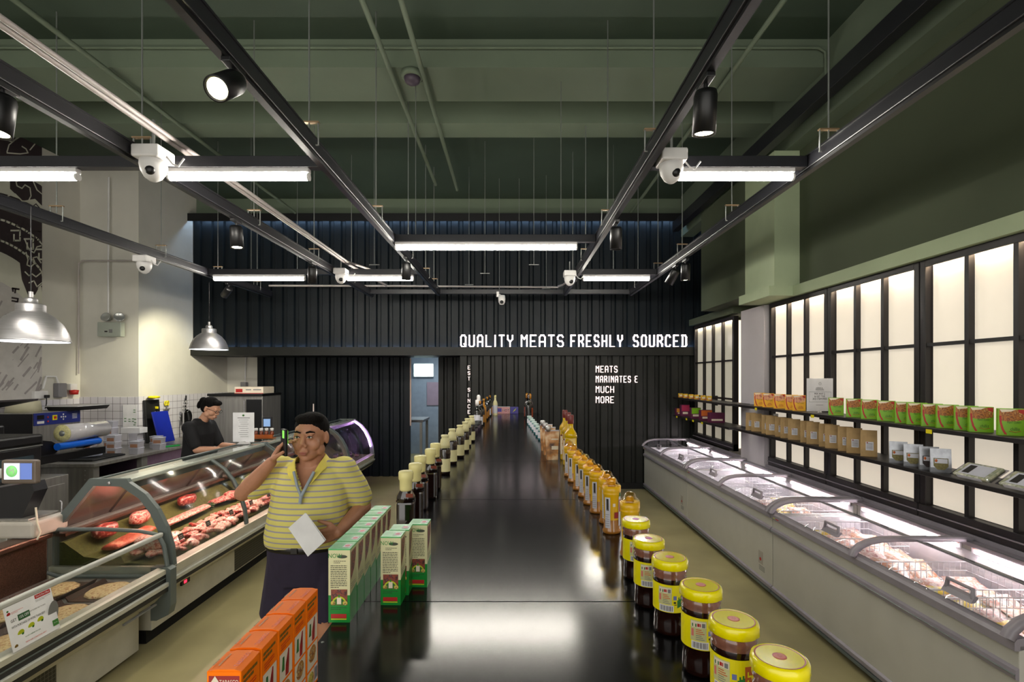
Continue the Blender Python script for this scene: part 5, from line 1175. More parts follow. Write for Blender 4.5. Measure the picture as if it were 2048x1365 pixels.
for i, (y, w_) in enumerate(((3.9, 'first counter'), (4.25, 'first counter'), (4.6, 'first counter'), (4.95, 'first counter'), (5.3, 'first counter'), (5.8, 'second counter'), (6.2, 'second counter'), (6.6, 'second counter'))):
    t = thing('price_card', (-2.52, y, 0.615), 'small slate price card among the meat slices, %s from the low case' % ORD[i], 'price card', 'slate price cards')
    MB().box(-0.002, 0.002, -0.028, 0.028, 0.0, 0.045, mat('slate', (92, 94, 86), 0.5) if i == 0 else m_slate, M=Matrix.Rotation(R(-18), 4, 'Y')).build('card', t)
    if i == 0: m_slate = bpy.data.materials['slate']
    b = MB(); b.box(0.0022, 0.0026, -0.02, 0.02, 0.026, 0.030, m_paper, M=Matrix.Rotation(R(-18), 4, 'Y')).box(0.0022, 0.0026, -0.015, 0.016, 0.014, 0.017, m_paper, M=Matrix.Rotation(R(-18), 4, 'Y')); b.build('chalk_marks', t)
# violet counter contents
for i in range(9):
    x = -2.50 - 0.12*(i % 3); y = 7.62 + 0.30*(i//3)
    t = thing('deli_cup', (x, y, 0.575 if i % 3 < 2 else 0.60), 'clear deli cup in the violet counter, %s row, %s the glass' % (('near', 'middle', 'far')[i//3], ('next to', 'one back from', 'farthest from')[i % 3]), 'cup', 'clear deli cups in the violet counter')
    MB().lathe([(0, 0), (0.032, 0), (0.040, 0.06)], m_clearpl, n=14).build('cup', t); MB().lathe([(0, 0.005), (0.030, 0.005), (0.035, 0.035), (0, 0.038)], m_meat[1], n=12).build('filling', t)
    MB().lathe([(0.041, 0.06), (0.043, 0.065), (0, 0.068)], m_clearpl, n=14).build('lid', t)
# ------------------------------------------------------------------ goods on the right wall shelves
m_box_g = mat('lime_green_box', (120, 175, 25), 0.4); m_box_y = mat('yellow_orange_box', (235, 175, 20), 0.4)
m_curry = mat('curry_photo', (150, 85, 35), 0.45, ramp=[(0.3, (90, 45, 20)), (0.45, (190, 120, 50)), (0.55, (120, 60, 30)), (0.66, (215, 165, 90)), (0.75, (90, 40, 60))], scale=45)
m_ham = mat('pink_food_photo', (190, 120, 100), 0.45, ramp=[(0.3, (150, 70, 50)), (0.5, (215, 150, 120)), (0.7, (235, 190, 90))], scale=40)
m_swo = mat('red_swoosh', (175, 35, 25), 0.45); m_dgreen = mat('dark_green_text', (30, 70, 20), 0.5)
def mealbox(yel):
    mb_, ph = (m_box_y, m_ham) if yel else (m_box_g, m_curry); W_, H_, D_ = 0.146, 0.148, 0.04
    t = thing('meal_box', (0, 0, 0), 'box', 'box')
    b = MB(); b.box(0, W_, 0, D_, 0, H_, mb_, 0.001, 1); b.build('carton', t)
    f = MB(); y = -0.0004
    f.add([(0.006, y, H_-0.006), (0.006, y, 0.085), (0.04, y, 0.078), (0.10, y, 0.080), (W_-0.006, y, 0.088), (W_-0.006, y, H_-0.006)], [(0, 1, 2, 3, 4, 5)], ph)
    f.add([(0.008, y*2, H_-0.004), (0.10, y*2, H_-0.004), (0.07, y*2, H_-0.016), (0.02, y*2, H_-0.02)], [(0, 1, 2, 3)], m_wpan)
    f.add([(W_-0.04, y*2, H_-0.004), (W_-0.004, y*2, H_-0.004), (W_-0.004, y*2, H_-0.03), (W_-0.03, y*2, H_-0.022)], [(0, 1, 2, 3)], m_swo)
    f.add([(0.006, y*2, 0.11), (0.018, y*2, 0.108), (0.021, y*2, 0.07), (0.032, y*2, 0.035), (0.05, y*2, 0.006), (0.036, y*2, 0.006), (0.018, y*2, 0.035), (0.008, y*2, 0.075)], [tuple(range(8))], m_swo)
    f.text('MEAT CURRY', 0.016, m_dgreen if not yel else m_olive, (0.088, y*2, 0.072), sx=0.8)
    f.text('chilliz', 0.026, m_dgreen if not yel else m_swo, (0.092, y*2, 0.036), sx=0.9)
    f.tube([(0.06, y*2, 0.026), (0.092, y*2, 0.019), (0.124, y*2, 0.026)], 0.0012, m_swo, 4)
    f.build('front_print', t); return t
gbx = mealbox(False); ybx = mealbox(True); gbx.scale = ybx.scale = (0.753, 0.8, 1); gbx.rotation_euler = ybx.rotation_euler = (0, 0, R(-30))
for i, px in enumerate((1659, 1692, 1722, 1754, 1790, 1814, 1843, 1873, 1909, 1938, 1996)):
    lab = 'green curry meal box on the upper wall shelf, ' + ('next to the white sign' if i == 0 else 'nearest the camera, beyond the gap' if i == 10 else ORD[i] + ' from the white sign')
    loc = (2.675 - (0.01 if i < 1 else 0), xs(px, 2.675), 1.53); rz_ = R(rr.uniform(-33, -27))
    if i == 0: gbx.location = loc; gbx['label'] = lab; gbx['group'] = 'green curry meal boxes'
    else: dup(gbx, loc, rz_, lab, 'green curry meal boxes')
dup(gbx, (2.675, 2.60, 1.53), R(-30), 'green curry meal box cut by the right picture edge', 'green curry meal boxes')
for i, px in enumerate((1508, 1525, 1547, 1570, 1585)):
    lab = 'yellow meal box on the upper wall shelf, ' + ('farthest from the camera' if i == 0 else 'next to the white sign' if i == 4 else ORD[i] + ' from the far end')
    loc = (2.675, xs(px, 2.675), 1.53)
    if i == 0: ybx.location = loc; ybx['label'] = lab; ybx['group'] = 'yellow meal boxes'
    else: dup(ybx, loc, R(rr.uniform(-33, -27)), lab, 'yellow meal boxes')
m_kraft = mat('kraft_paper', (168, 138, 92), 0.65, var=0.08, scale=30)
def kraft():
    t = thing('kraft_pouch', (0, 0, 0), 'p', 'pouch', 'brown kraft pouches on the lower shelf'); W_ = 0.135; H_ = 0.20; b = MB()
    for z0, z1, d0, d1 in ((0, 0.04, 0.012, 0.015), (0.04, 0.10, 0.015, 0.011), (0.10, 0.155, 0.011, 0.004), (0.155, H_, 0.004, 0.002)):
        b.add([(0, -d0, z0), (W_, -d0, z0), (W_, d0, z0), (0, d0, z0), (0.0, -d1, z1), (W_, -d1, z1), (W_, d1, z1), (0.0, d1, z1)], [(0,1,5,4),(1,2,6,5),(2,3,7,6),(3,0,4,7),(4,5,6,7),(0,3,2,1)], m_kraft, False)
    b.build('pouch_body', t)
    f = MB(); f.quad((0.042, -0.0156, 0.048), (0.105, -0.0156, 0.048), (0.105, -0.0114, 0.112), (0.042, -0.0114, 0.112), m_wlab); 
    for k in range(5): z = 0.058+k*0.010; y = -0.0160+(z-0.048)*0.065; f.quad((0.048, y-0.0006, z), (0.098, y-0.0006, z), (0.098, y-0.0003, z+0.004), (0.048, y-0.0003, z+0.004), m_pgrey)
    f.ell((0.055, -0.0125, 0.104), (0.006, 0.0006, 0.006), m_tabred, 8); f.build('label', t); return t
kp = kraft(); kp.scale = (0.78, 1, 1); kp.rotation_euler = (0, 0, R(-30))
for i, px in enumerate((1491.6, 1502.6, 1521.7, 1532, 1548.4, 1560.7, 1575.8, 1599, 1612.7, 1636, 1650, 1673.6, 1692.7, 1720.8)):
    lab = 'brown kraft pouch on the lower wall shelf, ' + ('farthest from the camera' if i == 0 else 'nearest the camera' if i == 13 else ORD[i] + ' from the far end')
    loc = (2.672 + (0.008 if i in (2, 4, 7, 9, 11) else 0), min(6.0, xs(px, 2.672)), 1.246)
    if i == 0: kp.location = loc; kp['label'] = lab
    else: dup(kp, loc, R(rr.uniform(-34, -26)), lab)
m_silvp = mat('silver_foil_pouch', (150, 152, 158), 0.28, metal=0.5, var=0.15, scale=25); m_spice = mat('green_brown_spice', (120, 112, 70), 0.7, var=0.2, scale=80); m_dspice = mat('dark_spice', (48, 38, 38), 0.7, var=0.3, scale=80)
for i, (px, dk) in enumerate(((1778, 0), (1807, 0), (1838, 1), (1860, 0))):
    t = thing('foil_pouch', (2.675, xs(px, 2.675), 1.246), 'silver foil pouch with a clear window on the lower shelf, ' + ('farthest from the camera', 'second from the far end', 'the one with dark contents', 'nearest the camera')[i], 'pouch', 'silver foil pouches', R((-30, -33, -24, -30)[i])); t.scale = (0.79, 1, 1)
    W_ = 0.133; H_ = 0.15; b = MB()
    for z0, z1, d0, d1 in ((0, 0.03, 0.012, 0.015), (0.03, 0.09, 0.015, 0.010), (0.09, H_, 0.010, 0.002)):
        b.add([(0, -d0, z0), (W_, -d0, z0), (W_, d0, z0), (0, d0, z0), (0.0, -d1, z1), (W_, -d1, z1), (W_, d1, z1), (0.0, d1, z1)], [(0,1,5,4),(1,2,6,5),(2,3,7,6),(3,0,4,7),(4,5,6,7),(0,3,2,1)], m_silvp)
    b.build('pouch_body', t)
    f = MB(); yw = lambda z: -0.0152-0.0006+max(0, z-0.03)*0.083
    P = [(0.02, 0.09), (0.02, 0.04), (0.045, 0.018), (0.088, 0.018), (0.113, 0.04), (0.113, 0.09)]
    f.add([(x, yw(z) - (0.002 if z < 0.03 else 0), z) for x, z in P], [tuple(range(6))], m_dspice if dk else m_spice); f.build('window', t)
    f = MB(); f.quad((0.026, yw(0.06)-0.001, 0.058), (0.108, yw(0.06)-0.001, 0.058), (0.108, yw(0.086)-0.001, 0.086), (0.026, yw(0.086)-0.001, 0.086), m_wlab).ell((0.036, yw(0.075)-0.002, 0.074), (0.009, 0.0006, 0.010), m_orn, 8); f.build('label', t)
m_noodle = mat('clear_packet_beige', (185, 180, 150), 0.2, coat=0.8, ramp=[(0.35, (200, 195, 165)), (0.5, (150, 155, 130)), (0.65, (215, 212, 200))], scale=30)
for i, (y, l) in enumerate(((2.83, 0.27), (2.54, 0.27), (2.24, 0.27))):
    t = thing('flat_food_packet', (2.70, y, 1.25), 'long clear packet lying on the lower shelf, ' + ('next to the foil pouches', 'second from the foil pouches', 'third from the foil pouches')[i], 'packet', 'long clear packets')
    M = Matrix.Rotation(R(-34), 4, 'Y')
    b = MB(); b.box(-0.035, 0.085, 0.02, l-0.02, 0.03, 0.055, m_noodle, 0.008, M=M); b.box(-0.035, 0.085, 0, l, 0.041, 0.044, m_clearpl, M=M); b.build('packet_body', t)
    f = MB(); f.box(-0.0365, -0.0355, 0.06, l-0.05, 0.033, 0.052, m_wlab, M=M).box(-0.02, 0.07, 0.05, l-0.05, 0.0553, 0.0558, m_wlab, M=M).box(-0.01, 0.06, l-0.11, l-0.065, 0.0559, 0.0563, m_print, M=M); f.build('label', t)
# sign standing on the upper shelf
t = thing('shelf_sign', (2.655, 4.62, 1.53), 'white sign reading MIX ANY 2 & GET THE 3RD ITEM FREE on the upper shelf', 'sign', None, R(4))
MB().box(0, 0.25, 0, 0.004, 0.012, 0.31, mat('sign_white', (200, 200, 206), 0.5), 0.002, 1).build('panel', t); MB().prism([(0.11, 0), (0.14, 0), (0.13, 0.02), (0.12, 0.02)], 'y', -0.008, 0.012, m_wplast).build('foot', t)
f = MB(); f.tube([(0.125+0.012*math.cos(a*0.5236), -0.001, 0.262+0.012*math.sin(a*0.5236)) for a in range(12)], 0.0012, m_pgrey, 4, closed=True); f.text('T', 0.014, m_pgrey, (0.125, -0.001, 0.262))
f.text('HERBS &', 0.017, m_print, (0.118, -0.001, 0.222)); f.text('PREMIUMS', 0.017, m_print, (0.122, -0.001, 0.208)); f.box(0.085, 0.16, -0.001, 0, 0.197, 0.1985, m_pgrey)
for k, s in enumerate(('MIX ANY 2', '& GET THE', '3RD ITEM FREE')): f.text(s, 0.0245, m_print, (0.122, -0.001, 0.17-k*0.0235), sx=0.85)
f.box(0.088, 0.155, -0.001, 0, 0.067, 0.070, m_pgrey); f.tube([(0.022, -0.001, 0.096), (0.228, -0.001, 0.096), (0.228, -0.001, 0.188), (0.022, -0.001, 0.188)], 0.0007, m_pgrey, 4, closed=True); f.build('lettering', t)
tag(MB().box(0, 0.05, 0, 0.03, 0, 0.05, m_wplast, 0.006).box(0.01, 0.04, -0.002, 0.0, 0.01, 0.03, m_gplast).build('sensor_box', None, (2.86, 5.6, 1.40)), 'small white box fixed between the two shelves near the panel wall', 'box')
# far shelf goods
m_yp = mat('yellow_packet_print', (215, 180, 40), 0.45, ramp=[(0.4, (225, 190, 40)), (0.6, (200, 110, 60))], scale=30)
for i, px in enumerate((1358, 1368, 1379, 1390, 1403, 1415)):
    o = MB().box(0, 0.062, 0, 0.05, 0, 0.066, m_yp, 0.004).box(0.008, 0.05, -0.001, 0, 0.02, 0.045, m_wpan).build('seasoning_packet', None, (2.68, min(8.35, xs(px, 2.68)), 1.525))
    tag(o, 'small yellow packet on the far upper shelf, ' + ('nearest the back wall' if i == 0 else 'nearest the camera' if i == 5 else ORD[i] + ' from the back wall'), 'packet', 'small yellow packets')
m_pur = mat('purple_carton', (88, 28, 62), 0.45); m_pk = mat('pink_carton', (165, 40, 80), 0.45)
for i, (px, w_, h_, c, n_) in enumerate(((1353, 0.10, 0.11, m_yp, 'small patterned'), (1363, 0.13, 0.18, m_pk, 'pink'), (1383, 0.14, 0.16, m_box_g, 'green and purple'), (1402, 0.16, 0.15, m_orn, 'orange and purple'), (1420, 0.20, 0.135, m_pur, 'wide purple'))):
    t = thing('tea_carton', (2.66, min(8.3, xs(px, 2.66)), 1.235), n_ + ' carton on the lower shelf by the far window', 'carton', 'cartons on the far lower shelf')
    MB().box(0, w_, 0, 0.09, 0, h_, m_pur, 0.002).build('carton', t); MB().box(0.004, w_-0.004, -0.002, 0, h_*0.45, h_-0.004, c).box(0.02, w_-0.03, -0.003, -0.002, h_*0.2, h_*0.38, m_wpan).build('front_print', t)

# ------------------------------------------------------------------ prep area behind the counters
def cab(name, lab, cat, x0, x1, y0, y1, z, mtop):
    t = thing(name, (0, 0, 0), lab, cat)
    MB().box(x0, x1, y0, y1, z-0.04, z, mtop, 0.005).build('worktop', t)
    return t
t = cab('prep_bench', 'long stainless steel sink bench along the left wall', 'bench', -5.285, -4.55, 7.3, 9.45, 0.9, m_steel)
MB().box(-5.28, -4.6, 7.33, 9.42, 0.1, 0.86, m_steel).build('bench_body', t)
for i in range(3): MB().box(-4.60, -4.585, 7.38+i*0.68, 8.0+i*0.68, 0.14, 0.82, m_steel, 0.004).build('bench_door', t)
t = cab('prep_table', 'stainless steel work table with rivets, in front of the mural wall', 'table', -6.1, -4.58, 5.6, 7.2, 0.9, m_steel)
b = MB(); b.box(-4.66, -4.60, 5.62, 5.70, 0, 0.86, m_steel).box(-4.66, -4.60, 6.35, 6.45, 0, 0.86, m_steel).box(-6.1, -4.62, 5.63, 5.65, 0.1, 0.86, m_steel).box(-6.1, -4.62, 5.66, 7.18, 0.60, 0.63, m_steel).box(-6.1, -4.62, 6.45, 7.18, 0.1, 0.86, mat('painted_violet_sheen_steel', (170, 140, 170), 0.3, metal=0.7)); b.build('table_frame', t)  # violet reflection on the lower steel is put into its base colour
b = MB()
for z in (0.82, 0.77, 0.72): b.ell((-4.70, 5.628, z), (0.008, 0.004, 0.008), m_alu, 8)
b.build('rivets', t)
tag(MB().box(0, 0.40, 0, 0.5, 0, 0.02, m_black, 0.008).box(0.02, 0.38, 0.02, 0.48, 0.02, 0.024, m_dark).build('black_tray', None, (-5.12, 5.75, 0.9)), 'flat black tray on the steel work table under the plastic bags', 'tray')
b = MB(); q = random.Random(8)
for k in range(9): b.add(*(lambda L: (L.v, L.f))(lump(m_wlab, 0.07, 0.06, 0.035, k, amp=0.35)), m_wlab, True) if False else None
b = lump(mat('crumpled_clear_bag', (190, 195, 215), 0.2, var=0.2, scale=20, coat=0.6), 0.17, 0.10, 0.045, 77, n=26, amp=0.45); tag(b.build('plastic_bag', None, (-4.94, 5.95, 0.965)), 'crumpled whitish plastic bag on the black tray', 'bag')
# machine with blue panel
t = thing('thermo_sealer', (-6.0, 5.95, 0.9), 'steel machine with a blue control panel on the work table by the mural', 'machine')
MB().box(0, 0.42, 0, 0.66, 0, 0.53, m_steel, 0.01).box(0.02, 0.425, -0.006, 0, 0.02, 0.52, m_black).build('cabinet', t)
b = MB(); b.box(0.42, 0.428, 0.01, 0.65, 0.38, 0.525, mat('blue_panel', (38, 48, 118), 0.35)); b.build('control_panel', t)
b = MB(); b.box(0.428, 0.43, 0.05, 0.14, 0.45, 0.50, m_black).box(0.428, 0.43, 0.05, 0.14, 0.40, 0.43, m_wplast).box(0.428, 0.434, 0.25, 0.31, 0.43, 0.49, m_yellow).box(0.434, 0.44, 0.265, 0.295, 0.445, 0.475, m_red)
[MB().ell((0.43, 0.19, z_), (0.004, 0.012, 0.012), m_red, 10).build('red_button', t) for z_ in (0.47, 0.42)]
for dy, dz in ((0, 0), (0.03, 0), (-0.03, 0), (0, 0.03), (0, -0.03)): b.ell((0.43, 0.40+dy, 0.46+dz), (0.003, 0.011, 0.011), m_wplast, 8)
for k in range(4): b.box(0.428, 0.43, 0.53, 0.60, 0.43+k*0.018, 0.438+k*0.018, m_wplast)
b.build('buttons', t)
t = thing('cream_tub', (-5.92, 6.2, 1.43), 'low cream tub on top of the machine with the blue panel', 'tub')
MB().lathe([(0, 0), (0.17, 0), (0.155, 0.12), (0.15, 0.13), (0, 0.132)], mat('cream_plastic', (200, 195, 165), 0.5), n=28).build('tub_body', t)
t = thing('black_lid_tray', (-5.72, 6.42, 1.43), 'wide black tray with a white rim on top of the blue panel machine', 'tray')
MB().prism([(-0.08, 0.0), (0.24, 0.0), (0.28, 0.05), (-0.12, 0.05)], 'y', -0.02, 0.5, m_black).build('tray_body', t); MB().box(-0.125, 0.285, -0.025, 0.505, 0.05, 0.058, m_wplast).build('rim', t)
# sockets
t = thing('wall_socket', (XM, 6.62, 1.57), 'white double wall socket with a black plug at the foot of the mural', 'socket'); MB().box(0, 0.05, -0.09, 0.10, 0, 0.10, m_wplast, 0.008).build('socket_box', t); MB().box(0.05, 0.09, 0.03, 0.08, 0.01, 0.05, m_black, 0.006).tube([(0.07, 0.05, 0.01), (0.08, 0.04, -0.06), (0.06, 0.04, -0.13)], 0.006, m_black, 6).build('plug', t)
t = thing('junction_box', (XM, 6.90, 1.58), 'grey junction box between the white socket and the red socket', 'box'); MB().box(0, 0.08, -0.06, 0.07, 0, 0.19, m_gplast, 0.01).build('box_body', t); MB().tube([(0.04, -0.02, 0.18), (0.04, -0.06, 0.28), (0.04, -0.2, 0.28), (0.04, -0.25, 0.12)], 0.012, m_wplast, 8).build('conduit', t)
t = thing('red_socket', (XM, 7.10, 1.62), 'red capped industrial wall socket beside the grey junction box', 'socket'); MB().box(0, 0.06, -0.05, 0.06, 0.05, 0.14, m_wplast, 0.01).build('socket_box', t); MB().lathe([(0, 0), (0.045, 0), (0.055, 0.06), (0, 0.065)], m_red, (0.06, 0.0, -0.01), n=16).build('red_cap', t)
t['label'] = 'red capped industrial wall socket beside the grey junction box'
# cabinet and film wrapping machine nearer the camera
t = thing('steel_cabinet', (-4.9, 3.95, 0), 'stainless steel cabinet under the black film wrapping machine', 'cabinet')
MB().box(0, 1.0, 0, 0.55, 0.05, 1.0, m_steel, 0.006).build('cabinet_body', t); MB().box(1.0, 1.012, 0.05, 0.50, 0.1, 0.93, m_steel, 0.003).build('cabinet_door', t); MB().tube([(1.02, 0.44, 0.55), (1.035, 0.44, 0.56), (1.035, 0.44, 0.78), (1.02, 0.44, 0.79)], 0.006, m_alu, 6).build('door_handle', t)
t = thing('film_wrapper', (-4.9, 3.85, 1.0), 'black film wrapping machine with a gauge and red lamp on the steel cabinet', 'machine')
b = MB(); b.box(0, 0.9, 0, 0.50, 0, 0.27, m_black, 0.012).box(0, 0.91, -0.02, 0.51, 0.28, 0.37, m_black, 0.02).box(0.0, 0.905, -0.01, 0.505, 0.27, 0.28, m_rod); b.build('machine_body', t)
b = MB(); b.box(0.90, 0.908, 0.03, 0.42, 0.03, 0.20, mat('teal_black_panel', (38, 52, 58), 0.4)); b.ell((0.912, 0.13, 0.10), (0.006, 0.04, 0.04), m_wplast, 16).ell((0.912, 0.24, 0.155), (0.006, 0.018, 0.016), emis('red_lamp', (255, 40, 70), 2.5), 10)
for k in range(4): b.ell((0.912, 0.24+k*0.03, 0.09), (0.004, 0.005, 0.005), m_wplast, 6)
b.build('control_panel', t)
b = MB(); b.prism([(0.52, 0.0), (0.52, 0.36), (0.72, 0.30), (1.02, 0.24), (1.10, 0.19), (1.08, 0.13), (0.85, 0.02)], 'x', 0.50, 0.515, m_black).build('side_arm', t)
MB().prism([(1.45, 0.28), (1.56, 0.26), (1.60, 0.20), (1.55, 0.14), (1.40, 0.12), (1.42, 0.18)], 'x', 0.42, 0.50, m_black).build('end_arm', t)
MB().tube([(0.56, 1.03, 0.185), (0.56, 1.52, 0.185)], 0.035, mat('blue_roller', (20, 95, 205), 0.25, coat=0.4), 18).build('blue_roller', t)
MB().box(0.52, 0.60, 0.50, 1.56, 0.05, 0.12, m_black).build('support_bar', t)
t = thing('film_roll', (-4.36, 4.96, 1.305), 'thick roll of clear plastic film lying above the blue roller', 'roll')
MB().lathe([(0.03, 0), (0.083, 0), (0.083, 0.50), (0.03, 0.50)], mat('clear_film_roll', (185, 182, 185), 0.12, coat=0.8), M=Matrix.Rotation(R(-90), 4, 'X'), n=32).build('film', t)
MB().lathe([(0.032, -0.006), (0.084, -0.004), (0.084, 0.0)], mat('yellowish_film_edge', (175, 170, 120), 0.4, scale=90, var=0.2), M=Matrix.Rotation(R(-90), 4, 'X'), n=32).build('roll_edge', t); MB().lathe([(0, -0.008), (0.028, -0.008), (0.028, 0.01), (0, 0.01)], m_rod, M=Matrix.Rotation(R(-90), 4, 'X'), n=16).build('core', t)
MB().box(0.03, 0.10, 0.55, 0.63, -0.305, -0.29, m_dark).build
t = thing('black_printer', (-5.4, 4.75, 0), 'black floor standing machine with a raised lid, left of the film roll', 'machine')
MB().box(-0.3, 0.2, 0, 0.5, 0, 1.36, m_black, 0.02).box(-0.35, 0.15, 0.1, 0.5, 1.36, 1.44, m_black, 0.02).build('machine_body', t)
MB().prism([(-0.42, 1.46), (0.30, 1.60), (0.31, 1.62), (-0.42, 1.49)], 'y', 0.15, 0.75, mat('smoked_lid', (70, 66, 68), 0.2)).build('raised_lid', t)
MB().tube([(-0.1, 0.3, 1.44), (0.22, 0.3, 1.59)], 0.01, m_rod, 6).build('lid_arm', t)
# plastic tubs
m_tubp = mat('cloudy_plastic_tub', (190, 188, 195), 0.25, coat=0.4, alpha=0.75); m_tubb = mat('brown_tub_filling', (150, 108, 84), 0.5, var=0.1)
def tub(fill):
    t = thing('plastic_tub', (0, 0, 0), 't', 'tub', 'stacked plastic tubs on the prep surfaces')
    MB().prism([(-0.05, 0), (0.05, 0), (0.058, 0.072), (-0.058, 0.072)], 'y', -0.05, 0.05, m_tubp).build('tub_body', t)
    if fill: MB().box(-0.045, 0.045, -0.051, 0.046, 0.004, 0.045, m_tubb).build('filling', t)
    MB().box(-0.061, 0.061, -0.054, 0.054, 0.072, 0.079, m_wlab, 0.002).build('lid', t); return t
ta = tub(True); tb = tub(False); ua = [0, 0]
stacks = [(-5.20, 6.3, 4, 0, 'in the tall stack beside the blue roller'), (-5.06, 6.45, 5, 1, 'in the tallest stack left of the menu sheet'), (-4.92, 6.32, 3, 0, 'in the stack in front of the menu sheet'),
          (-4.78, 6.5, 3, 1, 'in the stack under the white box'), (-4.66, 6.35, 2, 1, 'in the low stack at the table edge'), (-4.80, 6.9, 2, 1, 'in the low stack behind the table edge'), (-4.66, 6.75, 2, 1, 'in the low stack nearest the blue board')]
for x, y, n, f_, place in stacks:
    for k in range(n):
        src = 0 if (f_ == 0) else (1 if k % 2 == 0 else 0)
        lab = '%s tub %s, %s' % ('brown filled' if src == 0 else 'clear', place, 'at the bottom' if k == 0 else 'topmost' if k == n-1 else ORD[k] + ' from the bottom')
        loc = (x, y, 0.9+k*0.08); p = (ta, tb)[src]
        if not ua[src]: p.location = loc; p['label'] = lab; ua[src] = 1
        else: dup(p, loc, R(rr.uniform(-8, 8)), lab)
tag(MB().box(0, 0.24, 0, 0.14, 0, 0.07, m_wplast, 0.004).build('white_box', None, (-4.93, 6.44, 1.142)), 'long white box lying across the top of the plastic tubs', 'box')
tag(MB().box(-0.02, 0.02, -0.10, 0.10, 0, 0.02, mat('green_handle', (20, 150, 60), 0.4), 0.006).box(-0.012, 0.012, 0.10, 0.20, 0.004, 0.010, m_steel).build('green_knife', None, (-4.66, 7.0, 0.9), R(-30)), 'green handled knife lying at the edge of the steel table', 'knife')
tag(MB().box(0, 0.04, 0, 0.30, 0, 0.62, mat('black_board', (22, 22, 22), 0.5), 0.01, M=Matrix.Rotation(R(-4), 4, 'Y')).build('black_cutting_board', None, (-5.25, 7.32, 0.9)), 'black cutting board standing against the tiled wall', 'board')
tag(MB().box(0, 0.02, 0, 0.34, 0, 0.46, mat('blue_board', (22, 40, 150), 0.45), 0.008, M=Matrix.Rotation(R(-14), 4, 'Y')).build('blue_cutting_board', None, (-5.05, 7.30, 0.902)), 'blue cutting board leaning in front of the black one', 'board')
tag(lump(m_yellow, 0.07, 0.10, 0.02, 5).build('yellow_cloth', None, (-5.22, 7.45, 1.56)), 'yellow cloth lying on top of the black cutting board', 'cloth')
t = thing('menu_sheet', (-5.52, 7.255, 1.12), 'white sheet with small green marks taped to the tiled wall', 'paper')
MB().box(0, 0.20, -0.003, 0, 0, 0.34, m_paper).build('sheet', t); b = MB()
for x, z in ((0.15, 0.26), (0.15, 0.23), (0.02, 0.14), (0.02, 0.10), (0.08, 0.13), (0.13, 0.135), (0.16, 0.13), (0.08, 0.10), (0.13, 0.10), (0.16, 0.08), (0.15, 0.05)): b.box(x, x+0.03, -0.0045, -0.003, z, z+0.010, m_leaf)
b.build('print', t)
def onwall(px, py, X=-5.298): Y = F*X/(px-1025); return (X, Y, 1.85-(py-755)*Y/F)
t = thing('soap_dispenser', onwall(310, 862), 'grey and white soap dispenser on the tiled wall by the cutting boards', 'dispenser'); MB().box(0, 0.09, -0.08, 0.08, 0, 0.22, m_gplast, 0.03, 3).build('housing', t); MB().box(0.07, 0.10, -0.02, 0.06, 0.03, 0.20, m_wplast, 0.01).build('front_cover', t)
t = thing('spray_bottle', onwall(308, 845), 'small spray bottle with a yellow top above the soap dispenser', 'bottle'); MB().lathe([(0, 0.09), (0.03, 0.09), (0.03, 0.17), (0.012, 0.20), (0, 0.20)], m_clearpl, (0.05, -0.04, 0), n=12).build('bottle_body', t); MB().box(0.03, 0.09, -0.05, -0.03, 0.20, 0.235, m_yellow, 0.005).build('trigger', t)
t = thing('scissors', onwall(331, 820), 'yellow handled scissors hanging on the tiled wall', 'scissors')
for s in (-1, 1): MB().tube([(0.02, 0.025*s+0.022*math.cos(a*0.628), 0.10+0.035*math.sin(a*0.628)) for a in range(10)], 0.008, m_yellow, 6, closed=True).build('handle', t); MB().box(0.015, 0.02, 0.004*s-0.006, 0.004*s+0.006, -0.08, 0.07, m_steel).build('blade', t)
MB().box(0, 0.03, -0.06, 0.06, 0.0, 0.015, m_steel).build('magnet_bar', t)
t = thing('frying_pan', onwall(366, 835), 'dark frying pan hanging from the tiled wall beside the woman', 'pan')
M = Matrix.Translation((0.03, 0, 0)) @ Matrix.Rotation(R(90), 4, 'Y'); MB().lathe([(0, 0), (0.10, 0), (0.125, 0.04), (0.120, 0.04), (0.097, 0.006), (0, 0.006)], m_black, M=M, n=28).build('pan_bowl', t); MB().tube([(0.04, 0, 0.12), (0.05, 0, 0.35)], 0.011, m_black, 8).build('pan_handle', t)
t = thing('mixer_tap', onwall(348, 885), 'spring spray tap standing on the sink bench', 'tap'); t.location.x = -5.15; t.location.z = 0.9
MB().tube([(0, 0, 0), (0, 0, 0.42)], 0.012, m_alu, 8).build('riser', t); MB().tube([(0.02*math.cos(k*0.9)+0.0+k*0.0012, 0.02*math.sin(k*0.9), 0.40+0.18*math.sin(k/60*math.pi)) for k in range(60)], 0.004, m_alu, 5).build('spring', t); MB().tube([(0.07, 0, 0.40), (0.09, 0, 0.28)], 0.014, m_black, 8).build('spray_head', t)
t = thing('dish_soap', (-5.05, 8.1, 0.9), 'clear bottle of yellow green dish soap on the sink bench', 'bottle'); MB().lathe([(0, 0), (0.045, 0), (0.05, 0.02), (0.045, 0.15), (0.02, 0.19), (0, 0.19)], mat('lime_soap', (200, 200, 20), 0.1, coat=0.8), n=16).build('bottle_body', t); MB().lathe([(0, 0.19), (0.014, 0.19), (0.014, 0.26), (0, 0.26)], m_wplast, n=10).build('pump', t)
t = thing('tall_steel_oven', (-4.52, 7.62, 0), 'tall stainless steel cabinet behind the woman', 'cabinet'); MB().box(0, 0.80, 0, 0.6, 0.05, 1.57, m_steel, 0.006).build('cabinet_body', t); MB().box(-0.01, 0.81, -0.03, 0.6, 1.57, 1.605, m_black, 0.004).build('cabinet_top', t)
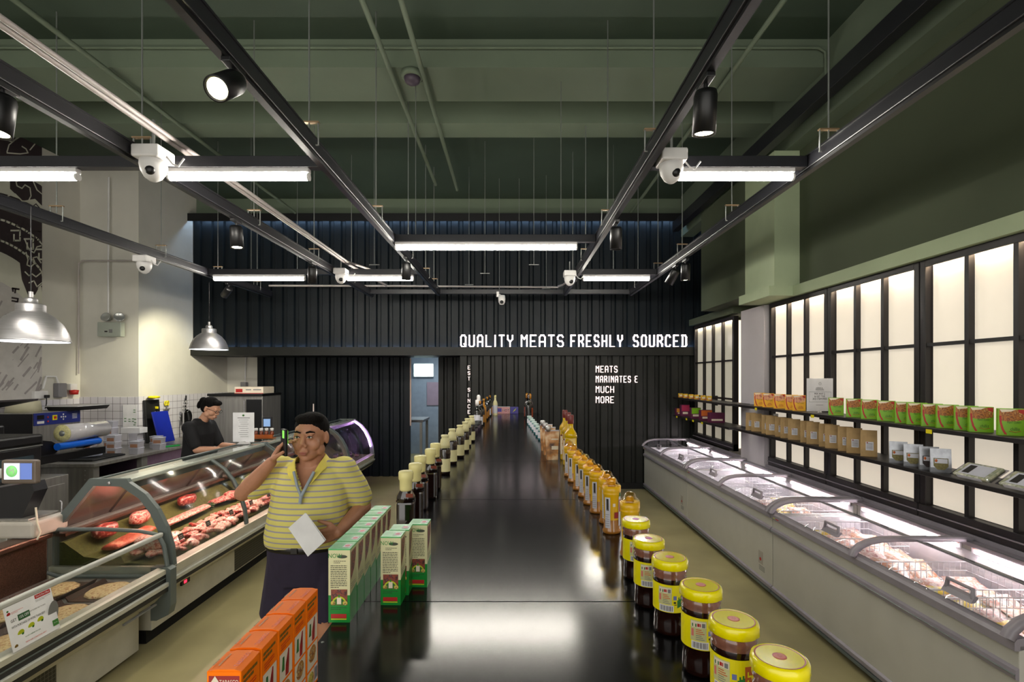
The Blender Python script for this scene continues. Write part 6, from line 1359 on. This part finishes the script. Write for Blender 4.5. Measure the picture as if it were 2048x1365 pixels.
MB().box(0.03, 0.52, -0.012, 0, 0.2, 1.52, m_steel, 0.004).build('cabinet_door', t); MB().box(0.56, 0.79, -0.012, 0, 0.2, 1.52, m_black, 0.004).build('side_panel', t); MB().tube([(0.54, -0.025, 0.8), (0.54, -0.025, 1.5)], 0.008, m_alu, 6).build('door_handle', t)
t = thing('flat_carton', (-4.16, 7.66, 1.605), 'flat white carton with red print on top of the tall steel cabinet', 'carton'); MB().box(0, 0.43, 0, 0.35, 0, 0.10, m_wpan, 0.004).build('carton', t)
b = MB(); b.box(0.02, 0.12, -0.002, 0, 0.02, 0.07, m_red).box(0.0, 0.43, -0.0015, 0, 0.0, 0.008, m_red).box(0.17, 0.25, -0.002, 0, 0.05, 0.065, m_pgrey).box(0.28, 0.40, -0.002, 0, 0.05, 0.065, m_pgrey).build('print', t)
t = thing('fire_extinguisher', (-4.62, 9.42, 1.62), 'small red capped box fixed high on the white end wall', 'box'); MB().box(-0.1, 0.0, 0.0, 0.1, -0.06, 0.14, m_gplast, 0.01).build('grey_box', t); MB().lathe([(0, 0), (0.05, 0), (0.045, 0.10), (0, 0.12)], m_tabred, (0.07, 0.04, -0.06), n=14).build('red_part', t); t.location = (-4.90, 9.40, 1.62); t.name = 'wall_isolator'
MB().tube([(-0.05, 0.08, 0.14), (-0.05, 0.10, 0.6)], 0.012, m_wplast, 8).build('conduit', t)
# items on the counter tops
t = thing('menu_holder', (-2.95, 5.40, 1.147), 'white menu sheet in a stand on the counter top between two meat counters', 'sign')
MB().box(0, 0.225, 0, 0.004, 0.02, 0.33, m_paper, 0.001, 1).build('sheet', t); MB().prism([(0.06, 0), (0.17, 0), (0.13, 0.03), (0.10, 0.03)], 'y', -0.04, 0.04, m_wplast).build('stand', t)
b = MB(); b.ell((0.112, -0.001, 0.30), (0.012, 0.0008, 0.010), m_leaf, 8); b.box(0.05, 0.18, -0.001, 0, 0.272, 0.277, m_print)
for k in range(9): b.box(0.06+0.01*(k % 3), 0.165-0.01*(k % 2), -0.001, 0, 0.25-k*0.022, 0.2535-k*0.022, m_pgrey)
b.build('print', t)
t = thing('wooden_tray', (-2.96, 5.80, 1.148), 'small wooden rack on the counter top holding four white capped bottles', 'tray'); MB().box(0, 0.24, 0, 0.09, 0, 0.012, mat('orange_wood', (140, 82, 38), 0.5), 0.002).box(0, 0.24, 0, 0.008, 0.012, 0.05, m_orn).build('rack_body', t)
for k in range(4):
    t2 = thing('spice_bottle', (-2.93+k*0.06, 5.85, 1.162), 'small spice bottle with a white cap, %s in the wooden rack' % ('leftmost', 'second from the left', 'third from the left', 'rightmost')[k], 'bottle', 'small spice bottles in the wooden rack')
    MB().lathe([(0, 0), (0.022, 0), (0.022, 0.06), (0.012, 0.075), (0, 0.075)], m_cola, n=14).build('bottle_body', t2); MB().lathe([(0.016, 0.075), (0.02, 0.078), (0.02, 0.105), (0, 0.108)], m_wplast, n=14).build('cap', t2)
t = thing('customer_display', (-2.93, 6.12, 1.142), 'small grey customer display with a blue screen on a post on the counter', 'screen'); MB().tube([(0, 0, 0), (0, 0, 0.12)], 0.010, m_black, 8).build('post', t); MB().box(-0.055, 0.055, -0.012, 0.012, 0.10, 0.23, m_rail, 0.006).build('screen_case', t); MB().box(-0.04, 0.04, -0.0135, -0.012, 0.12, 0.21, emis('blue_grey_screen', (120, 150, 190), 0.5)).build('screen_face', t)
t = thing('card_pole', (-2.83, 7.28, 1.142), 'thin pale post rising from the counter top behind the man', 'post'); MB().tube([(0, 0, 0), (0, 0, 0.33)], 0.009, mat('pale_pink_post', (200, 185, 180), 0.4), 8).build('post', t)
# weighing scale nearest at the left
t = thing('weighing_scale', (-3.20, 3.36, 0.80), 'grey weighing scale with a lit customer screen behind the low case', 'scale')
MB().box(-0.30, 0.10, -0.05, 0.22, 0.0, 0.11, mat('scale_cream_body', (185, 178, 168), 0.45), 0.02, 3).build('scale_body', t); MB().box(-0.25, 0.05, -0.03, 0.20, 0.11, 0.125, m_steel, 0.004).build('weighing_plate', t)
MB().prism([(-0.30, 0.125), (-0.02, 0.125), (0.06, 0.30), (0.04, 0.36), (-0.30, 0.30)], 'y', 0.0, 0.10, m_rail).build('neck', t)
MB().box(-0.13, 0.10, -0.03, 0.01, 0.355, 0.51, mat('grey_beige_bezel', (110, 98, 88), 0.45), 0.012).build('screen_case', t)
b = MB(); b.box(-0.105, -0.005, -0.0325, -0.0305, 0.385, 0.49, emis('pale_screen', (205, 220, 240), 0.8)).box(0.0, 0.075, -0.0325, -0.0305, 0.385, 0.49, emis('blue_screen_rows', (90, 110, 170), 0.6)); b.lathe([(0, 0), (0.038, 0), (0, 0.0005)], emis('green_logo', (120, 190, 110), 0.7), M=Matrix.Translation((-0.055, -0.0330, 0.438)) @ Matrix.Rotation(R(90), 4, 'X'), n=24); b.text('M', 0.05, m_paper, (-0.055, -0.0345, 0.438)); b.build('screen_face', t)
b = MB().tube([(0.09, -0.02, 0.20), (0.10, -0.02, 0.10), (0.12, -0.02, 0.04), (0.10, -0.02, -0.01)], 0.006, m_wpan, 6); b.build('cord', t)
# ------------------------------------------------------------------ people
def remesh(name, b, voxel, m, parent=None, smooth=4, cut=None):
    me = bpy.data.meshes.new('tmp'); me.from_pydata(b.v, [], b.f); me.update()
    bm = bmesh.new(); bm.from_mesh(me); bmesh.ops.recalc_face_normals(bm, faces=bm.faces[:]); bm.to_mesh(me); bm.free()
    o = bpy.data.objects.new('tmp', me); COL.objects.link(o)
    r = o.modifiers.new('r', 'REMESH'); r.mode = 'VOXEL'; r.voxel_size = voxel
    s = o.modifiers.new('s', 'SMOOTH'); s.factor = 0.5; s.iterations = smooth
    dg = bpy.context.evaluated_depsgraph_get(); nm = bpy.data.meshes.new_from_object(o.evaluated_get(dg))
    bpy.data.objects.remove(o)
    if cut:
        bm = bmesh.new(); bm.from_mesh(nm)
        bmesh.ops.delete(bm, geom=[f for f in bm.faces if cut(f.calc_center_median())], context='FACES'); bm.to_mesh(nm); bm.free()
    nm.materials.clear(); nm.materials.append(m); nm.polygons.foreach_set('use_smooth', [True]*len(nm.polygons)); nm.name = name
    ob = bpy.data.objects.new(name, nm); COL.objects.link(ob); ob.parent = parent
    return ob
def limb(b, pts, rs, n=14):
    """rounded, tapering; rs = (rx, ry) or r"""
    pts = [Vector(p) for p in pts]; P = []; RR = []
    for i, p in enumerate(pts):
        r = rs[i]; P.append(p); RR.append(r if isinstance(r, tuple) else (r, r))
    k = len(P); vs = []
    for i in range(k):
        t = (P[min(i+1, k-1)] - P[max(i-1, 0)]).normalized()
        u = Vector((1, 0, 0)) - t*t.x
        if u.length < 0.3: u = Vector((0, 0, 1)) - t*t.z
        u.normalize(); v = t.cross(u)
        for j in range(n):
            a = 2*math.pi*j/n; vs.append(P[i] + u*math.cos(a)*RR[i][0] + v*math.sin(a)*RR[i][1])
    fs = [(i*n+j, i*n+(j+1) % n, (i+1)*n+(j+1) % n, (i+1)*n+j) for i in range(k-1) for j in range(n)] + [tuple(range(n-1, -1, -1)), tuple(range((k-1)*n, k*n))]
    b.add(vs, fs, m_skin, True)
    for i in range(k):
        r = min(RR[i]); b.ell(P[i], (r, r, r), m_skin, 12)
    return b
def loft(b, secs, n=24):
    """secs: (cx, cy, z, rx, ry, power) closed torso loft"""
    vs = []
    for cx, cy, z, rx, ry in secs:
        for j in range(n):
            a = 2*math.pi*j/n; c, s = math.cos(a), math.sin(a); f = (abs(c)**2.4+abs(s)**2.4)**(-1/2.4)
            vs.append((cx+rx*f*c, cy+ry*f*s, z))
    k = len(secs); fs = [(i*n+j, i*n+(j+1) % n, (i+1)*n+(j+1) % n, (i+1)*n+j) for i in range(k-1) for j in range(n)] + [tuple(range(n-1, -1, -1)), tuple(range((k-1)*n, k*n))]
    return b.add(vs, fs, m_skin, True)
def head(b, c, s=1.0, M=None):
    """head centred on c, facing -Y"""
    T = (M or Matrix.Identity(4)) @ Matrix.Translation(c) @ Matrix.Scale(s, 4)
    E = lambda p, r, n=16: b.ell(p, r, m_skin, n, M=T)
    E((0, 0.012, 0.030), (0.077, 0.094, 0.088)); E((0, -0.012, -0.018), (0.068, 0.075, 0.085)); E((0, -0.035, -0.075), (0.050, 0.048, 0.040)); E((0, -0.058, -0.096), (0.026, 0.024, 0.020))
    for q_ in (-1, 1):
        E((0.040*q_, -0.055, -0.030), (0.028, 0.026, 0.030)); E((0.056*q_, -0.01, -0.062), (0.018, 0.035, 0.030)); E((0.030*q_, -0.078, 0.026), (0.024, 0.012, 0.008))
        E((0.079*q_, 0.010, -0.005), (0.010, 0.018, 0.032)); E((0.030*q_, -0.080, 0.006), (0.016, 0.010, 0.009))
        E((0.013*q_, -0.094, -0.034), (0.009, 0.010, 0.008)); E((0.012*q_, -0.088, -0.062), (0.014, 0.009, 0.005))
    b.tube([T @ Vector((0, -0.082, 0.018)), T @ Vector((0, -0.093, -0.010)), T @ Vector((0, -0.103, -0.030))], [0.009*s, 0.011*s, 0.014*s], m_skin, 10)
    E((0, -0.090, -0.0665), (0.024, 0.008, 0.0055)); E((0, -0.086, -0.0755), (0.020, 0.009, 0.006)); E((0, -0.080, -0.052), (0.020, 0.012, 0.012))
    return T
def fingers(b, wrist, d, side, palm_n, curl=25, L=1.0, spread=6, thumb=1):
    """wrist point, d = direction of the fingers, side = direction towards the thumb"""
    d = Vector(d).normalized(); side = Vector(side); side = (side - d*side.dot(d)).normalized(); n = Vector(palm_n); n = (n - d*n.dot(d) - side*n.dot(side)).normalized()
    w0 = Vector(wrist); pl = 0.088*L
    for i in range(4):
        o = (1.5-i)*0.020*L; limb(b, [w0 + side*o*0.55, w0 + d*pl*0.5 + side*o*0.9, w0 + d*pl + side*o], [0.0125*L, 0.0135*L, 0.0115*L], 8)
        ln = (0.070, 0.080, 0.074, 0.058)[i]*L; p = w0 + d*pl + side*o; dd = (d + side*math.tan(R(spread*(1.5-i)/1.5))).normalized(); pts = [p]; rs = [0.0098*L]
        for s_ in range(3):
            a = R(curl*(s_+0.6)); v = dd*math.cos(a) + n*math.sin(a); p = p + v*ln*(0.45, 0.32, 0.23)[s_]; pts.append(p); rs.append((0.0092, 0.0085, 0.0072)[s_]*L)
        limb(b, pts, rs, 8)
    if thumb:
        p = w0 + d*0.02 + side*0.026*L; v = (d*0.55 + side*0.8 + n*0.35).normalized(); v2 = (d*0.85 + side*0.35 + n*0.45).normalized()
        limb(b, [w0 + d*0.012 + side*0.012, p + v*0.03*L, p + v*0.03*L + v2*0.032*L, p + v*0.03*L + v2*0.058*L], [0.015*L, 0.0125*L, 0.0105*L, 0.0085*L], 8)

# ---- man in the yellow striped polo shirt
m_shirt = mat('yellow_striped_polo', (212, 202, 112), 0.8, var=0.05, scale=6, bump=0.15, bscale=12)
nt = m_shirt.node_tree; bsdf = nt.nodes['Principled BSDF']; src = bsdf.inputs['Base Color'].links[0].from_socket
tc = nt.nodes.new('ShaderNodeTexCoord'); sp_ = nt.nodes.new('ShaderNodeSeparateXYZ'); nt.links.new(tc.outputs['Object'], sp_.inputs[0])
def mth(op, a, v=None, bnode=None):
    n_ = nt.nodes.new('ShaderNodeMath'); n_.operation = op; nt.links.new(a, n_.inputs[0])
    if bnode is not None: nt.links.new(bnode, n_.inputs[1])
    elif v is not None: n_.inputs[1].default_value = v
    return n_.outputs[0]
# sleeves: stripes follow the sloping sleeve
fr_ = mth('FRACT', mth('DIVIDE', sp_.outputs['Z'], 0.0275)); st = mth('LESS_THAN', fr_, 0.27)
mxn = nt.nodes.new('ShaderNodeMix'); mxn.data_type = 'RGBA'; nt.links.new(st, mxn.inputs[0]); nt.links.new(src, mxn.inputs[6]); mxn.inputs[7].default_value = lin((158, 150, 158)); nt.links.new(mxn.outputs[2], bsdf.inputs['Base Color'])
m_hair = mat('black_hair', (14, 11, 10), 0.85, spec=0.15, var=0.3, scale=60, bump=0.6, bscale=160, stretch=(1, 1, 0.3)); m_navy = mat('dark_navy_purple_cotton', (40, 32, 52), 0.85, var=0.12, scale=14, bump=0.2, bscale=18)
m_collar = mat('yellow_collar', (222, 205, 95), 0.8); m_plak = mat('grey_blue_placket', (150, 160, 170), 0.8); m_leather = mat('black_leather', (24, 20, 18), 0.4)
m_eyew = mat('eye_white', (190, 180, 172), 0.3); m_lip = mat('lip_brown', (150, 88, 74), 0.5)
MX, MY = -1.07, 2.72
man = thing('person', (MX, MY, 0), 'person in a yellow striped polo shirt and dark shorts holding a phone and white paper', 'person')
SH_L, EL_L, WR_L = Vector((0.176, 0.02, 1.343)), Vector((0.262, 0.06, 1.15)), Vector((0.20, -0.16, 1.075))
SH_R, EL_R, WR_R = Vector((-0.172, 0.02, 1.345)), Vector((-0.325, -0.07, 1.25)), Vector((-0.150, -0.13, 1.42))
b = MB()
T = head(b, (0.005, -0.02, 1.535), 1.04)
limb(b, [(0.0, 0.03, 1.32), (0.0, 0.018, 1.38), (0.003, 0.005, 1.47)], [0.070, 0.064, 0.062])
loft(b, [(-0.02, 0, 0.80, 0.16, 0.11), (-0.015, 0, 0.90, 0.19, 0.13), (-0.005, -0.02, 1.02, 0.19, 0.145), (0, -0.01, 1.15, 0.185, 0.135), (0, 0.01, 1.27, 0.18, 0.115), (0, 0.02, 1.345, 0.145, 0.080), (0, 0.025, 1.39, 0.085, 0.06)])
limb(b, [SH_L, (SH_L+EL_L)/2, EL_L], [0.058, 0.050, 0.042]); limb(b, [EL_L, EL_L.lerp(WR_L, 0.35), WR_L], [0.042, 0.042, 0.027])
limb(b, [SH_R, (SH_R+EL_R)/2, EL_R], [0.058, 0.050, 0.042]); limb(b, [EL_R, EL_R.lerp(WR_R, 0.35), WR_R], [0.042, 0.042, 0.027])
fingers(b, WR_L, (-0.72, -0.55, -0.08), (0.1, -0.15, 1), (-0.35, 0.6, 0), curl=24)
fingers(b, WR_R, (0.45, 0.12, 0.80), (0.2, -1, 0.1), (0.9, -0.1, -0.3), curl=28)
for s_, hx in ((-1, -0.105), (1, 0.09)):
    limb(b, [(hx, 0.0, 0.86), (hx*1.05, -0.005, 0.66), (hx*1.05, -0.01, 0.47)], [0.088, 0.072, 0.055]); limb(b, [(hx*1.05, -0.01, 0.47), (hx*1.06, 0.02, 0.34), (hx*1.06, 0.01, 0.09)], [0.055, 0.057, 0.036])
    limb(b, [(hx*1.06, 0.02, 0.06), (hx*1.08, -0.06, 0.05), (hx*1.1, -0.14, 0.035)], [0.042, 0.038, 0.028])
remesh('body', b, 0.005, m_skin, man, 3)
# shirt
b = MB()
loft(b, [(-0.02, -0.01, 0.965, 0.185, 0.135), (-0.018, -0.012, 0.985, 0.208, 0.155), (-0.01, -0.02, 1.04, 0.212, 0.168), (-0.005, -0.015, 1.12, 0.206, 0.158), (0, -0.005, 1.20, 0.202, 0.142), (0, 0.01, 1.29, 0.197, 0.125), (0, 0.018, 1.355, 0.182, 0.105), (0, 0.02, 1.395, 0.13, 0.08), (0, 0.02, 1.415, 0.08, 0.07)])
limb(b, [(0.11, 0.02, 1.35), SH_L + Vector((-0.01, 0, 0.01)), SH_L.lerp(EL_L, 0.45) + Vector((0.006, 0, 0)), SH_L.lerp(EL_L, 0.72) + Vector((0.006, 0, 0))], [0.066, 0.076, 0.072, 0.068])
limb(b, [(-0.11, 0.02, 1.35), SH_R + Vector((0.01, 0, 0.01)), SH_R.lerp(EL_R, 0.45), SH_R.lerp(EL_R, 0.72)], [0.066, 0.076, 0.072, 0.068])
def vcut(c): return (c.y < 0.0 and 1.262 < c.z and abs(c.x-0.01) < (c.z-1.262)*0.52) or (c.z > 1.385 and (c.x/0.075)**2 + ((c.y-0.015)/0.072)**2 < 1)
remesh('polo_shirt', b, 0.007, m_shirt, man, 5, vcut)
b = MB()
def collar_side(s_):
    pin = [(0.012*s_+0.01, -0.125, 1.285), (0.058*s_+0.004, -0.085, 1.40), (0.078*s_, -0.01, 1.435), (0.055*s_, 0.075, 1.445), (0, 0.098, 1.445)]
    pout = [(0.055*s_+0.01, -0.142, 1.325), (0.098*s_+0.0, -0.098, 1.375), (0.118*s_, -0.01, 1.39), (0.075*s_, 0.10, 1.40), (0, 0.122, 1.40)]
    b.add(pin + pout, [(i, i+1, i+6, i+5) for i in range(4)], m_collar, True)
collar_side(-1); collar_side(1)
col_o = b.build('collar', man); md = col_o.modifiers.new('thick', 'SOLIDIFY'); md.thickness = 0.006; md = col_o.modifiers.new('sub', 'SUBSURF'); md.levels = 1; md.render_levels = 2
b = MB(); b.tube([(0.005, -0.148, 1.245), (0.032, -0.142, 1.30), (0.062, -0.118, 1.37)], 0.008, m_plak, 8).tube([(0.012, -0.15, 1.245), (-0.014, -0.142, 1.30), (-0.042, -0.118, 1.37)], 0.007, m_plak, 8).tube([(0.008, -0.150, 1.255), (0.007, -0.160, 1.215)], 0.009, m_plak, 8); b.build('placket', man)
# shorts
b = MB()
loft(b, [(-0.02, -0.005, 0.78, 0.17, 0.13), (-0.02, -0.005, 0.90, 0.196, 0.145), (-0.018, -0.01, 0.985, 0.196, 0.146)])
limb(b, [(-0.115, 0.0, 0.90), (-0.125, -0.005, 0.75), (-0.14, -0.01, 0.60)], [(0.105, 0.12), (0.115, 0.118), (0.122, 0.115)]); limb(b, [(0.08, 0.0, 0.90), (0.09, -0.005, 0.75), (0.10, -0.01, 0.60)], [(0.105, 0.12), (0.112, 0.118), (0.118, 0.115)])
remesh('shorts', b, 0.008, m_navy, man, 5, lambda c: c.z < 0.60)
b = MB(); b.lathe([(1.012, -0.018), (1.03, -0.016), (1.03, 0.016), (1.012, 0.018)], m_leather, n=40, M=Matrix.Translation((-0.018, -0.011, 0.982)) @ Matrix.Diagonal((0.203, 0.154, 1, 1))); b.box(-0.035, 0.0, -0.176, -0.166, 0.968, 0.996, m_leather, 0.003); b.build('belt', man)
# hair, brows, eyes, lips
b = MB(); TT_ = T
for p, r in (((0, 0.022, 0.050), (0.083, 0.094, 0.078)), ((0, 0.045, 0.0), (0.080, 0.070, 0.085)), ((0, -0.045, 0.095), (0.060, 0.040, 0.028)), ((0.03, -0.03, 0.10), (0.05, 0.05, 0.028))): b.ell(p, r, m_hair, 20, M=T)
remesh('hair', b, 0.006, m_hair, man, 2, lambda c: (T.inverted() @ c).y < -0.055 and (T.inverted() @ c).z < 0.060)
for s_ in (-1, 1):
    MB().tube([T @ Vector((0.050*s_, -0.075, 0.030)), T @ Vector((0.032*s_, -0.090, 0.036)), T @ Vector((0.014*s_, -0.092, 0.030))], [0.0035, 0.005, 0.004], m_hair, 8).build('eyebrow', man)
    e = MB().ell(T @ Vector((0.030*s_, -0.0895, 0.008)), (0.013, 0.004, 0.0055), m_eyew, 12).build('eye', man)
    MB().ell(T @ Vector((0.030*s_, -0.0925, 0.008)), (0.0055, 0.002, 0.005), m_black, 10).tube([T @ Vector((0.044*s_, -0.087, 0.009)), T @ Vector((0.030*s_, -0.094, 0.0145)), T @ Vector((0.017*s_, -0.090, 0.008))], 0.002, m_hair, 6).build('iris', e)
MB().ell(T @ Vector((0, -0.0965, -0.067)), (0.021, 0.004, 0.0045), m_lip, 14).ell(T @ Vector((0, -0.0935, -0.0755)), (0.017, 0.004, 0.005), m_lip, 14).build('lips', man)
for hx in (-0.112, 0.096):
    bs = MB(); limb(bs, [(hx, 0.045, 0.05), (hx, -0.05, 0.055), (hx*1.03, -0.15, 0.045)], [(0.045, 0.045), (0.050, 0.045), (0.044, 0.032)]); bs.box(hx-0.048, hx+0.048, -0.19, 0.09, 0.0, 0.03, m_black, 0.012); remesh('shoe', bs, 0.006, m_black, man, 3)
# phone at the ear and paper
ph = thing('phone', (MX-0.078, MY-0.145, 1.455), 'dark phone with a green glow held up to the ear of the man', 'phone', None, R(40))
MB().box(-0.008, 0.008, -0.034, 0.034, 0.0, 0.135, m_black, 0.004).build('phone_body', ph); MB().box(0.0082, 0.0092, -0.030, 0.030, 0.06, 0.128, emis('green_phone_screen', (120, 235, 60), 0.5)).box(-0.0092, -0.0082, -0.028, 0.0, 0.09, 0.128, emis('green_glow', (130, 230, 90), 0.5)).build('screen_face', ph)
pa = thing('folded_paper', (MX+0.09, MY-0.28, 1.10), 'folded white paper held in the hand of the man', 'paper')
M = Matrix.Rotation(R(-42), 4, 'Y') @ Matrix.Rotation(R(-14), 4, 'X')
b = MB(); b.box(-0.055, 0.055, -0.0035, -0.0005, -0.085, 0.085, m_paper, 0.0005, 1, M=M).box(-0.052, 0.058, 0.0005, 0.003, -0.082, 0.08, m_paper, 0.0005, 1, M=M @ Matrix.Rotation(R(3), 4, 'X')); b.build('sheets', pa)

# ---- woman behind the counter, in profile
WX, WY = -3.50, 5.75
wo = thing('person', (WX, WY, 0), 'person in a black shirt and glasses with dark tied hair, leaning over behind the counter', 'person', None, R(82))
m_skinw = mat('skin_light_tan', (200, 150, 122), 0.5, var=0.06, scale=18); m_blks = mat('black_tshirt', (17, 17, 20), 0.85, var=0.15, scale=12, bump=0.2, bscale=16)
hm = Matrix.Translation((0, -0.13, 1.50)) @ Matrix.Rotation(R(26), 4, 'X')
b = MB(); T = head(b, (0, 0, 0), 0.98, hm)
limb(b, [(0, 0.02, 1.30), (0, -0.03, 1.37), (0, -0.09, 1.45)], [0.060, 0.052, 0.050])
loft(b, [(0, 0.06, 0.84, 0.16, 0.11), (0, 0.05, 0.95, 0.155, 0.105), (0, 0.03, 1.10, 0.15, 0.105), (0, 0.015, 1.22, 0.15, 0.10), (0, 0.01, 1.30, 0.125, 0.07), (0, 0.01, 1.345, 0.07, 0.05)])
for s_ in (-1, 1):
    sh, el, wr = Vector((0.155*s_, 0.015, 1.295)), Vector((0.185*s_, -0.10, 1.06)), Vector((0.13*s_, -0.32, 1.07))
    limb(b, [sh, (sh+el)/2, el], [0.050, 0.044, 0.037]); limb(b, [el, el.lerp(wr, 0.35), wr], [0.037, 0.036, 0.024]); fingers(b, wr, (-0.25*s_, -1, -0.15), (-s_, -0.1, 0.3), (0, -0.1, -1), curl=24, L=0.92)
    limb(b, [(0.09*s_, 0.06, 0.88), (0.095*s_, 0.05, 0.48), (0.095*s_, 0.06, 0.08)], [0.085, 0.058, 0.038]); limb(b, [(0.095*s_, 0.06, 0.055), (0.10*s_, -0.09, 0.035)], [0.038, 0.028])
remesh('body', b, 0.006, m_skinw, wo, 3)
b = MB(); loft(b, [(0, 0.055, 0.80, 0.175, 0.125), (0, 0.05, 0.95, 0.172, 0.125), (0, 0.03, 1.10, 0.168, 0.125), (0, 0.015, 1.22, 0.182, 0.125), (0, 0.01, 1.32, 0.165, 0.098), (0, 0.008, 1.365, 0.085, 0.07), (0, 0, 1.39, 0.065, 0.06)])
for s_ in (-1, 1):
    sh, el = Vector((0.155*s_, 0.015, 1.295)), Vector((0.185*s_, -0.10, 1.06)); limb(b, [Vector((0.09*s_, 0.01, 1.30)), sh, sh.lerp(el, 0.8)], [0.070, 0.074, 0.060])
remesh('tshirt', b, 0.008, m_blks, wo, 4)
b = MB(); loft(b, [(0, 0.06, 0.74, 0.17, 0.12), (0, 0.06, 0.94, 0.168, 0.12)])
for s_ in (-1, 1): limb(b, [(0.085*s_, 0.06, 0.86), (0.095*s_, 0.055, 0.48), (0.095*s_, 0.06, 0.10)], [0.10, 0.075, 0.062])
remesh('trousers', b, 0.009, m_black, wo, 4)
for s_ in (-1, 1): MB().box(0.095*s_-0.045, 0.095*s_+0.045, -0.14, 0.11, 0.0, 0.07, m_black, 0.025, 3).build('shoe', wo)
b = MB()
for p, r in (((0, 0.025, 0.048), (0.084, 0.095, 0.080)), ((0, 0.05, 0.0), (0.080, 0.072, 0.080)), ((0, 0.125, 0.035), (0.04, 0.045, 0.045)), ((0, 0.15, -0.02), (0.028, 0.03, 0.055)), ((0, -0.04, 0.09), (0.06, 0.045, 0.03))): b.ell(p, r, m_hair, 20, M=T)
remesh('hair', b, 0.006, m_hair, wo, 2, lambda c: (T.inverted() @ c).y < -0.05 and (T.inverted() @ c).z < 0.058)
b = MB()
for s_ in (-1, 1):
    b.tube([T @ Vector((0.032*s_+0.022*math.cos(a*0.6283), -0.103, 0.006+0.017*math.sin(a*0.6283))) for a in range(10)], 0.0022, m_black, 6, closed=True); b.tube([T @ Vector((0.054*s_, -0.103, 0.012)), T @ Vector((0.080*s_, -0.06, 0.014)), T @ Vector((0.086*s_, 0.0, 0.008))], 0.0025, m_black, 6)
b.tube([T @ Vector((-0.010, -0.105, 0.008)), T @ Vector((0.010, -0.105, 0.008))], 0.0022, m_black, 6); b.build('glasses', wo)
for s_ in (-1, 1):
    MB().ell(T @ Vector((0.030*s_, -0.088, 0.006)), (0.012, 0.005, 0.006), m_eyew, 10).ell(T @ Vector((0.030*s_, -0.092, 0.006)), (0.005, 0.003, 0.005), m_black, 8).build('eye', wo)
MB().ell(T @ Vector((0, -0.095, -0.070)), (0.018, 0.005, 0.007), m_lip, 12).build('lips', wo)
